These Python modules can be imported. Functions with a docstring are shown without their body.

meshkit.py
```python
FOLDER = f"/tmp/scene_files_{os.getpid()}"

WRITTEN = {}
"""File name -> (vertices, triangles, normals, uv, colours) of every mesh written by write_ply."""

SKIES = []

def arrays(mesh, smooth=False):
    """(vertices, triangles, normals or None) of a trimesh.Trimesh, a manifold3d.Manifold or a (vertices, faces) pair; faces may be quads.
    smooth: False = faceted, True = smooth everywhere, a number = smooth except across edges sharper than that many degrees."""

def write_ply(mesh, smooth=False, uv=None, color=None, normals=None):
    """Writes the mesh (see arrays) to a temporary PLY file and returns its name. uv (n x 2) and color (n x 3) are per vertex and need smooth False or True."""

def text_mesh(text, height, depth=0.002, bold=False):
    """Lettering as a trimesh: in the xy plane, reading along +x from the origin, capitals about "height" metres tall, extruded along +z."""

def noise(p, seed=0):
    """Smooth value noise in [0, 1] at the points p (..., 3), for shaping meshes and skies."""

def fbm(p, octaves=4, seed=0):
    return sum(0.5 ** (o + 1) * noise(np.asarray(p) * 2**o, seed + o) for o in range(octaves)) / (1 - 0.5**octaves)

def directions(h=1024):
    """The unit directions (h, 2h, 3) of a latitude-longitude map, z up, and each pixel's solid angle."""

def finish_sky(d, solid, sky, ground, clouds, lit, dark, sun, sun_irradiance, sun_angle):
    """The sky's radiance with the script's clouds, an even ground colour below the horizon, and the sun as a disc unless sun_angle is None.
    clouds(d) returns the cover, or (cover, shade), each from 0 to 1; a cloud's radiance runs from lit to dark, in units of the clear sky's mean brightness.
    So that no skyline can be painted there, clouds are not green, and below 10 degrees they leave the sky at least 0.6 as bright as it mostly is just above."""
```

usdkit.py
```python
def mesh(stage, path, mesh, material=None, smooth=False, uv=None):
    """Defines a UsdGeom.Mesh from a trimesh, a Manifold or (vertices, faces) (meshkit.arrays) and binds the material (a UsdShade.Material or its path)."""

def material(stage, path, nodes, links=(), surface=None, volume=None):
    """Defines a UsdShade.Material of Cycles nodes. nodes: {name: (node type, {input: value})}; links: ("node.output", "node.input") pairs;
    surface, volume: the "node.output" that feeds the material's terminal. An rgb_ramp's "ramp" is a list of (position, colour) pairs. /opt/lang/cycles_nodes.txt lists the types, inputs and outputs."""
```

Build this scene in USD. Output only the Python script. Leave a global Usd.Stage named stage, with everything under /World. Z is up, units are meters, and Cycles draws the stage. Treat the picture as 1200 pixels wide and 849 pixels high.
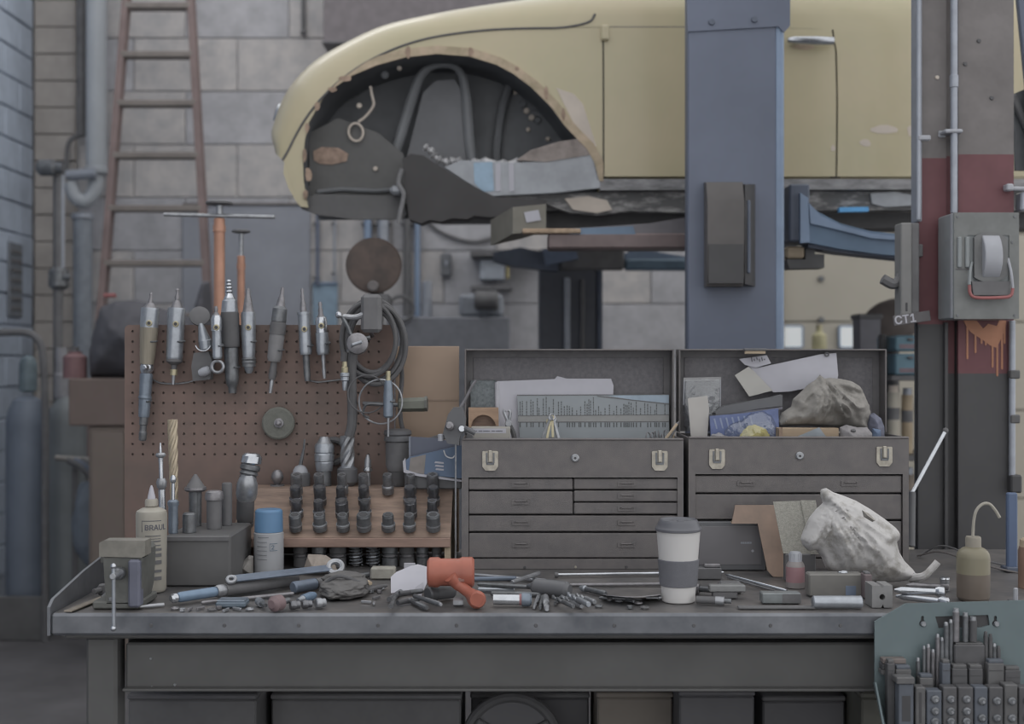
import math, random
import numpy as np, trimesh, usdkit, meshkit
from shapely.geometry import Polygon, Point, LineString, box as sbox
from shapely.ops import unary_union
from pxr import Usd, UsdGeom, UsdLux, UsdShade, Gf, Sdf

stage = Usd.Stage.CreateInMemory()
UsdGeom.SetStageUpAxis(stage, 'Z'); UsdGeom.SetStageMetersPerUnit(stage, 1.0)
UsdGeom.Xform.Define(stage, '/World'); UsdGeom.Scope.Define(stage, '/World/Looks')
rng = random.Random(7); nrng = np.random.RandomState(7)

# ---------------------------------------------------------------- camera, sky, added lights
F = 1500.0; CZ = 1.376; H = 0.90
cam = UsdGeom.Camera.Define(stage, '/World/camera')
cam.CreateHorizontalApertureAttr(36.0); cam.CreateVerticalApertureAttr(36.0 * 849 / 1200)
cam.CreateFocalLengthAttr(F / 1200 * 36.0)
cam.CreateFStopAttr(3.0); cam.CreateFocusDistanceAttr(2.75)
cam.CreateExposureAttr(-1.15)
cx = UsdGeom.Xformable(cam.GetPrim()); cx.AddTranslateOp().Set((0, 0, CZ)); cx.AddRotateXOp().Set(90.0)

dome = UsdLux.DomeLight.Define(stage, '/World/sky_light')
dome.CreateIntensityAttr(0.83); dome.CreateColorAttr((1.0, 1.0, 1.0))
for i, (lx, ly) in enumerate(((-1.2, 1.6), (1.6, 1.2), (-1.4, 6.2))):       # added overhead area lights, unseen; they brighten the bench and back wall
    lamp = UsdLux.RectLight.Define(stage, f'/World/added_top_light_{i}')
    lamp.CreateWidthAttr(1.5); lamp.CreateHeightAttr(0.3); lamp.CreateIntensityAttr((2.2, 2.6, 9.0)[i]); lamp.CreateColorAttr((1.0, 0.985, 0.96))
    UsdGeom.Xformable(lamp.GetPrim()).AddTranslateOp().Set((lx, ly, 4.4))

# ---------------------------------------------------------------- helpers
ILL = 0.60
def lin(c):
    c = np.asarray(c, float) / 255
    return np.where(c < 0.04045, c / 12.92, ((c + 0.055) / 1.055) ** 2.4)
def alb(c, k=1.0): return tuple(np.clip(lin(c) / ILL * k, 0.0, 0.9))
def W(px, py, d): return np.array([(px - 600) / F * d, d, CZ + (424.5 - py) / F * d])
def B(px, py, z=H):
    d = (CZ - z) * F / (py - 424.5)
    return np.array([(px - 600) / F * d, d, z])
def XX(px, d): return (px - 600) / F * d
def ZZ(py, d): return CZ + (424.5 - py) / F * d

LK = {}
def mat(name, rgb, rough=0.6, metal=0.0, var=0.12, scale=18.0, bump=0.0, bscale=60.0, rgb2=None, coords='position', spec=0.4, stretch=None, extra=None, cut=None):
    """a procedural paint / metal / wood: two tones mixed by noise, fine relief"""
    if name in LK: return LK[name]
    a = np.array(alb(rgb)); b = np.array(alb(rgb2)) if rgb2 is not None else a
    lo, hi = a * (1 - var), np.minimum(b * (1 + var), 0.9)
    src = ('geometry', {}) if coords == 'position' else ('texture_coordinate', {})
    out = 'g.position' if coords == 'position' else 'g.object'
    n0, n1 = cut or (0.33, 0.67)
    nodes = {'g': src, 'map': ('mapping', {'scale': stretch or (1, 1, 1)}),
             'n': ('noise_texture', {'scale': scale, 'detail': 5.0, 'roughness': 0.62}),
             'r': ('rgb_ramp', {'ramp': [(0, tuple(lo)), (n0, tuple(lo)), (n1, tuple(hi)), (1, tuple(hi))]}),
             'p': ('principled_bsdf', {'roughness': rough, 'metallic': metal, 'specular_ior_level': spec, **(extra or {})})}
    links = [(out, 'map.vector'), ('map.vector', 'n.vector'), ('n.fac', 'r.fac'), ('r.color', 'p.base_color')]
    if bump:
        nodes['bn'] = ('noise_texture', {'scale': bscale, 'detail': 4.0})
        nodes['bu'] = ('bump', {'strength': bump, 'distance': 0.004})
        links += [('map.vector', 'bn.vector'), ('bn.fac', 'bu.height'), ('bu.normal', 'p.normal')]
    LK[name] = usdkit.material(stage, '/World/Looks/' + name, nodes, links, surface='p.BSDF')
    return LK[name]

CNT = {}
def numbered(parent, name):
    k = (parent, name); n = CNT.get(k, 0); CNT[k] = n + 1
    return name if n == 0 else f'{name}_{n:03d}'
def setd(p, label=None, cat=None, group=None, kind=None):
    for k, v in (('label', label), ('category', cat), ('group', group), ('kind', kind)):
        if v: p.SetCustomDataByKey(k, v)
    return p
ORG = {}
def thing(name, label, cat, loc=(0, 0, 0), group=None, kind=None):
    path = '/World/' + numbered('/World', name)
    x = UsdGeom.Xform.Define(stage, path); x.AddTranslateOp().Set(tuple(float(v) for v in loc))
    ORG[path] = np.array(loc, float)
    setd(x.GetPrim(), label, cat, group, kind)
    return path
def part(parent, name, m, material, label=None, smooth=32, kind=None):
    path = parent + '/' + numbered(parent, name)
    o = ORG[parent]; ORG[path] = o
    m = m.copy(); m.vertices = m.vertices - o
    if parent.count('/') > 2 or len(m.faces) < 13: pass
    g = usdkit.mesh(stage, path, m, material, smooth=smooth if len(m.faces) > 12 else False)
    setd(g.GetPrim(), label, None, None, kind)
    return path
def solo(name, m, material, label, cat, group=None, kind=None, smooth=32):
    path = '/World/' + numbered('/World', name); ORG[path] = np.zeros(3)
    g = usdkit.mesh(stage, path, m, material, smooth=smooth if len(m.faces) > 12 else False)
    setd(g.GetPrim(), label, cat, group, kind)
    return path
def copy(path, loc, label=None, rot=None, group=None):
    name = path.rsplit('/', 1)[1]
    while name[-4:-3] == '_' and name[-3:].isdigit(): name = name[:-4]
    new = '/World/' + numbered('/World', name)
    x = UsdGeom.Xform.Define(stage, new)
    x.GetPrim().GetReferences().AddInternalReference(path); x.GetPrim().SetInstanceable(True)
    x.ClearXformOpOrder(); x.GetPrim().RemoveProperty('xformOp:translate')
    m4 = Gf.Matrix4d(1.0)
    if rot is not None:
        R = np.asarray(rot, float); m4.SetRotate(Gf.Matrix3d(*[float(v) for v in R.T.ravel()]))
    m4.SetTranslateOnly(Gf.Vec3d(*[float(v) for v in loc]))
    x.AddTransformOp().Set(m4)
    setd(x.GetPrim(), label, None, group)
    return new

# ---- shapes
def cat_(*ms): return trimesh.util.concatenate([m for m in ms if m is not None])
_F6 = None
def bx(x0, x1, y0, y1, z0, z1, b=0.0):
    x0, x1 = min(x0, x1), max(x0, x1); y0, y1 = min(y0, y1), max(y0, y1); z0, z1 = min(z0, z1), max(z0, z1)
    b = min(b, 0.45 * min(x1 - x0, y1 - y0, z1 - z0))
    if b <= 0:
        m = trimesh.creation.box((x1 - x0, y1 - y0, z1 - z0)); m.apply_translation(((x0 + x1) / 2, (y0 + y1) / 2, (z0 + z1) / 2)); return m
    global _F6
    if _F6 is None:
        v = []
        for sx in (0, 1):
            for sy in (0, 1):
                for sz in (0, 1):
                    for k in range(3): v.append((sx, sy, sz, k))
        q = np.array([[(2 * s[a] - 1) * (1.0 if a == s[3] else 0.8) for a in range(3)] for s in v])
        h = trimesh.convex.convex_hull(q)
        idx = [int(np.argmin(((q - p) ** 2).sum(1))) for p in h.vertices]
        _F6 = (v, np.array(idx)[h.faces])
    v, f = _F6
    lo = (x0, y0, z0); hi = (x1, y1, z1)
    pts = np.array([[(hi[a] - (0 if a == s[3] else b)) if s[a] else (lo[a] + (0 if a == s[3] else b)) for a in range(3)] for s in v])
    return trimesh.Trimesh(pts, f, process=False)
def frame_of(axis):
    w = np.asarray(axis, float); w = w / np.linalg.norm(w)
    u = np.cross(w, (0, 1.0, 0)) if abs(w[1]) < 0.9 else np.cross(w, (0, 0, 1.0))
    u /= np.linalg.norm(u); v = np.cross(w, u)
    return u, v, w
def lathe(prof, base=(0, 0, 0), axis=(0, 0, 1), n=20):
    """prof: (h, r) pairs along axis from base; closed at both ends"""
    u, v, w = frame_of(axis); base = np.asarray(base, float)
    prof = [(h, max(r, 0.0)) for h, r in prof]
    if prof[0][1] > 1e-6: prof = [(prof[0][0], 0.0)] + prof
    if prof[-1][1] > 1e-6: prof = prof + [(prof[-1][0], 0.0)]
    t = np.linspace(0, 2 * np.pi, n, endpoint=False); V = []; rings = []
    for h, r in prof:
        c = base + w * h
        if r <= 1e-6: rings.append([len(V)]); V.append(c)
        else:
            rings.append(list(range(len(V), len(V) + n))); V += [c + r * (np.cos(a) * u + np.sin(a) * v) for a in t]
    Fc = []
    for A, Bn in zip(rings[:-1], rings[1:]):
        for i in range(n):
            j = (i + 1) % n
            if len(A) == 1 and len(Bn) == 1: continue
            if len(A) == 1: Fc.append((A[0], Bn[j], Bn[i]))
            elif len(Bn) == 1: Fc.append((A[i], A[j], Bn[0]))
            else: Fc += [(A[i], A[j], Bn[j]), (A[i], Bn[j], Bn[i])]
    m = trimesh.Trimesh(np.array(V), np.array(Fc), process=False)
    if m.volume < 0: m.invert()
    return m
def cyl(p0, p1, r, n=16, r1=None, ch=None):
    p0 = np.asarray(p0, float); p1 = np.asarray(p1, float); L = np.linalg.norm(p1 - p0); r1 = r if r1 is None else r1
    c = min(0.15 * min(r, r1), 0.2 * L) if ch is None else ch
    pr = [(0, r), (L, r1)] if c <= 0 else [(0, r - c), (c, r), (L - c, r1), (L, r1 - c)]
    return lathe(pr, p0, p1 - p0, n)
def ball(c, r, sub=2):
    m = trimesh.creation.icosphere(subdivisions=sub, radius=1.0); m.vertices = m.vertices * r + np.asarray(c); return m
def smooth_path(P, n=8):
    P = np.asarray(P, float)
    if len(P) < 3: return P
    Q = np.vstack([2 * P[0] - P[1], P, 2 * P[-1] - P[-2]]); out = []
    for i in range(1, len(Q) - 2):
        p0, p1, p2, p3 = Q[i - 1:i + 3]
        for t in np.linspace(0, 1, n, endpoint=False):
            out.append(0.5 * ((2 * p1) + (p2 - p0) * t + (2 * p0 - 5 * p1 + 4 * p2 - p3) * t ** 2 + (3 * p1 - p0 - 3 * p2 + p3) * t ** 3))
    out.append(P[-1]); return np.array(out)
def tube(P, r, n=10, closed=False):
    P = np.asarray(P, float); k = len(P); R = np.full(k, r) if np.ndim(r) == 0 else np.asarray(r)
    T = np.gradient(P, axis=0) if not closed else np.roll(P, -1, 0) - np.roll(P, 1, 0)
    T /= np.maximum(np.linalg.norm(T, axis=1, keepdims=True), 1e-9)
    u, _, _ = frame_of(T[0]); V = []; t = np.linspace(0, 2 * np.pi, n, endpoint=False)
    for i in range(k):
        u = u - T[i] * u.dot(T[i]); u /= np.linalg.norm(u); v = np.cross(T[i], u)
        V += [P[i] + R[i] * (np.cos(a) * u + np.sin(a) * v) for a in t]
    Fc = []
    for i in range(k if closed else k - 1):
        i2 = (i + 1) % k
        for a in range(n):
            b = (a + 1) % n; Fc += [(i * n + a, i * n + b, i2 * n + b), (i * n + a, i2 * n + b, i2 * n + a)]
    if not closed:
        V += [P[0], P[-1]]; c0, c1 = k * n, k * n + 1
        for a in range(n):
            b = (a + 1) % n; Fc += [(c0, b, a), (c1, (k - 1) * n + a, (k - 1) * n + b)]
    m = trimesh.Trimesh(np.array(V), np.array(Fc), process=False)
    return m
def ring(c, R, r, axis=(0, 1, 0), n=32, k=8, squash=1.0):
    u, v, w = frame_of(axis)
    return tube([np.asarray(c) + R * (np.cos(a) * u * squash + np.sin(a) * v) for a in np.linspace(0, 2 * np.pi, n, endpoint=False)], r, k, True)
def slab(poly, y0, y1):
    """a polygon in x,z extruded from y0 to y1"""
    if not hasattr(poly, 'geom_type'): poly = Polygon(poly)
    poly = poly.buffer(0)
    if poly.geom_type != 'Polygon': return cat_(*[slab(g, y0, y1) for g in poly.geoms if g.area > 1e-8])
    m = trimesh.creation.extrude_polygon(poly, abs(y1 - y0), engine='earcut')
    v = m.vertices.copy(); m.vertices = np.stack([v[:, 0], max(y0, y1) - v[:, 2], v[:, 1]], 1)
    if m.volume < 0: m.invert()
    return m
def flat(poly, z0, z1):
    """a polygon in x,y extruded from z0 to z1"""
    m = trimesh.creation.extrude_polygon(Polygon(poly).buffer(0) if not isinstance(poly, Polygon) else poly, abs(z1 - z0), engine='earcut')
    m.apply_translation((0, 0, min(z0, z1))); return m
def pxpoly(pts, d): return Polygon([(XX(a, d), ZZ(b, d)) for a, b in pts]).buffer(0)
def pxslab(pts, d, t): return slab(pxpoly(pts, d), d, d + t)
def turn(m, c, R):
    m = m.copy(); c = np.asarray(c, float); m.vertices = (m.vertices - c) @ np.asarray(R).T + c; return m
def rotm(axis, deg): return trimesh.transformations.rotation_matrix(math.radians(deg), axis)[:3, :3]
def sheetm(fn, nu, nv, th=0.0006):
    """fn(u,v) -> point on a grid; a thin closed sheet"""
    U, Vv = np.meshgrid(np.linspace(0, 1, nu), np.linspace(0, 1, nv), indexing='ij')
    P = np.array([[fn(a, b) for a, b in zip(ra, rb)] for ra, rb in zip(U, Vv)])
    du = np.gradient(P, axis=0); dv = np.gradient(P, axis=1); N = np.cross(du, dv); N /= np.maximum(np.linalg.norm(N, axis=2, keepdims=True), 1e-9)
    A = (P + N * th / 2).reshape(-1, 3); Bq = (P - N * th / 2).reshape(-1, 3); k = nu * nv
    q = lambda i, j: i * nv + j
    Fc = []
    for i in range(nu - 1):
        for j in range(nv - 1):
            a, b, c, d = q(i, j), q(i + 1, j), q(i + 1, j + 1), q(i, j + 1)
            Fc += [(a, b, c), (a, c, d), (k + a, k + c, k + b), (k + a, k + d, k + c)]
    edge = [q(i, 0) for i in range(nu)] + [q(nu - 1, j) for j in range(1, nv)] + [q(i, nv - 1) for i in range(nu - 2, -1, -1)] + [q(0, j) for j in range(nv - 2, 0, -1)]
    for a, b in zip(edge, edge[1:] + edge[:1]): Fc += [(a, k + b, b), (a, k + a, k + b)]
    m = trimesh.Trimesh(np.vstack([A, Bq]), np.array(Fc), process=False)
    if m.volume < 0: m.invert()
    return m
def lump(c, rx, ry, rz, amp=0.25, fq=2.5, seed=0, sub=4, floor=None, ridge=0.0):
    """a crumpled heap of cloth"""
    m = trimesh.creation.icosphere(subdivisions=sub, radius=1.0); v = m.vertices
    f = meshkit.fbm(v * fq + 11 + seed * 3.7, 4, seed) - 0.5
    rd = np.abs(meshkit.fbm(v * fq * 1.3 + 31 + seed, 3, seed + 5) - 0.5)
    s = 1 + amp * 2 * f - ridge * 2.5 * rd
    v = v * s[:, None] * np.array([rx, ry, rz]) + np.asarray(c, float)
    if floor is not None: v[:, 2] = np.maximum(v[:, 2], floor + 0.0008 * (meshkit.noise(v * 60, 3)))
    return trimesh.Trimesh(v, m.faces, process=False)
def text(s, h, x, y, z, depth=0.0012, bold=True, yaw=0.0):
    """lettering facing the camera side (-y), left bottom at x, z, its back on the plane y"""
    m = meshkit.text_mesh(s, h, depth, bold); v = m.vertices
    m.vertices = np.stack([v[:, 0], -v[:, 2], v[:, 1]], 1)
    m.apply_translation((x, y, z)); return m
def stack(T, d, px, segs, tilt=0.0, yref=0.0, n=18, solo_mats=None):
    """parts of an upright tool read off the photograph: (part, material, [(py, width px), ...])"""
    for nm, mt, prof in segs:
        y0, y1 = prof[0][0], prof[-1][0]
        top = W(px + tilt * (y0 - yref), y0, d); bot = W(px + tilt * (y1 - yref), y1, d); L = np.linalg.norm(top - bot); k = L / max(abs(y1 - y0), 1e-6)
        part(T, nm, lathe([((y - y0) * k, w / 2 * d / F) for y, w in prof], top, bot - top, n), mt)
# ---------------------------------------------------------------- materials
M_wall = mat('painted_block', (144, 143, 145), 0.85, var=0.12, scale=9, bump=0.45, bscale=60, rgb2=(148, 145, 144))
M_wall_b = mat('painted_block_grey', (139, 139, 143), 0.85, var=0.14, scale=8, bump=0.45, bscale=60)
M_brick = mat('painted_brick_blue', (130, 138, 150), 0.85, var=0.12, scale=5, bump=0.3, bscale=80)
M_brick_w = mat('painted_brick_warm', (128, 124, 121), 0.85, var=0.12, scale=5, bump=0.3, bscale=80)
M_joint = mat('joint', (136, 136, 138), 0.9, var=0.1)
M_floor = mat('oily_concrete', (76, 75, 77), 0.7, var=0.2, scale=3, bump=0.1)
M_beige = mat('beige_panel', (140, 136, 127), 0.6, var=0.04, scale=2)
M_beige_d = mat('beige_panel_joint', (118, 114, 107), 0.7)
M_yellow = mat('cream_yellow_paint', (145, 139, 115), 0.32, var=0.04, scale=2.5, rgb2=(147, 138, 116), extra={'coat_weight': 0.3, 'coat_roughness': 0.12})
M_tan = mat('primer_tan', (134, 122, 108), 0.7, var=0.2, scale=14)
M_pale = mat('filler_pale', (158, 150, 142), 0.7, var=0.08, scale=10)
M_rust = mat('rust', (122, 106, 94), 0.85, var=0.35, scale=25, bump=0.4)
M_black = mat('black_underseal', (76, 76, 77), 0.75, var=0.12, scale=8, bump=0.2)
M_dark = mat('dark_grey_metal', (80, 80, 82), 0.55, var=0.15, scale=14)
M_liner = mat('wheelhouse_grey', (85, 87, 90), 0.7, var=0.16, scale=6, bump=0.2)
M_galv = mat('bare_patch_metal', (122, 125, 130), 0.45, 0.25, var=0.16, scale=9)
M_sill = mat('scuffed_sill_metal', (112, 112, 114), 0.6, 0.25, var=0.35, scale=16, bump=0.2, stretch=(1, 1, 3))
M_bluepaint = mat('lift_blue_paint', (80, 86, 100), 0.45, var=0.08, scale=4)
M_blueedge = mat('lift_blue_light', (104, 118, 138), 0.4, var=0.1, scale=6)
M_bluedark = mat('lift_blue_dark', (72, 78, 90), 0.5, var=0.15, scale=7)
M_red = mat('column_red_paint', (84, 55, 59), 0.6, var=0.12, scale=8)
M_colgrey = mat('column_grey_steel', (91, 88, 88), 0.65, var=0.14, scale=9, bump=0.12)
M_colblack = mat('column_black_paint', (56, 56, 58), 0.5, var=0.08, scale=8)
M_conduit = mat('conduit_grey', (122, 126, 134), 0.4, 0.3, var=0.1)
M_orange_p = mat('orange_drip_paint', (136, 96, 75), 0.5, var=0.08)
M_boxgrey = mat('switch_box_grey', (106, 110, 112), 0.45, var=0.08, scale=12)
M_boxlight = mat('switch_lever_guard', (128, 130, 136), 0.4, var=0.06)
M_bench = mat('worn_bench_steel', (84, 84, 86), 0.42, 0.35, var=0.25, scale=9, bump=0.08, rgb2=(90, 87, 86))
M_rim = mat('bench_rim_steel', (80, 83, 89), 0.4, 0.35, var=0.25, scale=7, rgb2=(90, 92, 96))
M_apron = mat('bench_apron_steel', (71, 71, 71), 0.6, 0.0, var=0.1, scale=6)
M_chest = mat('brown_wrinkle_paint', (82, 80, 81), 0.5, 0.0, var=0.07, scale=30, bump=0.25, bscale=700, rgb2=(85, 82, 82))
M_chest_in = mat('chest_inside', (84, 83, 85), 0.6, var=0.1, scale=30)
M_gap = mat('drawer_gap', (60, 60, 62), 0.8)
M_nickel = mat('worn_nickel', (134, 130, 122), 0.35, 0.45, var=0.2, scale=60)
M_peg = mat('brown_hardboard', (89, 79, 75), 0.75, var=0.09, scale=7, rgb2=(97, 82, 77))
M_wood = mat('worn_wood', (106, 92, 84), 0.7, var=0.2, scale=9, stretch=(1, 6, 6), rgb2=(116, 100, 90), bump=0.1)
M_woodlt = mat('pale_wood', (134, 122, 106), 0.7, var=0.16, scale=9, stretch=(1, 6, 6))
M_steel = mat('worn_steel', (124, 126, 130), 0.35, 0.6, var=0.22, scale=40)
M_steeldk = mat('dark_tool_steel', (88, 90, 93), 0.38, 0.5, var=0.25, scale=45)
M_chrome = mat('chrome', (150, 153, 158), 0.18, 0.85, var=0.1, scale=30)
M_alu = mat('brushed_aluminium', (126, 130, 136), 0.32, 0.6, var=0.12, scale=50)
M_brass = mat('brass', (134, 128, 108), 0.35, 0.5, var=0.12, scale=50)
M_rubber = mat('black_rubber', (72, 72, 74), 0.7, var=0.08, scale=30)
M_plblack = mat('black_plastic', (76, 77, 80), 0.45, var=0.06)
M_white = mat('white_paper', (143, 143, 150), 0.8, var=0.03, scale=20)
M_ink = mat('print_ink', (78, 78, 84), 0.8, var=0.02)

# ---------------------------------------------------------------- the room
solo('floor', bx(-2.95, 6.5, -3, 8.2, -0.1, 0), M_floor, 'dark oily concrete garage floor', 'floor', kind='structure')
YW = 7.8
wb = thing('wall_back', 'white painted block wall at the back of the garage', 'wall', (0, YW, 0), kind='structure')
part(wb, 'wall_core', bx(-2.95, 1.62, YW + 0.012, YW + 0.25, 0, 4.4), M_joint)
ch, cw = 0.324, 0.63
zs0 = ZZ(45, YW) - 12 * ch
for j in range(15):
    z0 = max(zs0 + j * ch, 0.0); z1 = zs0 + (j + 1) * ch
    if z1 < 0.25: continue
    off = -2.62 + (cw / 2 if j % 2 else 0)
    xs = [-2.64] + [x for x in np.arange(off - cw, 1.5, cw) if x > -2.5] + [1.615]
    for a, b in zip(xs[:-1], xs[1:]):
        pr = rng.uniform(0, 0.006)
        part(wb, 'block', bx(a + .0035, b - .0035, YW - pr * .6, YW + 0.05, z0 + .0035, z1 - .0035, 0.005), M_wall if rng.random() < 0.6 else M_wall_b)
for j in range(26):
    z0 = 0.15 + j * 0.163
    a = -2.90
    part(wb, 'brick', bx(a, -2.655, YW - 0.03 - rng.uniform(0, .006), YW + 0.03, z0 + .003, z0 + .160, 0.005), M_brick_w)
wl = thing('wall_left', 'blue-grey painted brick side wall at the left edge', 'wall', (-2.91, 6, 0), kind='structure')
part(wl, 'wall_core', bx(-3.15, -2.925, -1.0, YW + .2, 0, 4.4), mat('joint_blue', (122, 128, 138), .9))
for j in range(24):
    z0 = 0.15 + j * 0.18
    for k in range(9):
        y0 = YW - 0.04 - (k + 1) * 0.42 + (0.21 if j % 2 else 0)
        part(wl, 'brick', bx(-2.96, -2.908 + rng.uniform(0, .006), y0 + .004, min(y0 + .416, YW - .04), z0 + .004, z0 + .176, 0.007), M_brick)
dr = thing('door_1', 'beige sectional bay door with two small lit panes', 'door', (1.75, YW, 0), kind='structure')
part(dr, 'door_frame', bx(1.62, 1.655, YW - 0.02, YW + .2, 0, 4.4), M_beige_d)
part(dr, 'door_backing', bx(1.65, 6.4, YW + .07, YW + .1, 0, 4.4), M_beige_d)
for j in range(8):
    part(dr, 'panel', bx(1.657, 6.4, YW + .02, YW + .07, j * 0.54 + .003, j * 0.54 + .537, 0.006), M_beige)
M_pane = usdkit.material(stage, '/World/Looks/lit_pane', {'p': ('principled_bsdf', {'base_color': (.6, .62, .63), 'roughness': 0.2, 'emission_color': (0.92, 0.98, 1.0), 'emission_strength': 0.45})}, [], surface='p.BSDF')
for px in (927, 995.5):
    c = W(px, 395, YW + .02)
    rr = slab(sbox(c[0] - .05, c[2] - .05, c[0] + .05, c[2] + .05).buffer(.012), YW - .004, YW + .03)
    part(dr, 'door_pane', rr, M_pane, 'small rounded pane lit by daylight')
    part(dr, 'pane_gasket', slab(sbox(c[0] - .05, c[2] - .05, c[0] + .05, c[2] + .05).buffer(.022).difference(sbox(c[0] - .05, c[2] - .05, c[0] + .05, c[2] + .05).buffer(.012)), YW - .007, YW + .03), M_blueedge)
for py in (327, 375):
    c = W(962, py, YW + .02); part(dr, 'bolt', cyl(c, c + (0, -.02, 0), .018, 10), M_steeldk)

# ---------------------------------------------------------------- work bench
YF, YB, XL, XR = 2.42, 3.26, -0.873, 1.30
bench = thing('workbench', 'long grey steel workbench with a rolled front rim across the picture', 'workbench', (0.2, 2.8, 0))
part(bench, 'bench_top', bx(XL, XR, YF + .012, YB, H - .02, H - .001, 0.003), M_bench)
part(bench, 'front_rim', bx(XL, XR, YF, YF + .012, H - .042, H, 0.005), M_rim, 'bluish worn steel front rim')
for px in (177, 263, 350, 443, 535, 628, 720, 813, 903, 985):
    c = W(px, 733.5, YF); part(bench, 'rim_bolt', lathe([(0, .004), (.002, .003)], c + (0, .0005, 0), (0, -1, 0), 10), M_rubber)
part(bench, 'apron', bx(XX(146, 2.47), XR - .02, 2.475, 2.53, ZZ(811, 2.475), ZZ(754, 2.475), .004), M_apron)
part(bench, 'apron_flange', bx(XX(146, 2.47), XR - .02, 2.455, 2.475, ZZ(811, 2.455), ZZ(808, 2.455), .001), M_apron)
part(bench, 'apron_lip', bx(XL + .02, XR - .02, YF + .02, 2.53, H - .052, H - .0205, .003), M_apron)
for x, y in ((-0.79, 2.49), (1.2, 2.49), (-0.79, 3.2), (1.2, 3.2)):
    part(bench, 'leg', bx(x - .03, x + .03, y - .03, y + .03, 0, H - .052 if y < 3 else H - .02, .006), M_apron)
part(bench, 'lower_shelf', bx(-0.76, 1.17, 2.5, 3.22, 0.38, 0.41, .004), M_apron)
for x, y in ((-0.79, 2.49),):
    part(bench, 'leg_brace', bx(-.76, -.70, 2.53, 2.56, .75, .845, .005), M_apron)
for px, py in ((177, 772), (178, 823 - 17), (205, 803)):
    c = W(px, py, 2.475); part(bench, 'apron_bolt', lathe([(0, .003), (.003, .002)], c, (0, -1, 0), 8), M_steel)
# the left side plate rises towards the back with a rounded front corner
sp = [(YF, H - .042), (YF, H + .012), (YF + .02, H + .024), (YF + .06, H + .030), (YF + .20, H + .050), (YF + .32, H + .062), (3.15, H + .064), (3.15, H - .042)]
m = trimesh.creation.extrude_polygon(Polygon(sp), .006, engine='earcut'); v = m.vertices
m.vertices = np.stack([XL - v[:, 2], v[:, 0], v[:, 1]], 1); m.invert() if m.volume < 0 else None
part(bench, 'side_plate', m, M_rim, 'steel side plate curving up at the left end')

# ---------------------------------------------------------------- peg board
PD = 3.17
HP = H + .0005
pb = thing('pegboard', 'brown perforated hardboard panel standing behind the tools at left', 'pegboard', (-0.6, PD, H))
px0, px1, pz1 = XX(146, PD), XX(462, PD), ZZ(381, PD)
out = sbox(px0, H + .0005, px1, pz1).buffer(-.012).buffer(.012)
holes = []
for i in range(int((px1 - px0 - .02) / .0254)):
    for j in range(int((pz1 - H - .25) / .0254) + 1):
        holes.append(Point(px0 + .02 + i * .0254, pz1 - .016 - j * .0254).buffer(.0030, 3))
part(pb, 'board', slab(out.difference(unary_union(holes)), PD, PD + .006), M_peg, smooth=False)
part(pb, 'backing', slab(out.buffer(-.004), PD + .0062, PD + .02), mat('hardboard_back', (78, 74, 72), .9))

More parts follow.
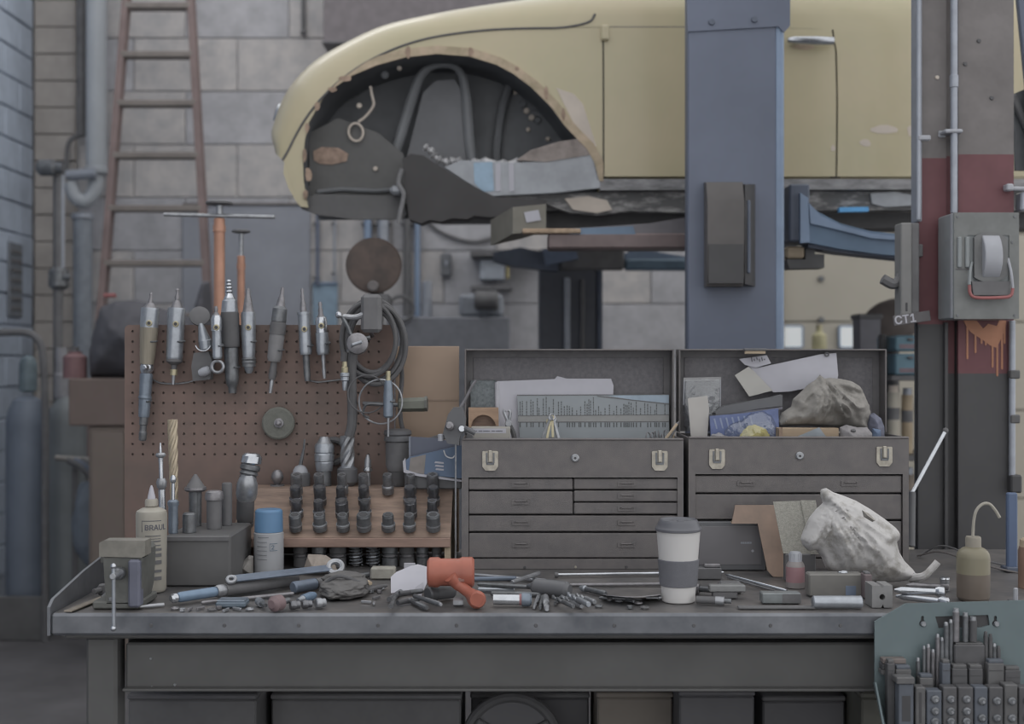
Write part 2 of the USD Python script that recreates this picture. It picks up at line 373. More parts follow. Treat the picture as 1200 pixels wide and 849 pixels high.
# ---------------------------------------------------------------- machinist chests
def chest(name, label, x0, px_latches, lock, drawers, pxr, ytop, strip_bolts):
    d = 2.94; x0, x1 = XX(pxr[0], d), XX(pxr[1], d); z1 = ZZ(ytop, d); yb = d + .225
    T = thing(name, label, 'tool chest', ((x0 + x1) / 2, d + .11, H))
    ix0, ix1 = XX(pxr[0] + 8, d), XX(pxr[1] - 7, d)
    zt, zb = ZZ(drawers['open'][0], d), ZZ(drawers['open'][1], d)
    face = sbox(x0, H + .0, x1, z1).difference(sbox(ix0, zb, ix1, zt))
    part(T, 'front_panel', slab(face, d, d + .012), M_chest)
    part(T, 'side_panel', bx(x0, x0 + .004, d + .012, yb, H, z1 + .002, .001), M_chest)
    part(T, 'side_panel', bx(x1 - .004, x1, d + .012, yb, H, z1 + .002, .001), M_chest)
    part(T, 'back_panel', bx(x0 + .004, x1 - .004, yb - .004, yb, H, z1, .001), M_chest)
    part(T, 'tray_floor', bx(x0 + .004, x1 - .004, d + .012, yb - .004, z1 - .045, z1 - .040), M_chest_in)
    part(T, 'inner_wall', bx(x0 + .004, x1 - .004, d + .03, d + .035, H, z1 - .046), M_gap)
    part(T, 'top_rim', bx(x0, x1, d - .003, d + .012, z1 - .001, z1 + .004, .002), M_chest)
    for k, (a, b, c, e) in enumerate(drawers['list']):
        xa, xb, za, zc = XX(a, d) + .0012, XX(b, d) - .0012, ZZ(e, d) + .0010, ZZ(c, d) - .0010
        D = part(T, 'drawer', bx(xa, xb, d + .004, d + .03, za, zc, .0022), M_chest)
        w = (xb - xa); cs = [.25, .75] if w > .4 else [.5]
        for q in cs:
            mx = xa + w * q; mz = (za + zc) / 2 + (.0 if zc - za < .03 else .002)
            hh = .0045
            hd = cat_(slab(sbox(mx - .019, mz - hh, mx + .019, mz + hh).buffer(.0012).difference(sbox(mx - .016, mz - hh + .002, mx + .016, mz + hh - .002)), d + .0015, d + .0045),
                      bx(mx - .016, mx + .016, d + .0035, d + .0045, mz - hh + .002, mz + hh - .002), bx(mx - .012, mx + .012, d + .0005, d + .004, mz + .0005, mz + .003, .001))
            part(D, 'handle', hd, M_chest)
    for lx in px_latches:
        cx, cz_ = XX(lx[0], d), ZZ(lx[1], d)
        la = part(T, 'latch', slab(Polygon([(cx - .018, cz_ + .022), (cx + .018, cz_ + .022), (cx + .018, cz_ - .014), (cx + .011, cz_ - .023), (cx - .011, cz_ - .023), (cx - .018, cz_ - .014)]).buffer(-.003).buffer(.003), d - .004, d + .001), M_nickel, 'worn nickel draw latch')
        part(la, 'latch_slot', cat_(bx(cx - .010, cx - .006, d - .0055, d - .0035, cz_ - .006, cz_ + .018), bx(cx + .006, cx + .010, d - .0055, d - .0035, cz_ - .006, cz_ + .018), bx(cx - .009, cx + .009, d - .0055, d - .0035, cz_ - .010, cz_ - .004, .001)), M_steeldk)
        part(la, 'latch_lever', bx(cx - .005, cx + .005, d - .009, d - .003, cz_ - .004, cz_ + .024, .002), M_nickel)
    c = W(lock[0], lock[1], d)
    lk = part(T, 'lock', lathe([(0, .0095), (.003, .0095), (.005, .007)], c, (0, -1, 0), 20), M_steel)
    part(lk, 'keyhole', lathe([(0, .0028), (.001, .0028)], c + (0, -.005, 0), (0, -1, 0), 10), M_gap)
    for b in strip_bolts:
        c = W(b[0], b[1], d); part(T, 'rivet', lathe([(0, .0035), (.0015, .0025)], c, (0, -1, 0), 8), M_gap if len(b) < 3 else M_nickel)
    # the lid stands open at the back
    lz1 = ZZ(409.5, yb); lz0 = z1 + .004
    lid = part(T, 'lid', bx(x0, x1, yb, yb + .004, lz0, lz1, .001), M_chest_in)
    for q in ((x0, x0 + .004), (x1 - .004, x1)):
        part(lid, 'lid_side', bx(q[0], q[1], yb - .052, yb, lz0, lz1, .001), M_chest)
    part(lid, 'lid_edge', bx(x0 + .004, x1 - .004, yb - .052, yb, lz1 - .004, lz1, .001), M_chest)
    ins = .012
    part(lid, 'lid_lining', bx(x0 + .02, x1 - .02, yb - .003, yb, lz0 + .01, lz1 - .02, .001), mat('lid_lining_felt', (86, 85, 88), .9, var=.12, scale=120))
    return T
chest('tool_chest', 'grey-brown machinist chest with a printed chart behind it, left of the pair', None, [(574.5, 540), (773, 540)], (674, 537),
      {'open': (560, 655.5), 'list': [(548, 672, 561, 575), (548, 672, 576, 603.5), (672, 797, 561, 574.5), (672, 797, 575, 589), (672, 797, 589.5, 603.5), (548, 797, 604.5, 624), (548, 797, 625, 655)]},
      (541, 801), 516, [(615, 665.5), (674.5, 665, 1), (734, 665)])
chest('tool_chest', 'grey-brown machinist chest heaped with rags and papers, right of the pair', None, [(840, 538), (1036, 535)], (937, 534.5),
      {'open': (556, 655.5), 'list': [(813, 1058, 557.5, 578.5), (813, 1058, 579.5, 610), (813, 1058, 611, 655)]},
      (807, 1065), 514, [(880, 664), (990, 664)])

# ---------------------------------------------------------------- wooden socket rack
rk = thing('socket_rack', 'sloped wooden socket rack with rows of pegged sockets', 'rack', (-0.39, 3.0, H))
ry0, rz0, ry1, rz1 = 2.94, ZZ(630, 2.94), 3.06, ZZ(573, 3.06)
rx0, rx1 = XX(272, 2.94), XX(528, 2.94)
def yzprism(poly, x0, x1):
    m = trimesh.creation.extrude_polygon(Polygon(poly), x1 - x0, engine='earcut'); v = m.vertices
    m.vertices = np.stack([x0 + v[:, 2], v[:, 0], v[:, 1]], 1)
    if m.volume < 0: m.invert()
    return m
part(rk, 'top_board', yzprism([(ry0, rz0), (ry1, rz1), (PD - .012, rz1), (PD - .012, rz1 - .016), (ry1 + .004, rz1 - .016), (ry0 + .006, rz0 - .022), (ry0, rz0 - .022)], rx0, rx1), M_wood)
part(rk, 'front_rail', bx(rx0, rx1, ry0 - .012, ry0, ZZ(642, 2.93), ZZ(631, 2.93), .002), mat('rail_wood', (112, 94, 86), .7, var=.16, scale=9, stretch=(1, 6, 6)))
part(rk, 'side_post', yzprism([(ry0, H), (ry0, rz0 - .022), (ry0 + .006, rz0 - .022), (ry1 + .004, rz1 - .016), (PD - .012, rz1 - .016), (PD - .012, H)], rx1 - .014, rx1), M_woodlt)
part(rk, 'side_post', yzprism([(ry0, H), (ry0, rz0 - .022), (ry0 + .006, rz0 - .022), (ry1 + .004, rz1 - .016), (PD - .012, rz1 - .016), (PD - .012, H)], rx0, rx0 + .014), M_wood)

# ---------------------------------------------------------------- steel column at right
CD = 3.42
col = thing('steel_column', 'grey steel building column with a red band and orange drips', 'column', (1.16, CD, 0))
def band(nm, x0, x1, y0, y1, label=None):
    for z0, z1, mt, lb in ((0.0, ZZ(438, CD), M_colblack, 'black painted foot'), (ZZ(438, CD), ZZ(181, CD), M_red, 'red painted band'), (ZZ(181, CD), 4.4, M_colgrey, None)):
        part(col, nm, bx(x0, x1, y0, y1, z0, z1), mt, lb)
band('flange_plate', XX(1123, CD), XX(1188, CD), CD, CD + .012)
band('web_plate', XX(1112, CD), XX(1123, CD), CD + .03, CD + .04)
for z0, z1, mt in ((0.0, ZZ(380, CD), M_colblack), (ZZ(380, CD), ZZ(184, CD), M_red), (ZZ(184, CD), 4.4, M_colgrey)):
    part(col, 'side_channel', bx(XX(1079, CD), XX(1112, CD), CD + .02, CD + .03, z0, z1), mt)
part(col, 'back_channel', bx(XX(1079, CD), XX(1188, CD), CD + .042, CD + .055, 0, 4.4), M_colblack)
part(col, 'edge_lip', bx(XX(1075, CD), XX(1080, CD), CD - .004, CD + .055, ZZ(260, CD), 4.4, .002), M_conduit)
part(col, 'edge_lip', bx(XX(1108, CD), XX(1112, CD), CD + .005, CD + .03, 0, ZZ(378, CD), .001), M_colblack)
for px, py, mt in ((1098, 91, M_pale), (1131, 75, M_rubber), (1162, 115, M_rubber), (1147, 48, M_rubber)):
    c = W(px, py, CD + (.02 if px < 1112 else 0)); part(col, 'bolt', lathe([(0, .006), (.004, .005)], c, (0, -1, 0), 10), mt)
# orange drips: relief of paint
x0, x1 = XX(1128, CD), XX(1181, CD)
body = [(1127, 375), (1182, 375), (1181, 392), (1172, 405), (1160, 402), (1150, 398), (1140, 388), (1131, 383)]
dr_ = [pxpoly([(1129, 376), (1179, 376), (1178, 386), (1171, 401), (1168, 408), (1160, 405), (1152, 399), (1146, 395), (1138, 390), (1133, 384)], CD)]
for px, yb_ in ((1133.5, 420), (1143, 413), (1150, 402), (1155, 404), (1163, 430), (1168.5, 440), (1174, 432), (1177, 402)):
    dr_.append(LineString([(XX(px, CD), ZZ(384, CD)), (XX(px, CD), ZZ(yb_, CD))]).buffer(.0026, 4))
drip = unary_union(dr_).difference(pxpoly([(1142, 374), (1172, 374), (1168, 383), (1158, 380), (1152, 386)], CD).buffer(-.001))
for g in (drip.geoms if hasattr(drip, 'geoms') else [drip]):
    part(col, 'paint_drip', slab(g, CD - .0015, CD + .0005), M_orange_p, 'orange paint runs under the switch box')

# ---------------------------------------------------------------- lift post
LD = 3.9
lp = thing('lift_post', 'wide blue two-post car lift column in front of the car', 'car lift', (0.68, LD, 0))
lx0, lx1 = XX(806, LD), XX(910, LD)
part(lp, 'front_face', bx(lx0, lx1, LD, LD + .02, 0, 4.0, .004), M_bluepaint)
part(lp, 'corner_strip', lathe([(0, .019), (4.0, .019)], (lx1 + .008, LD + .02, 0), (0, 0, 1), 16), M_blueedge)
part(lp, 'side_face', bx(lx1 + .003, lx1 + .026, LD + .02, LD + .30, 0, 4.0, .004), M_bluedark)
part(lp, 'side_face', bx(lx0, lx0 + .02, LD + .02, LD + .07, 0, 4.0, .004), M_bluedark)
part(lp, 'splice_plate', pxslab([(804, -60), (926, -60), (926, 30), (919, 38), (912, 31), (806, 37)], LD - .006, .006), M_bluepaint)
for px, py in ((834, 26), (884, 23)):
    c = W(px, py, LD - .006); part(lp, 'bolt', lathe([(0, .010), (.006, .009)], c, (0, -1, 0), 12), M_bluedark)
cbx = thing('lift_control_box', 'dark grey control housing on the blue lift column', 'control box', W(855, 275, LD))
part(cbx, 'cover', yzprism([(LD - .07, ZZ(326, LD)), (LD - .075, ZZ(240, LD)), (LD - .045, ZZ(216, LD)), (LD - .001, ZZ(214, LD)), (LD - .001, ZZ(337, LD)), (LD - .055, ZZ(337, LD))], XX(829, LD - .07), XX(872, LD - .07)), mat('control_grey', (74, 72, 72), .6, var=.06))
part(cbx, 'lower_cover', yzprism([(LD - .078, ZZ(334, LD)), (LD - .078, ZZ(289, LD)), (LD - .07, ZZ(289, LD)), (LD - .06, ZZ(334, LD))], XX(830, LD - .07), XX(871, LD - .07)), M_colblack)
part(cbx, 'side_cover', trimesh.convex.convex_hull(np.array([W(a, b, d_) for a, b, d_ in ((873, 333, LD - .069), (873, 242, LD - .074), (873, 217, LD - .045), (885, 216, LD - .002), (885, 336, LD - .002), (880, 326, LD - .05), (880, 236, LD - .055), (868, 216, LD - .002), (868, 336, LD - .002))])), M_gap)
part(cbx, 'side_trim', bx(XX(876, LD - .066), XX(879.5, LD - .066), LD - .068, LD - .055, ZZ(322, LD), ZZ(238, LD), .002), M_bluedark)
# ---------------------------------------------------------------- the car on the lift
KD = 4.5; KF = 5.95
car = thing('vintage_car', 'cream-yellow vintage car raised on the lift with its rear fender taken off', 'car', (0.8, 5.2, 1.95))
def bulge(m, k=0.16, zc=None):
    m = trimesh.Trimesh(*trimesh.remesh.subdivide_to_size(m.vertices, m.faces, 0.16, max_iter=8), process=True)
    zc = ZZ(150, KD) if zc is None else zc
    m.vertices[:, 1] += k * np.maximum(m.vertices[:, 2] - zc, 0) ** 2 + 0.25 * np.maximum(zc - 0.1 - m.vertices[:, 2], 0) ** 2
    return m
seam = [(331, 188), (338, 176), (347, 158), (359, 138), (376, 116), (400, 93), (430, 72), (465, 55), (500, 44), (540, 37), (580, 33), (620, 31.5), (660, 30.5), (707, 30), (806, 30), (920, 31), (978, 33), (1075, 38), (1400, 50)]
outer = [(329, 184), (322, 163), (324, 150), (331, 128), (344, 104), (370, 77), (407, 55), (450, 35.5), (498, 24), (545, 15), (590, 8), (640, 1), (690, -5), (740, -9), (830, -14), (930, -16), (990, -16), (1080, -14), (1400, -4)]
archin = [(361, 241), (356, 215), (355, 190), (357, 165), (362, 143), (382, 109), (412, 88), (440, 76), (475, 66), (512, 62), (550, 65), (582, 75), (602, 86), (622, 101), (647, 126), (662, 147), (676, 162), (688, 174), (697, 190), (703, 212)]
def off(pts, k):
    c = np.array((520, 215.0)); return [tuple(c + (np.array(p) - c) * k) for p in pts]
quarter = Polygon([(XX(a, KD), ZZ(b, KD)) for a, b in [(333, 190), (332, 203), (338, 221), (348, 238), (352, 242)] + [(361, 243)] + off(archin, 1.0)[1:] + [(706.3, 212), (706.3, 30.5)] + [(a, b + .4) for a, b in seam[:13]][::-1]]).buffer(0)
part(car, 'quarter_panel', bulge(slab(quarter, KD, KD + .006)), M_yellow)
lipw = [o for o in off(archin, 1.0)]
lp_out = LineString([(XX(a, KD), ZZ(b, KD)) for a, b in archin]).buffer(.028).intersection(quarter.buffer(.002))
M_lip = mat('rusty_lip', (136, 126, 106), .7, var=.16, scale=16, rgb2=(142, 128, 112), bump=.2)
lips = lp_out if not hasattr(lp_out, 'geoms') else max(lp_out.geoms, key=lambda g: g.area)
part(car, 'arch_lip', bulge(slab(lips, KD - .006, KD + .001)), M_lip, 'tan wheel arch lip with rust')
for a, b, w, h in ((478, 61, 3, 7), (552, 60, 3, 6), (405, 92, 8, 3.5), (390, 105, 6, 3), (372, 125, 3, 6), (360, 150, 2.5, 6), (357, 182, 2.5, 8), (606, 80, 2.5, 2.5), (640, 110, 2.5, 8), (660, 135, 2, 8), (362, 205, 4, 9), (358, 228, 3, 6)):
    th = np.linspace(0, 2 * np.pi, 9)[:-1]
    part(car, 'rust_patch', bulge(slab([(XX(a + w * math.cos(t) * rng.uniform(.8, 1.2), KD), ZZ(b + h * math.sin(t) * rng.uniform(.8, 1.2), KD)) for t in th], KD - .0075, KD - .004)), M_rust)
part(car, 'filler_patch', bulge(slab(pxpoly([(652, 103), (672, 110), (683, 122), (692, 150), (699, 172), (690, 172), (676, 152), (664, 128)], KD), KD - .0015, KD + .001)), M_pale, 'pale body filler behind the arch')
part(car, 'door', bulge(slab(pxpoly([(708.2, 30.5), (806, 30.5), (920, 31.5), (976, 33), (979.5, 60), (980, 120), (979, 207), (708.2, 207)], KD), KD - .002, KD + .006)), M_yellow)
part(car, 'door', bulge(slab(pxpoly([(978, 33), (1075, 38), (1400, 50), (1400, 207), (981, 207), (982, 120), (981.5, 60)], KD), KD - .002, KD + .006)), M_yellow)
part(car, 'door_gap', bulge(slab(pxpoly([(704, 29), (711, 29), (711, 208), (704, 208)], KD), KD + .012, KD + .016)), M_gap)
part(car, 'door_gap', bulge(slab(pxpoly([(972, 29), (986, 29), (986, 208), (974, 208)], KD), KD + .012, KD + .016)), M_gap)
part(car, 'door_hinge', bulge(bx(XX(704, KD), XX(714, KD), KD - .016, KD, ZZ(47, KD), ZZ(28, KD), .006)), M_yellow)
# trunk lid and roof: lofted from the seam over the crown of the body to the far side
S3 = [W(a, b, KD) for a, b in seam]; O3 = [W(a, b, KD + .28) for a, b in outer]
for p in S3: p[1] += 0.16 * max(p[2] - ZZ(150, KD), 0) ** 2 + 0.25 * max(ZZ(150, KD) - .1 - p[2], 0) ** 2
def loft(i0, i1):
    s = smooth_path(S3[i0:i1 + 1], 4); o = smooth_path(O3[i0:i1 + 1], 4); rows = []
    for t in np.linspace(0, 1, 9):
        a = math.sin(t * math.pi / 2); b = 1 - math.cos(t * math.pi / 2)
        q = s.copy(); q[:, [0, 2]] = s[:, [0, 2]] + (o[:, [0, 2]] - s[:, [0, 2]]) * a; q[:, 1] = s[:, 1] + (o[:, 1] - s[:, 1]) * b; rows.append(q)
    for q in rows[::-1]:
        r = q.copy(); r[:, 1] = KD + KF - q[:, 1]; rows.append(r)
    V = np.vstack(rows); n = len(s); Fc = []
    for r in range(len(rows) - 1):
        for k in range(n - 1):
            a, b, c, d = r * n + k, r * n + k + 1, (r + 1) * n + k + 1, (r + 1) * n + k; Fc += [(a, b, c), (a, c, d)]
    m = trimesh.Trimesh(V, np.array(Fc), process=False)
    if (m.face_normals[:, 2] * m.area_faces).sum() < 0: m.invert()
    return m
part(car, 'trunk_lid', loft(0, 12), M_yellow, smooth=60)
part(car, 'upper_body', loft(12, 18), M_yellow, smooth=60)
sp_ = smooth_path([W(a, b, KD) for a, b in seam[:13] + [(690, 24), (698, 14)]], 5)
for p in sp_: p[1] += 0.16 * max(p[2] - ZZ(150, KD), 0) ** 2 + 0.25 * max(ZZ(150, KD) - .1 - p[2], 0) ** 2 - .001
part(car, 'body_seam', tube(sp_, .0042, 6), M_rubber, 'dark rubber seam between fender and trunk lid')
sp2 = smooth_path([W(a, b, KD) + (0, .024, 0) for a, b in seam[13:]], 3)
part(car, 'belt_seam', tube(sp2, .004, 6), M_dark)
# far side and underside
part(car, 'far_side', slab(pxpoly([(345, 180), (360, 140), (400, 100), (500, 50), (640, 34), (1400, 52), (1400, 185), (345, 185)], KD), KF - .01, KF), M_yellow)
def quad_plate(pts, th=.012):
    P = np.array(pts, float); n = np.cross(P[1] - P[0], P[2] - P[0]); n /= np.linalg.norm(n)
    return trimesh.convex.convex_hull(np.vstack([P, P + n * th]))
part(car, 'floor_pan', quad_plate([W(1400, 232, KD + .01), W(425, 238, KD + .06), W(520, 256, KF), W(1400, 248, KF)], .03), M_black)
# wheelhouse
part(car, 'wheelhouse_wall', slab(Polygon([(XX(a, KD), ZZ(b, KD)) for a, b in archin + [(703, 236), (361, 243)]]).buffer(0).buffer(.012), KD + .30, KD + .31), M_liner)
ap = smooth_path([(XX(a, KD), ZZ(b, KD)) for a, b in archin], 3)
V, Fc = [], []
for k, (x, z) in enumerate(ap):
    yy = KD + .004 + (0.16 * max(z - ZZ(150, KD), 0) ** 2)
    V += [(x, yy, z), (x, KD + .31, z)]
    if k: a = 2 * k - 2; Fc += [(a, a + 2, a + 3), (a, a + 3, a + 1)]
tw = trimesh.Trimesh(np.array(V), np.array(Fc), process=False)
part(car, 'wheelhouse_tunnel', tw, M_liner, smooth=60)
ribp = smooth_path([(452, 214), (468, 165), (484, 112), (494, 88), (508, 78), (528, 77), (540, 86), (546, 110), (550, 160), (556, 214)], 5)
part(car, 'wheelhouse_rib', tube([W(a, b, KD + .17) for a, b in ribp], [.016 + .004 * math.sin(k * .2) for k in range(len(ribp))], 10), mat('rib_grey', (92, 94, 97), .6, var=.1, scale=8))
part(car, 'spring_tower', slab(LineString([(XX(a, KD), ZZ(b, KD)) for a, b in [(462, 214), (492, 96), (508, 82), (530, 81), (540, 96), (548, 214)]]).convex_hull.buffer(.0), KD + .17, KD + .30), mat('tower_grey', (88, 89, 92), .7, var=.12, scale=6))
part(car, 'inner_brace', tube(smooth_path([W(a, b, KD + .27) for a, b in [(600, 90), (588, 130), (582, 180), (585, 220)]], 5), .016, 8), M_liner)
part(car, 'rear_apron', slab(pxpoly([(357, 150), (392, 132), (440, 150), (470, 175), (476, 250), (420, 254), (372, 250), (350, 240), (357, 215)], KD), KD + .10, KD + .106), mat('apron_dark', (77, 77, 77), .75, var=.1, scale=8, bump=.2))
part(car, 'rear_valance', slab(pxpoly([(348, 238), (368, 226), (470, 229), (476, 250), (470, 256), (415, 256), (372, 251), (352, 244)], KD), KD + .03, KD + .05), M_black)
part(car, 'apron_ridge', tube([W(a, b, KD + .09) for a, b in [(372, 225), (400, 222), (440, 224), (468, 222)]], .008, 8), M_liner)
part(car, 'bare_patch', slab(pxpoly([(362, 172), (372, 167), (392, 168), (404, 175), (402, 184), (385, 188), (370, 187), (363, 183)], KD), KD + .096, KD + .099), mat('flaking_tan', (122, 106, 96), .85, var=.25, scale=45, bump=.5))
part(car, 'frame_strut', slab(pxpoly([(472, 188), (482, 182), (497, 184), (540, 212), (580, 232), (640, 236), (640, 248), (600, 252), (575, 256), (556, 254), (548, 258), (530, 257), (518, 261), (504, 259), (494, 263), (480, 258), (476, 220)], KD), KD - .03, KD + .06), mat('strut_black', (58, 57, 58), .8, var=.08, scale=8))
part(car, 'hanging_strap', tube(smooth_path([W(a, b, KD - .045) for a, b in [(471, 198), (467, 215), (473, 228), (469, 250), (467, 262)]], 5), .008, 8), mat('strap_grey', (98, 98, 100), .6))
part(car, 'strap_bracket', bx(XX(458, KD), XX(472, KD), KD - .035, KD + .03, ZZ(229, KD), ZZ(219, KD), .01), M_galv)
part(car, 'patch_panel', slab(pxpoly([(521, 196), (540, 188), (565, 189), (600, 191), (640, 189), (690, 180), (698, 182), (705, 200), (706, 220), (650, 226), (590, 229), (575, 230), (545, 212)], KD), KD + .0, KD + .02), M_galv, 'bare metal repair patch')
part(car, 'torn_edge', tube(smooth_path([W(a, b, KD + .02) for a, b in [(497, 172), (506, 178), (512, 186), (524, 190), (534, 188), (548, 193), (562, 189), (590, 192), (612, 189)]], 4), [.012 + .006 * math.sin(k * 2.3) for k in range(33)], 7), mat('torn_metal', (136, 136, 138), .4, .3, var=.35, scale=40))
part(car, 'upper_flange', slab(pxpoly([(605, 188), (622, 176), (655, 166), (678, 163), (692, 172), (700, 180), (690, 182), (640, 190)], KD), KD - .004, KD + .01), mat('flange_brown', (112, 105, 102), .7, var=.25, scale=20))
part(car, 'blue_weld_patch', slab(pxpoly([(555, 191), (577, 190), (579, 224), (566, 225), (556, 215)], KD), KD - .003, KD + .001), mat('heat_blue', (112, 130, 146), .4, .2, var=.12))
for a in (583.5, 599):
    part(car, 'white_strip', slab(pxpoly([(a - 3, 192), (a + 3, 191), (a + 3.5, 224), (a - 2.5, 225)], KD), KD - .004, KD + .0005), M_white)
part(car, 'grime', slab(pxpoly([(692, 172), (700, 176), (706, 186), (706, 212), (700, 210), (696, 192)], KD), KD - .003, KD + .003), M_sill)
ch_ = [(434, 101), (436, 112), (438, 122), (434, 130), (427, 138), (420, 143)]
part(car, 'hanging_wire', tube(smooth_path([W(a, b, KD + .085) for a, b in ch_], 4), .005, 6), M_pale)
part(car, 'wire_loop', tube([W(417 + 8 * math.cos(t) * 1.0 + 3 * math.sin(t), 155 + 10 * math.sin(t) - 3 * math.cos(t), KD + .085) for t in np.linspace(0, 2 * np.pi, 20, endpoint=False)], .0045, 6, True), M_pale)
for a, b, r in ((451, 88, 5), (421, 124, 3.5), (468, 80, 3), (507, 124, 4), (440, 198, 3), (604, 108, 3.5), (617, 130, 4), (623, 138, 4), (630, 141, 5), (619, 152, 3), (642, 163, 3), (613, 122, 5), (628, 124, 7)):
    c = W(a, b, KD + (.295 if a > 480 else .097)); part(car, 'flake', lathe([(0, r * KD / F * 1.05), (.006, r * KD / F * .8)], c, (0, -1, 0), 7), M_pale if r < 4.4 else M_liner)
# sill
part(car, 'sill', bulge(slab(pxpoly([(703, 210), (1400, 210), (1400, 221), (703, 223)], KD), KD - .004, KD + .05)), M_sill)
part(car, 'lower_sill', slab(pxpoly([(575, 230), (706, 224), (1400, 222), (1400, 246), (1060, 245), (920, 246), (806, 248), (740, 246), (700, 251), (668, 248), (640, 238)], KD), KD + .03, KD + .08), mat('dirty_sill', (84, 84, 85), .7, .1, var=.12, scale=16, bump=.3, stretch=(1, 1, 3), rgb2=(122, 121, 121), cut=(.48, .66)))
part(car, 'sill_scuff', slab(pxpoly([(662, 232), (690, 229), (712, 234), (718, 245), (700, 249), (672, 245)], KD), KD + .022, KD + .032), M_pale)
part(car, 'sill_scuff', slab(pxpoly([(1022, 226), (1050, 224), (1072, 228), (1070, 240), (1040, 242), (1024, 238)], KD), KD + .02, KD + .032), M_galv)
part(car, 'blue_tag', pxslab([(984, 243), (1018, 242.5), (1018, 248), (984, 248.5)], KD - .01, .03), mat('tag_blue', (80, 134, 178), .5, var=.04), 'bright blue strip under the sill')
part(car, 'lower_black', slab(pxpoly([(640, 244), (1400, 244), (1400, 262), (806, 262), (668, 266), (640, 262)], KD), KD + .15, KD + .3), M_black)
# handle, lamp
hd = part(car, 'door_handle', lathe([(0, .008), (.02, .013), (.10, .016), (.16, .014), (.165, .006)], W(923, 47, KD - .025), (1, 0, -.02), 14), M_chrome, 'chrome door handle')
part(hd, 'handle_mount', cyl(W(932, 47, KD + .02), W(932, 47, KD - .02), .012, 12), M_chrome)
for a, b, w, h in ((1037, 152, 17, 6), (1014, 168, 7, 5), (1068, 153, 6, 8), (976, 174, 3, 4), (944, 54, 14, 4)):
    part(car, 'paint_chip', bulge(slab([(XX(a + w * math.cos(t) * rng.uniform(.7, 1.1), KD), ZZ(b + h * math.sin(t) * rng.uniform(.7, 1.1), KD)) for t in np.linspace(0, 6.28, 10)[:-1]], KD - .0032, KD - .001)), M_pale if a != 944 else mat('smudge', (142, 128, 112), .6))
tl = part(car, 'tail_lamp', lathe([(0, .036), (.02, .036), (.026, .030), (.030, 0.0)], W(331, 134, KD + .25), (-1, -.25, .35), 18), M_chrome, 'chrome ringed tail lamp')

# ---------------------------------------------------------------- lift arms and carriage
AD = 4.2
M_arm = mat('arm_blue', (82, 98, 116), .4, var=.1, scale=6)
part(lp, 'carriage', bx(XX(921, AD), XX(945, AD), AD - .05, AD + .2, ZZ(285, AD), ZZ(218, AD), .006), M_bluedark)
la = part(lp, 'swing_arm', pxslab([(945, 236), (958, 248), (985, 262), (1020, 271), (1080, 277), (1080, 302), (1030, 298), (985, 292), (945, 284)], AD - .05, .12), M_arm, 'blue swing arm reaching right')
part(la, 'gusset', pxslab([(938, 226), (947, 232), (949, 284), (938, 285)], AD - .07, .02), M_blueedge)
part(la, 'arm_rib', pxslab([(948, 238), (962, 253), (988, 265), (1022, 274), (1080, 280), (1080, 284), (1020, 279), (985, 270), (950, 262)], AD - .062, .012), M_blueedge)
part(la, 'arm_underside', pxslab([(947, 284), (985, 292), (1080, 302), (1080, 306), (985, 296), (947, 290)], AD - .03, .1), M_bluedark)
part(la, 'wood_block', bx(XX(921, AD), XX(942, AD), AD - .01, AD + .06, ZZ(303, AD), ZZ(289, AD), .006), M_woodlt)
part(la, 'lift_pad', pxslab([(922, 304), (944, 304), (944, 292), (955, 289), (955, 298), (966, 298), (966, 314), (925, 315)], AD - .005, .08), M_black)
ab = part(lp, 'swing_arm', bx(XX(642, AD), XX(808, AD), AD - .02, AD + .1, ZZ(292, AD), ZZ(274, AD), .006), mat('arm_redbrown', (92, 82, 82), .55, var=.18, scale=8), 'rust-red and blue swing arm reaching left')
part(ab, 'arm_top', pxslab([(664, 276), (668, 268), (760, 262), (808, 254), (808, 276)], AD - .01, .08), mat('arm_brown', (90, 88, 92), .55, var=.12, scale=8))
part(ab, 'blue_plate', pxslab([(666, 273), (668, 268), (742, 265), (745, 275), (672, 281)], AD - .018, .01), M_arm)
part(ab, 'pad_box', trimesh.convex.convex_hull(np.array([W(a, b, AD + dy) for a, b, dy in [(601, 243, -.02), (640, 239, -.02), (640, 271, -.02), (601, 274, -.02), (575, 258, .25), (612, 252, .25), (612, 280, .25), (575, 288, .25)]])), mat('olive_box', (98, 96, 90), .7, var=.08), 'olive grey pad box at the arm end')
part(ab, 'paper_tag', pxslab([(614, 249), (631, 246), (634, 258), (617, 261)], AD - .024, .002), M_white)
part(ab, 'rusty_bar', bx(XX(612, AD), XX(680, AD), AD - .03, AD + .03, ZZ(274.5, AD), ZZ(269, AD), .003), mat('tan_rust', (132, 116, 100), .8, var=.25, scale=30))
FD = 6.3
fp = thing('far_lift_post', 'dark blue far column of the car lift seen under the car', 'car lift', (XX(650, FD), FD, 0))
part(fp, 'post', bx(XX(632, FD), XX(700, FD), FD, FD + .3, 0, ZZ(292, FD), .008), mat('post_dark', (74, 76, 82), .6, var=.06))
part(fp, 'post_edge', bx(XX(700, FD), XX(706, FD), FD - .01, FD + .3, 0, ZZ(300, FD), .004), M_bluedark)
part(fp, 'guide_rail', bx(XX(661, FD), XX(668, FD), FD - .02, FD, 0, ZZ(326, FD), .004), M_conduit)
part(fp, 'guide_rail', bx(XX(680, FD), XX(685, FD), FD - .02, FD, 0, ZZ(328, FD), .004), M_dark)
part(fp, 'far_carriage', bx(XX(655, FD), XX(730, FD), FD - .1, FD - .021, ZZ(318, FD), ZZ(286, FD), .01), M_dark)
fa = part(fp, 'swing_arm', bx(XX(731, FD), XX(815, FD), FD - .1, FD, ZZ(318, FD), ZZ(305, FD), .01), mat('far_blue', (78, 94, 108), .5))
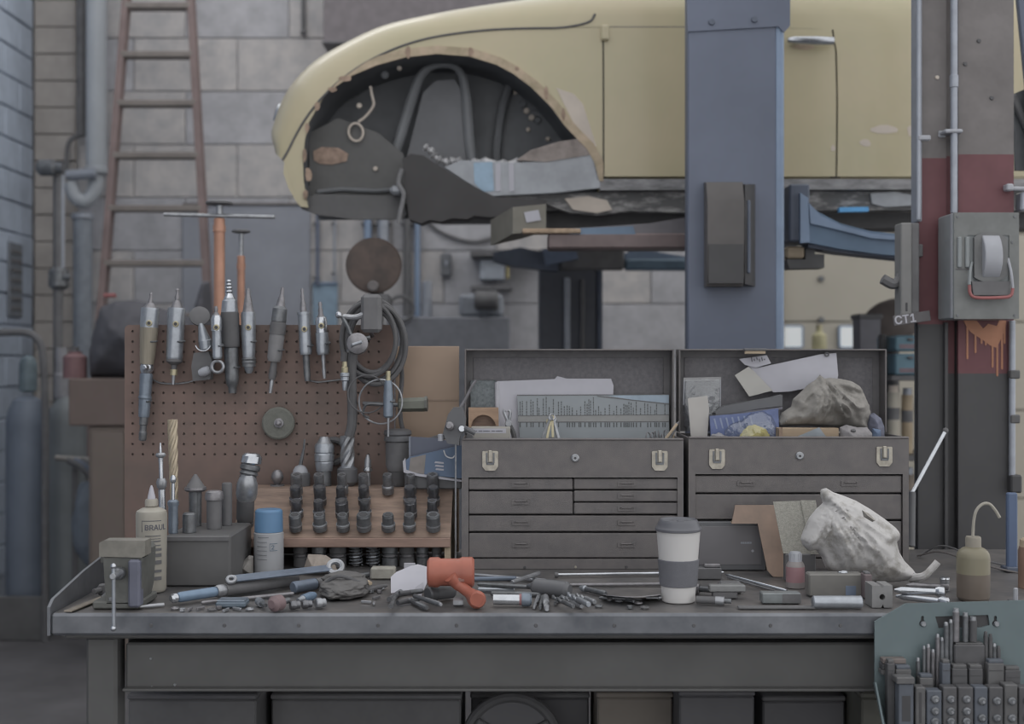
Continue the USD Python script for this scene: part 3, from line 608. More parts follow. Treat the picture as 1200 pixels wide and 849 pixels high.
part(fa, 'arm_rail', pxslab([(731, 298), (745, 291), (815, 303), (815, 306), (731, 305)], FD - .08, .05), M_blueedge)
fb = part(fp, 'swing_arm', pxslab([(578, 296), (610, 290), (654, 300), (654, 318), (600, 312), (578, 306)], FD - .1, .1), M_bluedark)
part(fb, 'arm_pad', pxslab([(636, 292), (674, 290), (678, 303), (640, 311)], FD - .16, .05), mat('pad_blue', (84, 94, 112), .5))
# ---------------------------------------------------------------- back left of the garage
def ladder_point(px, py):
    d = 7.2
    for _ in range(20):
        z = ZZ(py, d); d = 6.75 + (z / 4.3) * 0.85
    return W(px, py, d)
def beam(p0, p1, w, t, b=.003, up=(0, 1, 0)):
    """a rectangular bar from p0 to p1, w wide sideways and t deep along 'up'"""
    p0 = np.asarray(p0, float); p1 = np.asarray(p1, float); a = p1 - p0; L = np.linalg.norm(a); a /= L
    u = np.asarray(up, float); u = u - a * u.dot(a); u /= np.linalg.norm(u); s = np.cross(u, a)
    m = bx(-w / 2, w / 2, -t / 2, t / 2, 0, L, b); v = m.vertices
    m.vertices = p0 + v[:, :1] * s + v[:, 1:2] * u + v[:, 2:3] * a
    if m.volume < 0: m.invert()
    return m
M_ladder = mat('ladder_brown', (98, 86, 85), .7, var=.14, scale=6)
M_rung = mat('ladder_rung', (102, 97, 94), .7, var=.14, scale=8)
ld = thing('ladder', 'brown wooden ladder leaning against the back wall at left', 'ladder', (-2.2, 6.8, 0))
def rail(xa, xb):  # px at y=18 and y=355
    f = lambda y: ladder_point(xa + (xb - xa) * (y - 18) / 337, y)
    top = f(-60); bot = f(700); s = bot + (bot - top) * (-(bot[2]) / (bot[2] - top[2])); return beam(s, top, .036, .08)
part(ld, 'rail', rail(147, 120), M_ladder); part(ld, 'rail', rail(225, 244), M_ladder)
for y in (8, 65, 122, 183, 245, 309, 371, 433, 496, 560, 625):
    xa = 147 + (120 - 147) * (y - 18) / 337; xb = 225 + (244 - 225) * (y - 18) / 337
    part(ld, 'rung', beam(ladder_point(xa, y), ladder_point(xb, y), .034, .085, .004), M_rung)
M_wpipe = mat('white_pipe', (132, 136, 141), .5, var=.06, scale=4)
dp = thing('drain_pipe', 'thick white vertical pipe with an elbow trap beside the ladder', 'pipe', W(112, 210, 7.6))
part(dp, 'pipe', cyl(W(113, -40, 7.6), W(113, 205, 7.6), .060, 20), M_wpipe)
part(dp, 'elbow', tube(smooth_path([W(113, 200, 7.6), W(111, 222, 7.58), W(100, 236, 7.56), W(88, 230, 7.55), W(83, 214, 7.55)], 6), .044, 14), M_wpipe)
part(dp, 'cross_pipe', cyl(W(78, 206, 7.52), W(113, 203, 7.52), .032, 14), M_conduit)
part(dp, 'flange', cyl(W(113, 196, 7.6), W(113, 205, 7.6), .075, 20), M_wpipe)
lpz = thing('lower_pipe', 'grey-blue pipe running down the wall below the elbow trap', 'pipe', (XX(97, 7.6), 7.6, 0))
part(lpz, 'pipe', cyl((XX(97, 7.6), 7.6, 0), W(97, 250, 7.6), .055, 18), mat('pipe_greyblue', (108, 113, 120), .6))
part(lpz, 'collar', cyl(W(97, 258, 7.6), W(97, 250, 7.6), .066, 18), M_conduit)
cdk = thing('dark_conduit', 'dark narrow upright running down beside the white pipe', 'pipe', W(94, 100, 7.68))  # dark slim cylinder left of the white pipe, ending in a thin tube
part(cdk, 'pipe', cyl(W(95, -40, 7.68), W(95, 160, 7.68), .028, 12), M_dark)
part(cdk, 'drop_tube', tube(smooth_path([W(95, 158, 7.68), W(84, 163, 7.66), W(79, 175, 7.66), W(78, 205, 7.66)], 6), .014, 8), M_dark)
st = thing('gas_stand', 'dark iron pole with a swivel head and a clamp near the left wall', 'stand', (XX(69, 6.9), 6.9, 0))
part(st, 'pole', cyl((XX(68, 6.9), 6.9, 0), W(68, 200, 6.9), .026, 14), M_dark)
part(st, 'pole_sleeve', cyl(W(73, 330, 6.9), W(73, 205, 6.9), .013, 10), M_conduit)
part(st, 'head', lathe([(0, .03), (.02, .045), (.09, .045), (.10, .03), (.14, .03)], W(44, 197, 6.86), (1, 0, .02), 14), M_steeldk)
part(st, 'clamp', lathe([(0, .035), (.02, .055), (.10, .055), (.12, .035)], W(69, 340, 6.9), (0, 0, 1), 12), M_steeldk)
part(st, 'clamp_screw', cyl(W(58, 325, 6.87), W(82, 325, 6.87), .016, 10), M_steeldk)
vt = thing('wall_vent', 'dark slotted vent plate on the blue-grey side wall', 'vent', (-2.9, 7.46, 1.8))
part(vt, 'plate', bx(-2.906, -2.89, 7.36, 7.56, ZZ(372, 7.45), ZZ(285, 7.45), .004), mat('vent_dark', (88, 92, 98), .6))
for k in range(7): part(vt, 'slat', bx(-2.89, -2.884, 7.38, 7.54, ZZ(372, 7.45) + .04 + k * .055, ZZ(372, 7.45) + .062 + k * .055, .002), M_dark)
ct = thing('cylinder_cart', 'dark steel cylinder cart with a bent tube handle at the left edge', 'cart', (XX(30, 6.45), 6.5, 0))
part(ct, 'handle', tube(smooth_path([(XX(-30, 6.3), 6.3, 0), W(-30, 600, 6.3), W(-30, 470, 6.3), W(-30, 410, 6.3), W(-22, 392, 6.3), W(0, 390, 6.3), W(30, 390, 6.3), W(44, 398, 6.3), W(50, 416, 6.3), W(53, 480, 6.3), W(53, 600, 6.3), (XX(53, 6.3), 6.3, 0.0)], 6), .019, 10), M_dark)
part(ct, 'back_plate', bx(XX(-30, 6.3), XX(50, 6.3), 6.31, 6.325, 0, .22, .005), M_black)
M_cylb = mat('cylinder_blue', (90, 97, 108), .5, var=.12, scale=4)
gc = thing('gas_cylinder', 'tall dull blue gas cylinder with a green valve cap at the left edge', 'gas cylinder', (XX(32, 6.6), 6.6, .0))
part(gc, 'tank', lathe([(0, .095), (.02, .105), (1.05, .105), (1.12, .098), (1.18, .07), (1.20, .035)], (XX(32, 6.6), 6.6, .0), (0, 0, 1), 28), M_cylb)
part(gc, 'valve_cap', lathe([(0, .04), (.01, .045), (.14, .045), (.17, .034), (.185, .012)], (XX(33, 6.6), 6.6, 1.225), (0, 0, 1), 20), mat('cap_green', (84, 95, 101), .4, var=.15))
part(gc, 'valve_stem', cyl((XX(33, 6.6), 6.6, 1.22), (XX(33, 6.6), 6.6, 1.24), .03, 12), M_steeldk)
g2 = thing('gas_cylinder', 'shorter grey gas cylinder with a pale collar behind the blue one', 'gas cylinder', (XX(78, 6.55), 6.55, .0))
part(g2, 'tank', lathe([(0, .09), (.02, .10), (1.05, .10), (1.13, .09), (1.18, .05), (1.2, .03)], (XX(78, 6.55), 6.55, .0), (0, 0, 1), 24), mat('cylinder_grey', (94, 98, 101), .55, var=.1, scale=5))
part(g2, 'collar', lathe([(0, .03), (.01, .036), (.12, .036), (.13, .028), (.26, .028)], (XX(72, 6.55), 6.55, 1.19), (0, 0, 1), 16), mat('collar_pale', (112, 112, 116), .5, var=.12))
hb = thing('hose_bag', 'blue-grey welding hose bundle hanging by a pale T bar', 'hose', W(100, 610, 6.3))
part(hb, 'hanging_bar', cyl(W(65, 537, 6.35), W(109, 540, 6.35), .015, 12), mat('bar_pale', (108, 106, 104), .5))
part(hb, 'bundle', lump(W(103, 612, 6.3), .075, .06, .2, .22, 2.2, 3, 3), mat('bundle_blue', (88, 95, 104), .7, var=.1, scale=10))
for k in range(3): part(hb, 'hose', tube(smooth_path([W(80 + 8 * k, 540, 6.3), W(100 + 6 * k, 552, 6.25), W(118 + 4 * k, 580, 6.24), W(122 + 5 * k, 640, 6.24), W(118, 690, 6.24)], 6), .016, 8), M_rubber if k != 1 else M_bluedark)
part(hb, 'bar_post', cyl((XX(88, 6.38), 6.38, 0), W(88, 538, 6.38), .016, 10), M_dark)
bxs = thing('brown_cabinet', 'brown wooden cabinet standing behind the peg board', 'cabinet', (XX(120, 5.9), 5.9, 0))
M_brownc = mat('brown_cabinet', (96, 88, 83), .7, var=.07, scale=4)
part(bxs, 'carcass', bx(XX(104, 5.9), XX(330, 5.9), 5.9, 6.2, 0, ZZ(500, 5.9), .005), M_brownc)
part(bxs, 'cabinet_top', bx(XX(80, 5.88), XX(330, 5.88), 5.88, 6.22, ZZ(499.5, 5.88), ZZ(444, 5.88), .006), mat('brown_top', (92, 82, 78), .7, var=.07, scale=4))
part(bxs, 'door', bx(XX(108, 5.9), XX(146, 5.9), 5.888, 5.9, .1, ZZ(506, 5.9), .004), M_brownc)
rdc = thing('red_can', 'dull red can on the brown cabinet', 'can', W(90, 430, 6.0))
part(rdc, 'body', lathe([(0, .055), (.10, .055), (.115, .03), (.125, .03)], (XX(88, 6.0), 6.0, ZZ(444, 5.88) + .001), (0, 0, 1), 16), mat('dull_red', (98, 76, 78), .6))
part(rdc, 'cap', lathe([(0, .02), (.02, .02)], (XX(88, 6.0), 6.0, ZZ(444, 5.88) + .128), (0, 0, 1), 10), M_dark)
blk = thing('welding_jacket', 'black leather jacket heaped on the cabinet below the ladder', 'jacket', W(160, 400, 6.05))
def cloth(poly_px, d, depth, amp, fq, seed, step=None, back=.3, apex=None, nf=9, fold=.5):
    """a crumpled cloth with the outline given in the photograph and a body of its own"""
    from scipy.spatial import Delaunay
    P = Polygon([(XX(a, d), ZZ(b, d)) for a, b in poly_px]).buffer(0)
    s = step or math.sqrt(P.area) / 34
    L = P.exterior.length; nb = max(int(L / s), 12)
    bp = np.array([P.exterior.interpolate(k / nb, normalized=True).coords[0] for k in range(nb)])
    x0, z0, x1, z1 = P.bounds; r = np.random.RandomState(seed)
    gx, gz = np.meshgrid(np.arange(x0, x1, s), np.arange(z0, z1, s)); g = np.stack([gx.ravel(), gz.ravel()], 1) + r.uniform(-.25, .25, (gx.size, 2)) * s
    inn = P.buffer(-.5 * s); g = np.array([q for q in g if inn.contains(Point(q))])
    A = np.vstack([bp, g]); tri = Delaunay(A).simplices
    tri = np.array([t for t in tri if P.contains(Point(A[t].mean(0)))])
    dist = np.array([P.exterior.distance(Point(q)) for q in A]); mx = dist.max(); h = np.sqrt(np.clip(dist / mx, 0, 1)); h[:nb] = 0
    q3 = np.stack([A[:, 0], A[:, 1], np.full(len(A), seed * 1.7)], 1)
    f = meshkit.fbm(q3 * fq, 4, seed) - .5; rd = np.abs(meshkit.fbm(q3 * fq * .9 + 9, 3, seed + 3) - .5)
    rise = depth * h * (1 + amp * 1.6 * f - amp * 2.8 * rd + amp * .45)
    if apex:                                       # sharp folds running down from where the cloth is gathered
        q = A - np.array((XX(apex[0], d), ZZ(apex[1], d))); rr = np.hypot(*q.T) / math.sqrt(P.area); an = np.arctan2(q[:, 0], -q[:, 1])
        wv = meshkit.noise(np.stack([A[:, 0] * 14, A[:, 1] * 14, np.full(len(A), seed + .5)], 1), seed) - .5
        g1 = 1 - np.abs(2 * meshkit.noise(np.stack([an * nf / 3.1 + wv * 2.6, rr * 1.8, np.full(len(A), 3.3 + seed)], 1), seed + 1) - 1)
        g2 = 1 - np.abs(2 * meshkit.noise(np.stack([an * nf / 1.6 + wv * 4, rr * 4.5, np.full(len(A), 7.7 + seed)], 1), seed + 2) - 1)
        rise = rise * (.70 + fold * (.75 * g1 ** 1.5 + .3 * g2 ** 2))
    front = np.stack([A[:, 0], d - rise, A[:, 1]], 1); bk = np.stack([A[:, 0], d + depth * back * h, A[:, 1]], 1)
    n = len(A); idx = np.arange(n) + n; idx[:nb] = np.arange(nb)
    t = tri.copy(); a, b, c = front[t[:, 0]], front[t[:, 1]], front[t[:, 2]]
    flip = np.cross(b - a, c - a)[:, 1] > 0; t[flip] = t[flip][:, ::-1]
    m = trimesh.Trimesh(np.vstack([front, bk]), np.vstack([t, idx[t][:, ::-1]]), process=False)
    return m
part(blk, 'jacket_body', cloth([(107, 443), (106, 412), (111, 385), (118, 360), (135, 353), (160, 352), (190, 362), (225, 372), (236, 330), (246, 330), (250, 380), (262, 443)], 6.05, .16, .5, 5, 4), mat('jacket_black', (66, 66, 71), .75, var=.08))
part(blk, 'red_tag', bx(XX(128, 5.97), XX(142, 5.97), 5.88, 5.9, ZZ(350, 5.97), ZZ(345, 5.97), .004), mat('tag_red', (122, 80, 80), .6))
# T-handled copper jacks
M_copper = mat('copper_tube', (142, 108, 92), .4, .2, var=.12, scale=10)
for (nm, lab, pxc, w, ytop, bar, d) in (('screw_jack', 'tall copper screw jack with a long steel T bar', 257, 13, 256, (192, 322, 253), 4.0), ('screw_jack', 'thinner copper screw jack without a bar, right of the tall one', 282.5, 9, 300, None, 4.3)):
    T = thing(nm, lab, 'jack', (XX(pxc, d), d, 0))
    r = w / 2 * d / F
    part(T, 'tube', cyl((XX(pxc, d), d, .03), W(pxc, ytop, d), r, 18), M_copper)
    part(T, 'foot', lathe([(0, .06), (.012, .06), (.03, .03)], (XX(pxc, d), d, 0), (0, 0, 1), 20), M_dark)
    part(T, 'tube_collar', lathe([(0, r * 1.15), (.02, r * 1.15)], W(pxc, ytop + 16, d), (0, 0, 1), 16), M_copper)
    yk = 240 if bar else 273
    part(T, 'stem', cyl(W(pxc, ytop + 1, d), W(pxc, yk, d), r * .62, 14), M_steel)
    part(T, 'top_pad', lathe([(0, r * .8), (.004, r * 2.4), (.010, r * 2.4), (.013, r * 1.6)], W(pxc, yk + 1, d), (0, 0, 1), 18), M_dark)
    if bar: part(T, 'cross_bar', tube([W(bar[0], bar[2] - 1.5, d - .012), W(bar[1], bar[2] + 1.5, d - .012)], .006, 10), M_steel, 'thin steel T bar')
# disc on a post behind the hose
dk = thing('disc_stand', 'round dark brown disc on a dark post behind the hose coil', 'disc', (XX(440, 4.6), 4.6, 0))
part(dk, 'disc', lathe([(0, .092), (.004, .1), (.02, .1), (.026, .09)], W(438, 312, 4.58), (.12, -1, .05), 36), mat('disc_brown', (66, 60, 58), .7, var=.12, scale=16, rgb2=(74, 64, 60)))
part(dk, 'post', cyl((XX(442, 4.63), 4.63, 0), W(442, 330, 4.63), .024, 14), M_dark)
part(dk, 'head_block', bx(XX(425, 4.55), XX(458, 4.55), 4.52, 4.6, ZZ(362, 4.55), ZZ(345, 4.55), .01), M_dark)
part(dk, 'knob', lathe([(0, .02), (.03, .02), (.035, .014)], W(438, 336, 4.555), (0, -1, 0), 16), M_colgrey)
part(dk, 'foot', lathe([(0, .14), (.015, .14), (.03, .05)], (XX(442, 4.63), 4.63, 0), (0, 0, 1), 24), M_dark)
# things on the back wall under the car
def wallbox(nm, lab, cat, px0, py0, px1, py1, t, mt, d=YW - .008, extra=None):
    T = thing(nm, lab, cat, W((px0 + px1) / 2, (py0 + py1) / 2, d))
    part(T, 'body', bx(XX(px0, d), XX(px1, d), d - t, d, ZZ(py1, d), ZZ(py0, d), .006), mt)
    if extra: part(T, extra[0], bx(XX(extra[1], d - t), XX(extra[3], d - t), d - t - .012, d - t, ZZ(extra[4], d - t), ZZ(extra[2], d - t), .004), extra[5])
    return T
wallbox('wall_panel', 'pale blue panel on the back wall behind the pencil grinders', 'panel', 367, 331, 396, 412, .03, mat('panel_paleblue', (110, 127, 142), .6), extra=('panel_edge', 367, 331, 396, 334, M_blueedge))
wallbox('switch_box', 'small dark switch box on the wall under the car', 'switch', 517, 298, 529, 324, .05, mat('swdark', (86, 88, 92), .6), extra=('switch', 521, 306, 525, 312, M_conduit))
for k, (px, w, y0, y1, mt) in enumerate(((372, 5, 250, 335, M_bluepaint), (392, 3, 250, 330, M_conduit), (431, 9, 250, 300, M_blueedge), (449, 14, 250, 300, M_conduit), (489, 7, 250, 420, M_blueedge), (477, 9, 250, 420, M_dark))):
    T = thing('wall_pipe', ['slim blue pipe above the pale blue panel', 'thinnest grey pipe right of the slim blue pipe', 'pale blue pipe above the brown disc', 'wide grey pipe above the brown disc', 'pale blue pipe right of the brown disc', 'dark pipe just right of the brown disc'][k], 'pipe', W(px, y1, YW - .06))
    part(T, 'pipe', cyl(W(px, -30 if y1 > 999 else y0 - 60, YW - .06), W(px, y1, YW - .06), w / 2 * 7.75 / F, 12), mt)
    for yy in (y0 + 12, y1 - 10): part(T, 'pipe_clip', bx(XX(px - w * .7, YW), XX(px + w * .7, YW), YW - .07, YW, ZZ(yy + 3, YW), ZZ(yy, YW), .003), M_dark)
wallbox('wall_sheet', 'grey-blue painted sheet low on the back wall behind the jacks', 'sheet', 214, 238, 364, 470, .012, mat('sheet_greyblue', (121, 124, 132), .75, var=.08, scale=4), d=YW - .009, extra=('sheet_rail', 214, 238, 364, 241, M_colgrey))
sh = thing('wall_shelf', 'grey wall shelf with a pale metal box under the lift arm', 'shelf', W(578, 315, YW - .1))
part(sh, 'shelf_board', bx(XX(552, 7.7), XX(640, 7.7), 7.55, YW - .008, ZZ(303, 7.7), ZZ(297, 7.7), .004), M_dark)
part(sh, 'metal_box', bx(XX(562, 7.6), XX(591, 7.6), 7.6, YW - .008, ZZ(328, 7.6), ZZ(303.5, 7.6), .006), mat('metal_box_pale', (122, 127, 135), .6))
part(sh, 'yellow_strip', bx(XX(593, 7.6), XX(597, 7.6), 7.62, 7.66, ZZ(326, 7.6), ZZ(312, 7.6), .003), mat('strip_yellow', (130, 122, 92), .6))
part(sh, 'lower_board', bx(XX(552, 7.7), XX(600, 7.7), 7.6, YW - .008, ZZ(341, 7.7), ZZ(336, 7.7), .004), M_dark)
cb = thing('wall_cable', 'slack dark cable looping along the wall under the car', 'cable', W(540, 280, YW))
part(cb, 'cable', tube(smooth_path([W(500, 258, YW - .02), W(516, 272, YW - .02), W(548, 283, YW - .02), W(575, 280, YW - .02), W(592, 268, YW - .02)], 8), .010, 8), M_dark)
mc = thing('bench_machine', 'blurred grey machine standing against the back wall behind the chests', 'machine', (XX(530, 7.3), 7.3, 0))
part(mc, 'machine_base', bx(XX(455, 7.3), XX(598, 7.3), 7.2, 7.7, 0, ZZ(372, 7.3), .01), mat('machine_grey', (98, 100, 106), .6, var=.1))
part(mc, 'machine_head', bx(XX(538, 7.3), XX(590, 7.3), 7.25, 7.6, ZZ(372, 7.3), ZZ(345, 7.3), .02), mat('machine_pale', (108, 112, 119), .6))
part(mc, 'motor', cyl(W(556, 352, 7.2), W(584, 352, 7.2), .055, 16), M_dark)
part(mc, 'column', cyl(W(500, 373, 7.35), W(500, 330, 7.35), .03, 14), M_conduit)
part(mc, 'hand_wheel', ring(W(470, 362, 7.18), .07, .010, (0, 1, 0), 20, 6), M_dark)
hd = thing('steel_header', 'dark steel beam high on the back wall above the car tail', 'beam', W(460, 30, 7.5), kind='structure')
part(hd, 'beam_web', bx(XX(379, 7.4), XX(1000, 7.4), 7.4, YW - .008, ZZ(51, 7.4), ZZ(-40, 7.4), .004), mat('header_grey', (94, 90, 93), .7))
part(hd, 'beam_flange', bx(XX(379, 7.4), XX(1000, 7.4), 7.34, 7.7, ZZ(54, 7.4), ZZ(51, 7.4), .004), M_dark)
hk = thing('hanging_hook', 'dark iron hook rod hanging on the wall left of the beam', 'hook', W(355, 28, YW))
part(hk, 'rod', cyl(W(355.5, -40, YW - .03), W(355.5, 37, YW - .03), .013, 10), M_dark)
part(hk, 'hook_end', ball(W(355.5, 38, YW - .03), .02, 1), M_dark)
yb_ = thing('yellow_bottle', 'small yellow bottle on the floor stand between the two lit panes', 'bottle', W(960, 410, 7.2))
part(yb_, 'body', lathe([(0, .042), (.09, .042), (.11, .018), (.13, .018)], W(960, 412, 7.2), (0, 0, 1), 14), mat('bottle_yellow', (138, 134, 108), .5))
part(yb_, 'cap', lathe([(0, .02), (.02, .02)], W(960, 412, 7.2) + (0, 0, .13), (0, 0, 1), 12), M_brass)
ts = thing('tool_stand', 'low grey stand below the lit panes', 'stand', (XX(960, 7.2), 7.2, 0))
part(ts, 'stand_top', bx(XX(925, 7.2), XX(1000, 7.2), 7.05, 7.35, ZZ(412, 7.2) - .031, ZZ(412, 7.2) - .001, .004), M_dark)
for sx in (932, 993): part(ts, 'stand_leg', bx(XX(sx - 4, 7.2), XX(sx + 4, 7.2), 7.18, 7.22, 0, ZZ(412, 7.2) - .031, .003), M_dark)
# ---------------------------------------------------------------- air tools hung on the peg board
M_olive = mat('olive_grip', (112, 107, 97), .5, .2, var=.1, scale=60, stretch=(4, 1, .2))
M_grip = mat('ribbed_grey_plastic', (100, 100, 102), .5, var=.08, scale=40)
M_bluesteel = mat('blued_steel', (96, 104, 114), .35, .4, var=.14, scale=40)
M_fitting = mat('tarnished_fitting', (104, 103, 106), .35, .5, var=.2, scale=60)
TD = PD - .032
def hung(lab, px, tilt, yref, segs, port=None, name='air_tool', cat='air tool', hook=None, d=TD):
    y0 = segs[0][2][0][0]; y1 = segs[-1][2][-1][0]
    T = thing(name, lab, cat, W(px + tilt * (y1 - yref), y1, d))
    stack(T, d, px, segs, tilt, yref)
    wmax = max(w for s in segs for _, w in s[2]) * d / F
    if port:
        y, w = port; c = W(px + tilt * (y - yref), y, d - 1.0 * wmax / 2 + .0015)
        pt = part(T, 'inlet_port', lathe([(0, .0075), (.003, .0075), (.004, .006)], c, (0, -1, 0), 16), M_brass)
        part(pt, 'port_hole', lathe([(0, .0042), (.001, .0042)], c + (0, -.004, 0), (0, -1, 0), 12), M_gap)
    for hy in (hook or []):
        c = W(px + tilt * (hy - yref), hy, d); w = next((w for s in segs for y, w in s[2] if y >= hy), 10) * d / F / 2
        part(T, 'hook', tube(smooth_path([(c[0], PD - .0005, c[2] + .01), (c[0], d + w + .004, c[2] + .008), (c[0] + w + .003, d, c[2]), (c[0] + w * .6, d - w - .001, c[2] - .002)], 5), .0022, 6), M_steeldk)
    return T
A = hung('long olive-gripped air hammer hanging at the left end of the peg board', 177, -.058, 345, [
    ('nozzle', M_fitting, [(343, 2), (345, 4), (348, 3), (351, 5), (355, 6), (358, 12), (361, 16)]),
    ('head', M_alu, [(361, 19), (363, 21), (384, 21)]), ('grip', M_olive, [(384, 21), (390, 20.5), (418, 17.5), (427, 16)]),
    ('knob', M_chrome, [(427, 14), (429.5, 16), (434, 15.5), (438, 12)]), ('barrel', M_bluesteel, [(438, 14), (440, 15), (464, 14), (465, 15.5), (467, 15.5), (468, 14), (486, 13), (489, 12)]),
    ('tip', M_steeldk, [(489, 10), (498, 10), (499, 8), (506, 8), (507, 9.5), (515, 9), (517, 7)])], (379, 0), hook=[400, 470])
part(A, 'side_screw', lathe([(0, .007), (.012, .007), (.014, .005)], W(172, 431, TD - .018), (-.3, -1, 0), 14), M_chrome)
hung('bright cylindrical air grinder, second tool from the left on the peg board', 208, -.045, 340, [
    ('nozzle', M_fitting, [(338, 2), (340, 5), (344, 3.5), (349, 6), (352, 5), (356, 10), (361, 14)]), ('body', M_alu, [(361, 19), (363, 20.5), (418, 19.5), (421, 18)]),
    ('collet', M_dark, [(421, 19), (424, 19), (426, 14), (428, 7), (433, 6)]), ('nut', M_brass, [(433, 8.5), (440, 8.5)]), ('bit', M_steel, [(440, 4.5), (451, 3)])], (380, 0), hook=[400])
T = thing('angle_grinder', 'small angled air grinder with a dark disc head, third on the peg board', 'air tool', W(238, 430, TD))
part(T, 'disc', lathe([(0, .020), (.004, .0245), (.010, .0245), (.014, .015)], W(234, 372, TD), (.25, -1, .35), 28), M_dark)
part(T, 'neck', cyl(W(235, 379, TD - .012), W(240, 400, TD - .008), .006, 16, .016), M_alu)
part(T, 'motor', cyl(W(240, 398, TD - .008), W(242, 410, TD - .006), .0165, 18), M_alu)
part(T, 'bright_rim', tube([W(238 + 9 * math.cos(a), 403 + 8.5 * math.sin(a), TD - .024) for a in np.linspace(.3, 2.9, 14)], .0016, 6), M_chrome)
part(T, 'handle', pxslab([(227, 414), (244, 412), (249, 425), (246, 445), (226, 447), (224, 430)], TD - .012, .03), M_dark)
part(T, 'end_knob', lathe([(0, .009), (.010, .0115), (.024, .0105), (.028, .006)], W(234, 438, TD - .022), (.9, -.1, .35), 16), M_boxlight)
T = hung('slim silver pencil tool, fourth on the peg board', 253, 0.03, 360, [
    ('nozzle', M_fitting, [(359, 3), (362, 5), (366, 4), (370, 9)]), ('head', M_chrome, [(370, 10), (374, 13), (388, 12.5)]), ('body', M_alu, [(388, 10.5), (418, 11.5), (421, 9)])], (384, 0), hook=[405], d=TD - .038)
part(T, 'trigger_ring', ring(W(255, 430, TD - .038), .014, .004, (0, 1, 0), 22, 8), M_steel)
hung('air drill with a thick black sleeve and spiral tip, fifth on the peg board', 268, 0.035, 330, [
    ('spiral_tip', M_chrome, [(328, 4), (330, 6.5), (332, 4.5), (334, 7), (336, 5), (338, 8), (340, 5.5), (342, 8.5), (344, 6.5), (347, 10), (350, 13)]),
    ('collar', M_alu, [(350, 12), (353, 17), (366, 20)]), ('sleeve', M_rubber, [(366, 20), (368, 21.5), (404, 21.5), (407, 20)]), ('barrel', M_steeldk, [(407, 15), (409, 17), (444, 16), (450, 14), (454, 10), (461, 9)])], hook=[430])
hung('silver air tool with a knurled foot, sixth on the peg board', 290.5, 0.015, 340, [
    ('nozzle', M_fitting, [(338, 3), (341, 6), (346, 6), (352, 9), (362, 12), (366, 14)]), ('body', M_alu, [(366, 16), (368, 17), (392, 17), (414, 15), (419, 14)]),
    ('knurled_ring', M_steeldk, [(419, 15), (421, 17), (423, 15.5), (425, 17), (427, 15.5), (430, 16)]), ('foot', M_alu, [(430, 12), (434, 10), (438, 6)])], (384, 0), hook=[400])
hung('dark grey air tool leaning left, seventh on the peg board', 331, -.115, 338, [
    ('nozzle', M_fitting, [(337, 3), (341, 5), (345, 4.5), (350, 8), (359, 11)]), ('collar', M_steeldk, [(359, 12), (362, 17), (377, 18)]), ('neck', M_dark, [(377, 16.5), (380, 19), (392, 19)]),
    ('body', M_grip, [(392, 17), (395, 18), (420, 17), (424, 14)]), ('stem', M_dark, [(424, 8), (430, 8), (439, 9.5), (445, 8)]), ('tip', M_steel, [(445, 4), (448, 5), (461, 4)])], hook=[410])
hung('plain silver cylinder tool with a flanged top, eighth on the peg board', 354, 0.06, 340, [
    ('nozzle', M_fitting, [(338, 2), (341, 4), (344, 3), (348, 5), (351, 4), (357, 7), (366, 8)]), ('flange', M_alu, [(366, 15.5), (369, 15.5)]), ('body', M_alu, [(369, 13.5), (412, 15), (416, 13)]),
    ('bit_holder', M_steeldk, [(416, 8), (440, 8), (447, 6)])], (386, 0), hook=[405])
hung('short bright air tool with a thin pin bit, ninth on the peg board', 375, 0.06, 355, [
    ('nozzle', M_fitting, [(354, 3), (357, 5), (360, 3.5), (364, 6), (367, 5), (372, 9)]), ('head', M_chrome, [(372, 12), (377, 14), (390, 13.5)]), ('body', M_alu, [(390, 15), (412, 15.5), (416, 13)]),
    ('bit', M_steel, [(416, 5.5), (430, 4), (434, 5), (444, 3.5)])], (382, 0), hook=[402])
for lab, pts in (('curved wire tool hanger under the second and third tools', [(177, 444), (188, 449), (206, 450), (222, 448), (229, 445)]), ('straight wire tool hanger under the eighth and ninth tools', [(362, 446), (372, 448), (383, 447), (401, 445)])):
    T = thing('wire_hanger', lab, 'hanger', W(pts[0][0], pts[0][1], PD))
    part(T, 'wire', tube(smooth_path([W(a, b, PD - .008) for a, b in pts], 5), .0022, 6), M_steeldk)
    for q in (pts[0], pts[-1]): part(T, 'wire_peg', cyl(W(q[0], q[1], PD - .008), W(q[0], q[1], PD - .0005), .0022, 6), M_steeldk)
# grinding wheel
T = thing('grinding_wheel', 'olive-grey abrasive wheel hung in the middle of the peg board', 'wheel', W(327, 496, PD))
part(T, 'wheel', lathe([(0, .038), (.003, .040), (.014, .040), (.017, .036)], W(327, 496, PD - .002), (0, -1, 0), 40), mat('abrasive', (88, 89, 85), .9, var=.1, scale=60, bump=.3, bscale=400))
part(T, 'hub', lathe([(0, .012), (.004, .012), (.005, .007), (.012, .006), (.014, .003)], W(327, 496, PD - .019), (0, -1, 0), 18), M_fitting)
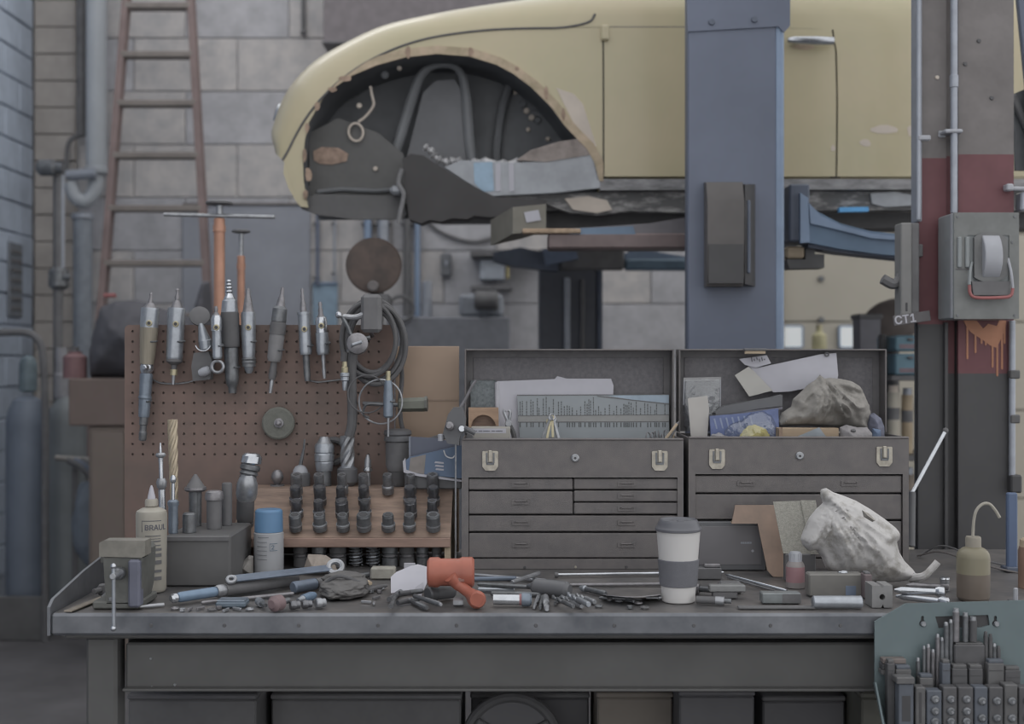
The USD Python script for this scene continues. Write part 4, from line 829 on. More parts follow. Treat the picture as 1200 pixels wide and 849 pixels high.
# hose coil with its spray gun
T = thing('hose_coil', 'coiled black air hose hanging at the right end of the peg board', 'hose', W(436, 400, PD - .05))
for k in range(6):
    cxk = 436 + [0, 3, -2, 5, 1, -4][k]; R = [37, 34, 31, 36, 28, 33][k]
    c = W(cxk, 399 + [0, 3, -2, 5, 1, -1][k], PD - .035 - .005 * k)
    u = R * PD / F
    part(T, 'hose_loop', tube([c + np.array([u * .95 * math.cos(a), .004 * math.sin(3 * a + k), u * 1.28 * math.sin(a)]) for a in np.linspace(0, 2 * np.pi, 44, endpoint=False)], .0058, 8, True), M_rubber)
part(T, 'hose_tail', tube(smooth_path([W(470, 425, PD - .04), W(471, 445, PD - .02), W(469, 470, PD - .014), W(470, 495, PD - .014), W(474, 508, PD - .014)], 6), .0055, 8), M_rubber)
T = thing('spray_gun', 'worn steel spray gun clamped in front of the hose coil', 'spray gun', W(420, 385, PD - .1))
sgd = PD - .10
part(T, 'clamp_arm', tube(smooth_path([W(402, 371, sgd), W(418, 372, sgd), W(432, 365, sgd), W(444, 358, sgd)], 5), [.005, .006, .0065, .0065, .007, .007, .007, .007, .0075, .0075, .0075, .0075, .008, .008, .008, .008], 8), M_steel)
part(T, 'trigger', tube(smooth_path([W(401, 371, sgd), W(408, 384, sgd), W(412, 393, sgd), W(424, 397, sgd), W(434, 396, sgd)], 5), .0055, 8), M_steeldk)
part(T, 'block', bx(XX(423, sgd), XX(447, sgd), sgd - .01, sgd + .030, ZZ(390, sgd), ZZ(345, sgd), .008), M_dark)
part(T, 'nozzle_knob', lathe([(0, .005), (.005, .008), (.01, .008), (.013, .005)], W(400, 370, sgd), (-1, -.3, .2), 12), M_chrome)
part(T, 'cup', lathe([(0, .018), (.008, .026), (.028, .025), (.034, .014)], W(419, 404, sgd - .017), (.1, -1, .1), 20), M_fitting)
part(T, 'cup_lever', tube([W(408, 412, sgd - .03), W(414, 404, sgd - .056), W(424, 401, sgd - .058)], .004, 8), M_alu)
part(T, 'bracket', tube(smooth_path([W(434, 388, sgd + .02), W(436, 392, PD - .02), W(436, 394, PD - .001)], 4), .005, 8), M_dark)
# fat hose with brass coupling
T = thing('air_hose', 'thick black air hose with a brass coupling hanging beside the coil', 'hose', W(408, 470, PD - .02))
hdp = PD - .10
part(T, 'hose', tube(smooth_path([W(404, 413, hdp), W(403, 424, hdp)], 4), .009, 10), M_rubber)
part(T, 'hose', tube(smooth_path([W(415, 402, hdp + .004), W(412, 430, hdp + .004), W(412, 450, hdp + .004), W(413, 480, hdp + .004), W(412, 500, hdp + .004), W(409, 512, hdp + .004)], 5), .012, 10), M_rubber)
stack(T, hdp - .022, 404, [('brass_coupling', M_brass, [(424, 5), (427, 6), (430, 6), (431, 8), (437, 8)]), ('steel_connector', M_alu, [(437, 10), (438, 11.5), (441, 11.5), (442, 10), (446, 10), (447, 6.5), (453, 6), (458, 4.5)])])
part(T, 'hose_peg', cyl(W(417, 404, hdp + .004), W(417, 404, PD - .0005), .0035, 8), M_dark)
# pencil grinder with wire loops
T = hung('blue-grey pencil grinder with a brass tip, hanging in wire loops near the cardboard', 455, 0.0, 440, [
    ('brass_tip', M_brass, [(435, 5), (440, 6), (441, 5), (446, 6)]), ('body', M_bluesteel, [(446, 7), (449, 9.5), (466, 12), (488, 11.5), (490, 8)]), ('rod', M_steel, [(490, 3), (512, 2.4)])], hook=[470], d=PD - .135)
part(T, 'wire_loop', ring(W(446, 471, PD - .118), .053, .0022, (.15, 1, 0), 36, 6), M_steel)
part(T, 'wire_loop', ring(W(430, 462, PD - .125), .045, .0018, (-.1, 1, 0), 36, 6), M_rubber)
part(T, 'side_tube', tube(smooth_path([W(450, 474, PD - .135), W(430, 474, PD - .13), W(426, 486, PD - .12), W(432, 490, PD - .11)], 5), .003, 6), M_steeldk)
# cardboard sheet
T = thing('cardboard_sheet', 'tan cardboard sheet standing between the peg board and the left chest', 'cardboard', W(500, 560, 3.2))
part(T, 'sheet', bx(XX(463.5, 3.2), XX(538, 3.2), 3.196, 3.204, H + .001, ZZ(406, 3.2), .001), mat('cardboard_tan', (124, 109, 97), .8, var=.05, scale=6))
for k in range(2): part(T, 'fold_line', bx(XX(463.8, 3.195), XX(537.7, 3.195), 3.1945, 3.196, ZZ(470 + 60 * k, 3.195), ZZ(468 + 60 * k, 3.195)), mat('cardboard_fold', (118, 104, 93), .8))
# olive hex bar
T = thing('hex_bar', 'olive-grey hexagonal bar lying across the cardboard', 'bar', W(484, 474, 3.08))
part(T, 'grip_bar', lathe([(0, .013), (.003, .0165), (.060, .0175), (.064, .0175), (.067, .014)], W(467, 475, 3.10), (1, -.05, .03), 6), mat('olive_bar', (86, 88, 82), .5, .15, var=.12, scale=30), smooth=False)
part(T, 'shaft', cyl(W(425, 473, 3.10), W(468, 475, 3.10), .005, 10), M_steeldk)
part(T, 'end_ring', lathe([(0, .0185), (.006, .0185)], W(498, 473.5, 3.095), (1, -.05, .03), 6), mat('olive_bar_dark', (80, 81, 78), .5), smooth=False)

# ---------------------------------------------------------------- on the socket rack
sl = np.array([0, ry1 - ry0, rz1 - rz0]); slL = np.linalg.norm(sl); slu = sl / slL; sln = np.array([0, -slu[2], slu[1]])
def slope(px, t):
    p = np.array([0, ry0, rz0]) + sl * t; p = p.copy(); p[0] = XX(px, p[1]); return p
upish = np.array([0, -.42, .91]); upish /= np.linalg.norm(upish)
M_sockm = mat('socket_steel', (104, 105, 108), .32, .6, var=.25, scale=60); M_sockd = mat('socket_dark', (92, 93, 97), .26, .75, var=.25, scale=60)
cols = ['first', 'second', 'third', 'fourth', 'fifth', 'sixth', 'seventh']; rows = ['front', 'second', 'third', 'back']
for i, px in enumerate((348, 375.5, 401.5, 427.5, 455, 481, 508)):
    for j, t in enumerate((.10, .36, .62, .86)):
        if (i, j) in ((4, 1), (4, 2)): continue
        k = i * 4 + j; r = .0150 + .0022 * ((k * 7) % 5) / 4 - .0008 * j; L = .040 + .010 * ((k * 5) % 4) / 3
        b = slope(px + ((k * 3) % 5 - 2) * .5, t) + sln * .0008
        off_ = r * .0
        ax = sln * .75 + upish * .25; ax /= np.linalg.norm(ax)
        ax = sln * .6 + np.array([0, 0, .4]); ax /= np.linalg.norm(ax)
        b = b + ax * r * .42
        mt = (M_steeldk, M_sockm, M_sockd, M_sockd)[(k * 11) % 4]
        T = thing('socket', f'steel socket on the wooden rack, {cols[i]} column from the left, {rows[j]} row', 'socket', b, group='sockets on the wooden rack')
        w_ = r * (.82 if k % 3 else .95)
        part(T, 'socket_body', lathe([(0, r * .96), (.002, r), (L * .38, r), (L * .44, w_), (L * .9, w_), (L * .92, w_ * .96), (L, w_ * .9)], b, ax, 20), mt)
        part(T, 'drive_end', lathe([(0, w_ * .62), (.0006, w_ * .6)], b + ax * (L + .0001), ax, 4 if k % 2 else 6), M_gap, smooth=False)
        part(T, 'bright_band', lathe([(0, r * 1.015), (.002, r * 1.02), (.004, r * 1.015)], b + ax * (L * .30), ax, 20), M_steel if mt is not M_steel else M_chrome)
led = rz1 + .0008; LDP = PD - .045       # the flat ledge behind the sockets
def ledge(lab, px, segs, name, cat, d=LDP, tilt=0.0, base=None):
    yb = 424.5 + (CZ - led) / d * F
    T = thing(name, lab, cat, (XX(px, d), d, led)); yy = segs[-1][2]; yy[-1] = (yb, yy[-1][1])
    stack(T, d, px, segs, tilt, yb, n=20); return T
ledge('black pump oil can with a thin curved spout behind the sockets', 352, [('can_top', M_boxlight, [(545, 3), (547, 12), (551, 17), (554, 18)]), ('can_body', M_plblack, [(554, 20), (556, 23), (570, 23)])], 'oil_can', 'oil can')
part('/World/oil_can', 'spout', tube(smooth_path([W(352, 546, LDP), W(354, 536, LDP), W(356, 526, LDP), (W(357, 515, LDP))], 5), [.005 - .0002 * k for k in range(16)], 8), M_steeldk)
T = ledge('keyed drill chuck with a ribbed steel shell behind the sockets', 380, [('jaws', M_steel, [(512, 9), (515, 13), (519, 17), (520, 19)]), ('shell', M_alu, [(520, 20), (523, 23), (530, 23), (531, 21), (533, 23.5), (540, 23), (541, 21), (543, 22), (552, 19)]), ('arbor', M_steeldk, [(552, 16), (570, 17)])], 'drill_chuck', 'chuck')
T = thing('rubber_ring', 'black rubber ring leaning behind the drill chuck', 'ring', W(391, 525, PD - .012)); 
part(T, 'ring_body', ring(W(391, 529, PD - .012), .028, .008, (0, 1, 0), 30, 8), M_rubber)
part(T, 'ring_hook', cyl(W(391, 515, PD - .012), W(391, 515, PD - .0005), .003, 8), M_steeldk)
def spiral(p0, p1, r0, r1, lobes=4, turns=1.0, depth=.25, n=24, k=40):
    p0 = np.asarray(p0, float); p1 = np.asarray(p1, float); u, v, w = frame_of(p1 - p0); V = []; L = np.linalg.norm(p1 - p0)
    for i in range(k):
        s = i / (k - 1); r = r0 + (r1 - r0) * s
        for a in np.linspace(0, 2 * np.pi, n, endpoint=False):
            q = r * (1 - depth * (.5 + .5 * math.cos(lobes * a)) ** 1.5); b = a + turns * 2 * np.pi * s
            V.append(p0 + w * L * s + q * (math.cos(b) * u + math.sin(b) * v))
    Fc = []
    for i in range(k - 1):
        for a in range(n):
            b = (a + 1) % n; Fc += [(i * n + a, i * n + b, (i + 1) * n + b), (i * n + a, (i + 1) * n + b, (i + 1) * n + a)]
    V += [p0, p1]; c0, c1 = k * n, k * n + 1
    for a in range(n):
        b = (a + 1) % n; Fc += [(c0, b, a), (c1, (k - 1) * n + a, (k - 1) * n + b)]
    m = trimesh.Trimesh(np.array(V), np.array(Fc), process=False)
    if m.volume < 0: m.invert()
    return m
T = ledge('fat fluted end mill in a black holder behind the sockets', 407, [('holder', M_plblack, [(548, 20), (550, 24), (565, 24), (572, 16)])], 'end_mill', 'end mill')
part(T, 'fluted_cutter', spiral(W(407, 548, LDP), W(407, 511, LDP), .018, .018, 4, .45, .3), M_steel, smooth=50)
part(T, 'cutter_collar', lathe([(0, .019), (.006, .019)], W(407, 550, LDP), (0, 0, 1), 20), M_alu)
ledge('slim steel arbor with a bright flange behind the sockets', 431, [('tip', M_steel, [(533, 3), (540, 8), (548, 8)]), ('flange', M_chrome, [(548, 8), (550, 11), (552, 11), (554, 7)]), ('shank', M_steel, [(554, 6.5), (572, 6.5)])], 'arbor', 'arbor')
T = ledge('black pneumatic wrench standing upright at the right of the rack', 466, [('wheel_head', M_plblack, [(503, 24), (505, 32), (509, 33), (511, 30), (513, 32), (517, 32)]), ('motor_housing', M_dark, [(517, 26), (519, 29), (545, 28), (552, 24)]), ('nose', M_rubber, [(552, 22), (566, 19), (573, 17)])], 'air_wrench', 'air wrench', d=PD - .055)
part(T, 'side_handle', tube([W(476, 524, PD - .06), W(500, 517, PD - .07), W(527, 509, PD - .08)], [.008, .0065, .006], 10), M_rubber)
T = ledge('small grey ball-headed gauge behind the blue capped can', 325, [('ball_head', M_fitting, [(551, 6), (554, 12), (559, 15), (563, 13), (567, 7)]), ('stem', M_fitting, [(567, 4.5), (571, 4.5)]), ('base', M_dark, [(571, 8), (574, 16), (576, 18)])], 'ball_gauge', 'gauge')
# air tool with a chrome head at the left end of the rack
bse = slope(288, .24) + sln * .001
T = thing('impact_tool', 'black based air impact tool with a big chrome nose at the left of the rack', 'air tool', bse)
ax = np.array([.08, -.25, .96]); ax /= np.linalg.norm(ax)
part(T, 'foot', lathe([(0, .015), (.003, .019), (.012, .019)], bse, sln, 20), M_rubber)
part(T, 'handle', lathe([(0, .017), (.006, .020), (.055, .020), (.058, .018)], bse + sln * .012, ax, 20), M_rubber)
part(T, 'chrome_nose', lathe([(0, .015), (.004, .022), (.018, .025), (.040, .024), (.056, .019), (.066, .012)], bse + sln * .004 + ax * .058, (.12, -.3, .95), 22), M_steel)
p_ = bse + sln * .004 + ax * .10
part(T, 'ribbed_barrel', lathe([(0, .018), (.008, .020), (.010, .018), (.014, .021), (.018, .018), (.022, .022), (.028, .019), (.032, .023), (.040, .023), (.044, .02)], p_ + (0, 0, .0), (.2, .1, .97), 20), M_steeldk)
part(T, 'chrome_cap', lathe([(0, .022), (.003, .024), (.018, .023), (.024, .018), (.026, .010)], p_ + np.array((.2, .1, .97)) * .045, (.1, .05, 1), 22), M_chrome)
# tools stored under the sloped board
for k, (px, r, kind) in enumerate(((352, .017, 0), (374, .018, 0), (396, .020, 0), (417, .015, 1), (437, .015, 1), (457, .019, 0), (477, .018, 0), (495, .015, 0), (512, .012, 0))):
    d = 2.985; x = XX(px, d); n_ = ['first', 'second', 'third', 'fourth', 'fifth', 'sixth', 'seventh', 'eighth', 'ninth'][k]
    T = thing('coil_spring' if kind else 'tool_holder', f'{"pale coil spring" if kind else "dark steel tool holder"} under the wooden rack, {n_} from the left', 'spring' if kind else 'tool holder', (x, d, H))
    hgt = .058
    if kind:
        part(T, 'coil', tube([(x + r * math.cos(a), d + r * math.sin(a), H + .003 + hgt * a / 50) for a in np.linspace(0, 50, 150)], .0017, 6), M_alu)
        part(T, 'core', cyl((x, d, H), (x, d, H + hgt), r * .6, 12), M_dark)
    else:
        part(T, 'holder_body', lathe([(0, r), (.02, r), (.022, r * .86), (.03, r * .86), (.032, r), (hgt, r * .95)], (x, d, H), (0, 0, 1), 18), M_steeldk if k % 2 else M_dark)
        part(T, 'holder_ring', lathe([(0, r * 1.04), (.003, r * 1.04)], (x, d, H + .024), (0, 0, 1), 18), M_fitting)

# booklets between rack and chest
M_bookblue = mat('booklet_blue', (74, 88, 108), .45, var=.06)
T = thing('parts_booklet', 'blue and grey printed booklet propped behind the right end of the rack', 'booklet', W(508, 560, 3.02))
d = 3.03
part(T, 'cover', pxslab([(474, 541), (480, 536), (502, 531), (541, 522), (541, 561), (512, 558), (490, 555), (474, 553)], d, .006), M_bookblue)
part(T, 'photo_panel', pxslab([(481, 537), (499, 533), (497, 556), (479, 553)], d - .0012, .0012), mat('photo_panel', (104, 100, 98), .5, var=.12, scale=30))
part(T, 'page_edge', pxslab([(472, 541), (475, 537), (476, 551), (490, 555.5), (515, 559), (541, 563), (541, 565), (512, 561.5), (488, 558), (473, 554)], d - .004, .006), M_white)
for k in range(3): part(T, 'title_line', pxslab([(510 + k * .6, 541 + 4 * k), (520, 542 + 4 * k), (520, 544 + 4 * k), (509 + k * .6, 543 + 4 * k)], d - .001, .001), M_white)
part(T, 'holder', bx(XX(474, d), XX(541, d), d + .008, d + .02, rz1 + .001, ZZ(545, d), .003), M_plblack)
T = thing('parts_booklet', 'darker blue booklet standing above the grey and blue one', 'booklet', W(508, 525, 3.06))
part(T, 'cover', pxslab([(480, 512), (513, 514), (538, 520), (540, 540), (480, 545)], 3.062, .008), mat('booklet_navy', (76, 80, 92), .5, var=.05))
part(T, 'spine_edge', pxslab([(479, 512), (481.5, 512), (481.5, 545), (479, 545)], 3.058, .012), mat('spine_grey', (98, 102, 112), .5))
T = thing('surface_gauge', 'black surface gauge with a long scriber and thin upright rod beside the left chest', 'gauge', W(534, 660, 2.955))
d = 2.955
part(T, 'base', lathe([(0, .010), (.004, .011), (.016, .009)], (XX(534.5, d), d, H), (0, 0, 1), 16), M_plblack)
part(T, 'upright_rod', cyl((XX(534, d), d, H + .012), W(534, 494, d), .0022, 8), M_steel)
part(T, 'clamp_body', pxslab([(525, 486), (531, 478), (542, 478), (546, 492), (544, 507), (539, 511), (538, 522), (524, 520), (519, 508)], d - .012, .035), M_plblack)
part(T, 'clamp_knob', lathe([(0, .008), (.008, .010), (.02, .010), (.024, .006)], W(529, 500, d - .012), (-.2, -1, .1), 14), M_fitting)
part(T, 'clamp_knob', lathe([(0, .006), (.008, .007), (.014, .007)], W(540, 503, d - .012), (.2, -1, .1), 12), M_chrome)
part(T, 'scriber', tube(smooth_path([W(536, 484, d + .005), W(546, 467, d + .005), W(553, 453, d + .005), W(558, 446, d + .005)], 4), .0035, 8), M_fitting)
part(T, 'second_arm', tube([W(540, 500, d - .005), W(549, 504, d - .03), W(557, 508, d - .03)], .006, 8), M_plblack)
part(T, 'hook_arm', tube(smooth_path([W(520, 528, d), W(523, 535, d), W(530, 537, d), W(533, 534, d)], 4), .002, 6), M_steel)
part(T, 'white_cap', lathe([(0, .007), (.014, .007), (.016, .005)], W(516.5, 517, d), (0, 0, 1), 12), M_boxlight)
part(T, 'cap_arm', tube([W(526, 514, d), W(517, 512, d)], .004, 8), M_plblack)
# ---------------------------------------------------------------- steel block, bottle, vise at the left of the bench
E = .0006                      # things rest a hair above what carries them
T = thing('steel_block', 'dark square steel tool block behind the white bottle', 'tool block', (-.67, 2.82, H))
bxa, bxb, bz = XX(193, 2.71), XX(270, 2.71), ZZ(628, 2.71)
part(T, 'block_body', bx(bxa, bxb, 2.71, 2.93, H, bz, .004), mat('block_dark', (76, 76, 77), .5, .0, var=.1, scale=10))
part(T, 'top_edge', bx(bxa + .002, bxb - .002, 2.706, 2.71, bz - .012, bz - .002, .001), M_dark)
bt = bz + E
def on_block(lab, px, d, segs, name, cat, tilt=0.0):
    yb = 424.5 + (CZ - bt) / d * F
    T = thing(name, lab, cat, (XX(px, d), d, bt)); segs[-1][2][-1] = (yb, segs[-1][2][-1][1])
    stack(T, d, px, segs, tilt, yb); return T
on_block('dark countersink with a cone head standing on the steel block', 229, 2.87, [('cone', M_dark, [(556, 3), (571, 22)]), ('cone_rim', M_fitting, [(571, 25), (574, 26), (576, 22)]), ('shank', M_steeldk, [(576, 15), (612, 14)])], 'countersink', 'countersink')
on_block('short dark bushing at the front of the steel block', 222, 2.76, [('bushing', M_steeldk, [(601, 12), (603, 16), (620, 16)])], 'bushing', 'bushing')
on_block('grey cylinder plug with a rounded top on the steel block', 251, 2.82, [('plug_cap', M_fitting, [(575, 14), (577, 20), (582, 22), (586, 21)]), ('plug_body', M_dark, [(586, 18), (618, 17)])], 'cylinder_plug', 'plug')
on_block('dark square stub at the right edge of the steel block', 266, 2.88, [('stub', M_dark, [(566, 10), (568, 12), (612, 12)])], 'tool_stub', 'tool')
T = thing('tapered_mill', 'tall pale gold tapered spiral mill standing on the steel block', 'end mill', (XX(203, 2.87), 2.87, bt))
yb = 424.5 + (CZ - bt) / 2.87 * F
part(T, 'spiral_flutes', spiral(W(204.5, yb - 8, 2.87), W(202, 492, 2.87), .0085, .0118, 5, 1.3, .3, 30, 60), mat('gold_cutter', (142, 132, 116), .4, .35, var=.12, scale=30), smooth=50)
part(T, 'shank', cyl((XX(204.5, 2.87), 2.87, bt), W(204.5, yb - 7, 2.87), .009, 14), M_steel)
on_block('chrome deburring tool with a pointed tip left of the gold mill', 191, 2.79, [('tip', M_chrome, [(519, 1.5), (526, 3), (531, 3)]), ('flange', M_steel, [(531, 9), (533, 12), (535, 11), (537, 6)]), ('neck', M_chrome, [(537, 6), (545, 5), (561, 5)]), ('knob', M_steel, [(561, 9), (565, 12.5), (571, 11), (574, 7)]), ('shank', M_chrome, [(574, 8), (600, 8)])], 'deburring_tool', 'tool', tilt=.03)
on_block('chrome ball-ended tool with a grooved barrel in front of the gold mill', 203, 2.745, [('ball', M_chrome, [(557, 2), (559, 6), (562, 7.5), (565, 6), (567, 3)]), ('stem', M_chrome, [(567, 4), (586, 4)]), ('barrel', M_bluesteel, [(586, 9), (588, 13), (592, 13), (594, 11), (618, 11)])], 'ball_tool', 'tool')
T = thing('glue_bottle', 'white squeeze bottle with a pointed nozzle and a printed label', 'bottle', (XX(177.5, 2.655), 2.655, H))
d = 2.655; M_botw = mat('bottle_white', (126, 123, 116), .45, var=.05, scale=8)
yb = 424.5 + (CZ - H) / d * F - .5
stack(T, d, 177.5, [('nozzle', M_white, [(569, 1.5), (572, 4), (583, 9), (585, 9)]), ('cap', M_botw, [(585, 13), (587, 15), (593, 15), (594, 12)]), ('bottle_body', M_botw, [(594, 12), (596, 24), (599, 34), (603, 36), (690, 34), (yb, 31)])], 0, 0, n=30)
rb = 17.6 * d / F
def wrap(m2d, cx_, cy_, r, zc):
    """wrap a flat piece (x right, z up, thickness y) round the front of an upright cylinder"""
    v = m2d.vertices; a = v[:, 0] / r; rr = r - v[:, 1]
    m2d.vertices = np.stack([cx_ + rr * np.sin(a), cy_ - rr * np.cos(a), v[:, 2] + zc], 1); return m2d
def wrapbox(x0, x1, z0, z1, r, cx_, cy_, t=.0006, n=8):
    xs = np.linspace(x0, x1, n + 1)
    return cat_(*[wrap(bx(a, b, -t, .0002, z0, z1), cx_, cy_, r, 0) for a, b in zip(xs[:-1], xs[1:])])
cx_ = XX(177.5, d)
tx = meshkit.text_mesh('BRAUL', .0105, .0008, True); v = tx.vertices; tx.vertices = np.stack([v[:, 0] - .006, -v[:, 2], v[:, 1]], 1)
part(T, 'label_name', wrap(tx, cx_, d, rb + .0003, ZZ(619.5, d)), M_ink, 'printed name on the label')
part(T, 'label_frame', cat_(wrapbox(-.012, .029, ZZ(609.5, d), ZZ(608.5, d), rb + .0004, cx_, d), wrapbox(-.012, -.011, ZZ(622, d), ZZ(609, d), rb + .0004, cx_, d, n=1)), M_dark)
for y0, y1 in ((626, 627), (629.5, 630.2), (632, 633.5), (637, 638)): part(T, 'label_line', wrapbox(-.004, .028, ZZ(y1, d), ZZ(y0, d), rb + .0003, cx_, d), M_dark)
for y0, y1 in ((641, 644), (647, 651), (655, 659.5), (666, 669), (674, 678)): part(T, 'label_band', wrapbox(-.028, .030, ZZ(y1, d), ZZ(y0, d), rb * .985 + .0006, cx_, d, n=12), M_dark)
# vise
T = thing('bench_vise', 'small grey bench vise with a hanging handle at the left front of the bench', 'vise', (XX(143, 2.5), 2.5, H))
d = 2.455; M_vise = mat('vise_grey', (80, 81, 79), .55, .15, var=.18, scale=14, bump=.15)
part(T, 'jaw', pxslab([(116, 637), (121, 634), (170, 634), (170, 652), (166, 654), (116, 653)], d, .04), mat('vise_jaw', (104, 102, 97), .5, .2, var=.2, scale=20))
part(T, 'jaw', pxslab([(117, 640), (121, 637), (172, 637), (176, 643), (174, 660), (118, 660)], d + .05, .04), M_vise)
part(T, 'body', pxslab([(121, 654), (168, 654), (166, 690), (162, 708), (125, 708), (123, 690)], d + .004, .085), M_vise)
part(T, 'guide_block', bx(XX(151, d), XX(165, d), d - .008, d + .02, ZZ(712, d), ZZ(656, d), .004), mat('vise_blue', (84, 86, 98), .5, .1, var=.1))
part(T, 'base', bx(XX(116, 2.5), XX(172, 2.5), d + .004, d + .12, H + E, H + .016, .003), M_vise)
part(T, 'bolt_head', cyl((XX(131, 2.46), 2.462, H + .016), (XX(131, 2.46), 2.462, H + .024), .008, 6), M_steeldk)
part(T, 'screw_boss', lathe([(0, .010), (.014, .013), (.022, .011), (.026, .006)], W(141.5, 671, d + .004), (0, -1, 0), 18), M_steeldk)
hx = W(141.5, 671, d - .016)
dh = hx[1] - .045
part(T, 'screw_shaft', cyl(hx, (hx[0], dh - .006, hx[2]), .006, 12), M_steel)
part(T, 'handle', cyl((hx[0], dh, ZZ(664, dh)), (hx[0] + .001, dh, ZZ(737, dh)), .0036, 12), M_alu)
for y in (664, 737): part(T, 'handle_ball', ball((hx[0], dh, ZZ(y, dh)), .0058, 1), M_chrome)
T = thing('flat_file', 'tan worn flat scraper lying by the left end of the bench', 'scraper', B(100, 708))
part(T, 'blade', beam(B(79, 717, H + .003), B(122, 700, H + .003), .016, .003, .0008, up=(0, 0, 1)), mat('scraper_tan', (112, 106, 98), .5, .2, var=.2, scale=30))
part(T, 'tang', beam(B(121, 700.5, H + .004), B(130, 691, H + .010), .010, .005, .001, up=(0, 0, 1)), M_steeldk)
T = thing('bolt_pile', 'loose dark bolt lying behind the scraper', 'bolt', B(122, 690))
part(T, 'bolt_head', cyl(B(119, 692, H + .013), B(123, 690, H + .013), .0125, 6), M_dark); part(T, 'bolt_shank', cyl(B(122, 690.5, H + .013), B(110, 694, H + .013), .006, 10), M_dark)

# ---------------------------------------------------------------- lying tools
def lying(name, lab, cat, p0, p1, segs, lift=None, n=14, z=0.0, group=None):
    """a turned tool lying on the bench: segs (part, material, [(t 0..1, r m)...]) from pixel p0 to p1 on the bench top"""
    rm = max(r for s in segs for _, r in s[2]) if lift is None else lift
    z0 = H + E + rm + z
    a = B(p0[0], p0[1], z0 if len(p0) < 3 else H + p0[2]); b = B(p1[0], p1[1], z0 if len(p1) < 3 else H + p1[2]); L = np.linalg.norm(b - a)
    T = thing(name, lab, cat, (a + b) / 2, group=group)
    for nm, mt, pr in segs: part(T, nm, lathe([(t * L, r) for t, r in pr], a, b - a, n), mt)
    return T
M_bgrip = mat('blue_tool_paint', (92, 108, 126), .35, .2, var=.1, scale=20)
M_bgrip2 = mat('dull_blue_tool', (86, 94, 106), .4, .3, var=.14, scale=20)
lying('torque_handle', 'long dark-handled bar with a blue sleeve and chrome ball end at left', 'breaker bar', (200, 702), (347, 679), [
    ('ball_end', M_chrome, [(0, .006), (.015, .0095), (.04, .0095), (.055, .006)]), ('blue_sleeve', M_bgrip, [(.05, .0085), (.07, .0105), (.32, .0105), (.34, .009)]), ('joint_ring', M_steel, [(.34, .011), (.36, .013), (.39, .013), (.41, .011)]), ('dark_handle', M_dark, [(.41, .0125), (.44, .014), (.97, .0145), (1, .012)])])
T = thing('ring_spanner', 'long blue-grey ring spanner lying across the tools at left', 'spanner', B(330, 670))
zr = H + .036
a, b = B(272, 679, zr), B(388, 666, zr)
part(T, 'shaft', beam(a, b, .022, .008, .003, up=(0, -.5, 1)), M_bgrip2)
c = B(393, 665, zr + .002); part(T, 'ring_end', ring(c, .0145, .0062, (.1, -.75, .65), 30, 8), M_steel)
part(T, 'open_end', ring(B(271, 679.5, zr), .008, .004, (.1, -.6, .8), 20, 8), M_steel)
lying('socket_extension', 'short blue-grey drive extension with a chrome tip below the ring spanner', 'extension bar', (343, 689), (389, 681.5), [('body', M_bgrip2, [(0, .010), (.03, .0125), (.55, .0125), (.58, .010)]), ('collar', M_dark, [(.58, .0115), (.72, .0115)]), ('tip', M_chrome, [(.72, .009), (.97, .009), (1, .006)])])
lying('steel_rod', 'thin pale rod lying in front of the dark handle', 'rod', (236, 707), (344, 696), [('rod_body', M_fitting, [(0, .003), (.02, .004), (.98, .004), (1, .003)])])
T = thing('blue_case', 'small flat dark blue case near the bench front at left', 'case', B(272, 710))
q = B(272, 712)
part(T, 'case_body', bx(q[0] - .030, q[0] + .028, q[1] - .012, q[1] + .03, H + E, H + .012, .003), mat('case_blue', (80, 90, 100), .4, var=.06)); part(T, 'case_lid', bx(q[0] - .028, q[0] + .026, q[1] - .010, q[1] + .028, H + .012, H + .0145, .001), M_bluesteel)
lying('rounded_plug', 'dull red and grey rounded plug near the bench front', 'plug', (318, 709), (338, 704), [('plug_head', mat('knob_red', (98, 84, 86), .5, var=.12), [(0, .008), (.15, .0155), (.5, .0155), (.6, .010)]), ('plug_stem', M_steeldk, [(.6, .006), (1, .006)])])
lying('hex_bolt', 'small pale-headed bolt right of the blue case', 'bolt', (303, 705), (311, 710), [('bolt_head', M_alu, [(0, .008), (.4, .008)]), ('bolt_shank', M_steeldk, [(.4, .004), (1, .004)])])
lying('brass_nozzle', 'chrome and blue nozzle tip among the sockets left of centre', 'nozzle', (349, 704), (368, 698), [('nozzle_tip', M_alu, [(0, .004), (.3, .007)]), ('nozzle_body', M_bgrip, [(.3, .008), (.8, .0095), (1, .007)])])
for k, (x, y, r, lab) in enumerate(((346, 710, .009, 'small dark socket at the far left of the loose sockets'), (360, 709, .0085, 'middle one of three small loose sockets'), (376, 707.5, .010, 'pale-fronted socket right of the three loose sockets'))):
    lying('loose_socket', lab, 'socket', (x - 6, y), (x + 5, y - 1), [('socket_body', M_sockd if k < 2 else M_steel, [(0, r * .85), (.1, r), (.55, r), (.6, r * .85), (1, r * .85)])], group='loose sockets on the bench')
T = thing('shop_rag', 'small crumpled tan rag under the wooden rack', 'rag', B(375, 668)); d = 2.88
part(T, 'rag_body', cloth([(354, 672), (358, 660), (361, 650), (372, 650), (382, 651), (391, 657), (396, 671)], d, .035, .5, 22, 6), mat('rag_tan', (120, 113, 107), .9, var=.12, scale=40))
T = thing('shop_rag', 'pale rag and cone bunched left of the blue capped can', 'rag', B(285, 672)); d = 2.86
part(T, 'rag_body', cloth([(271, 674), (278, 662), (288, 655), (292, 651), (297, 652), (297, 673)], d, .025, .5, 22, 8), mat('rag_grey', (106, 104, 102), .9, var=.14, scale=40))
T = thing('leather_roll', 'dark grey leather tool roll lying flat left of the paper', 'tool roll', B(405, 700))
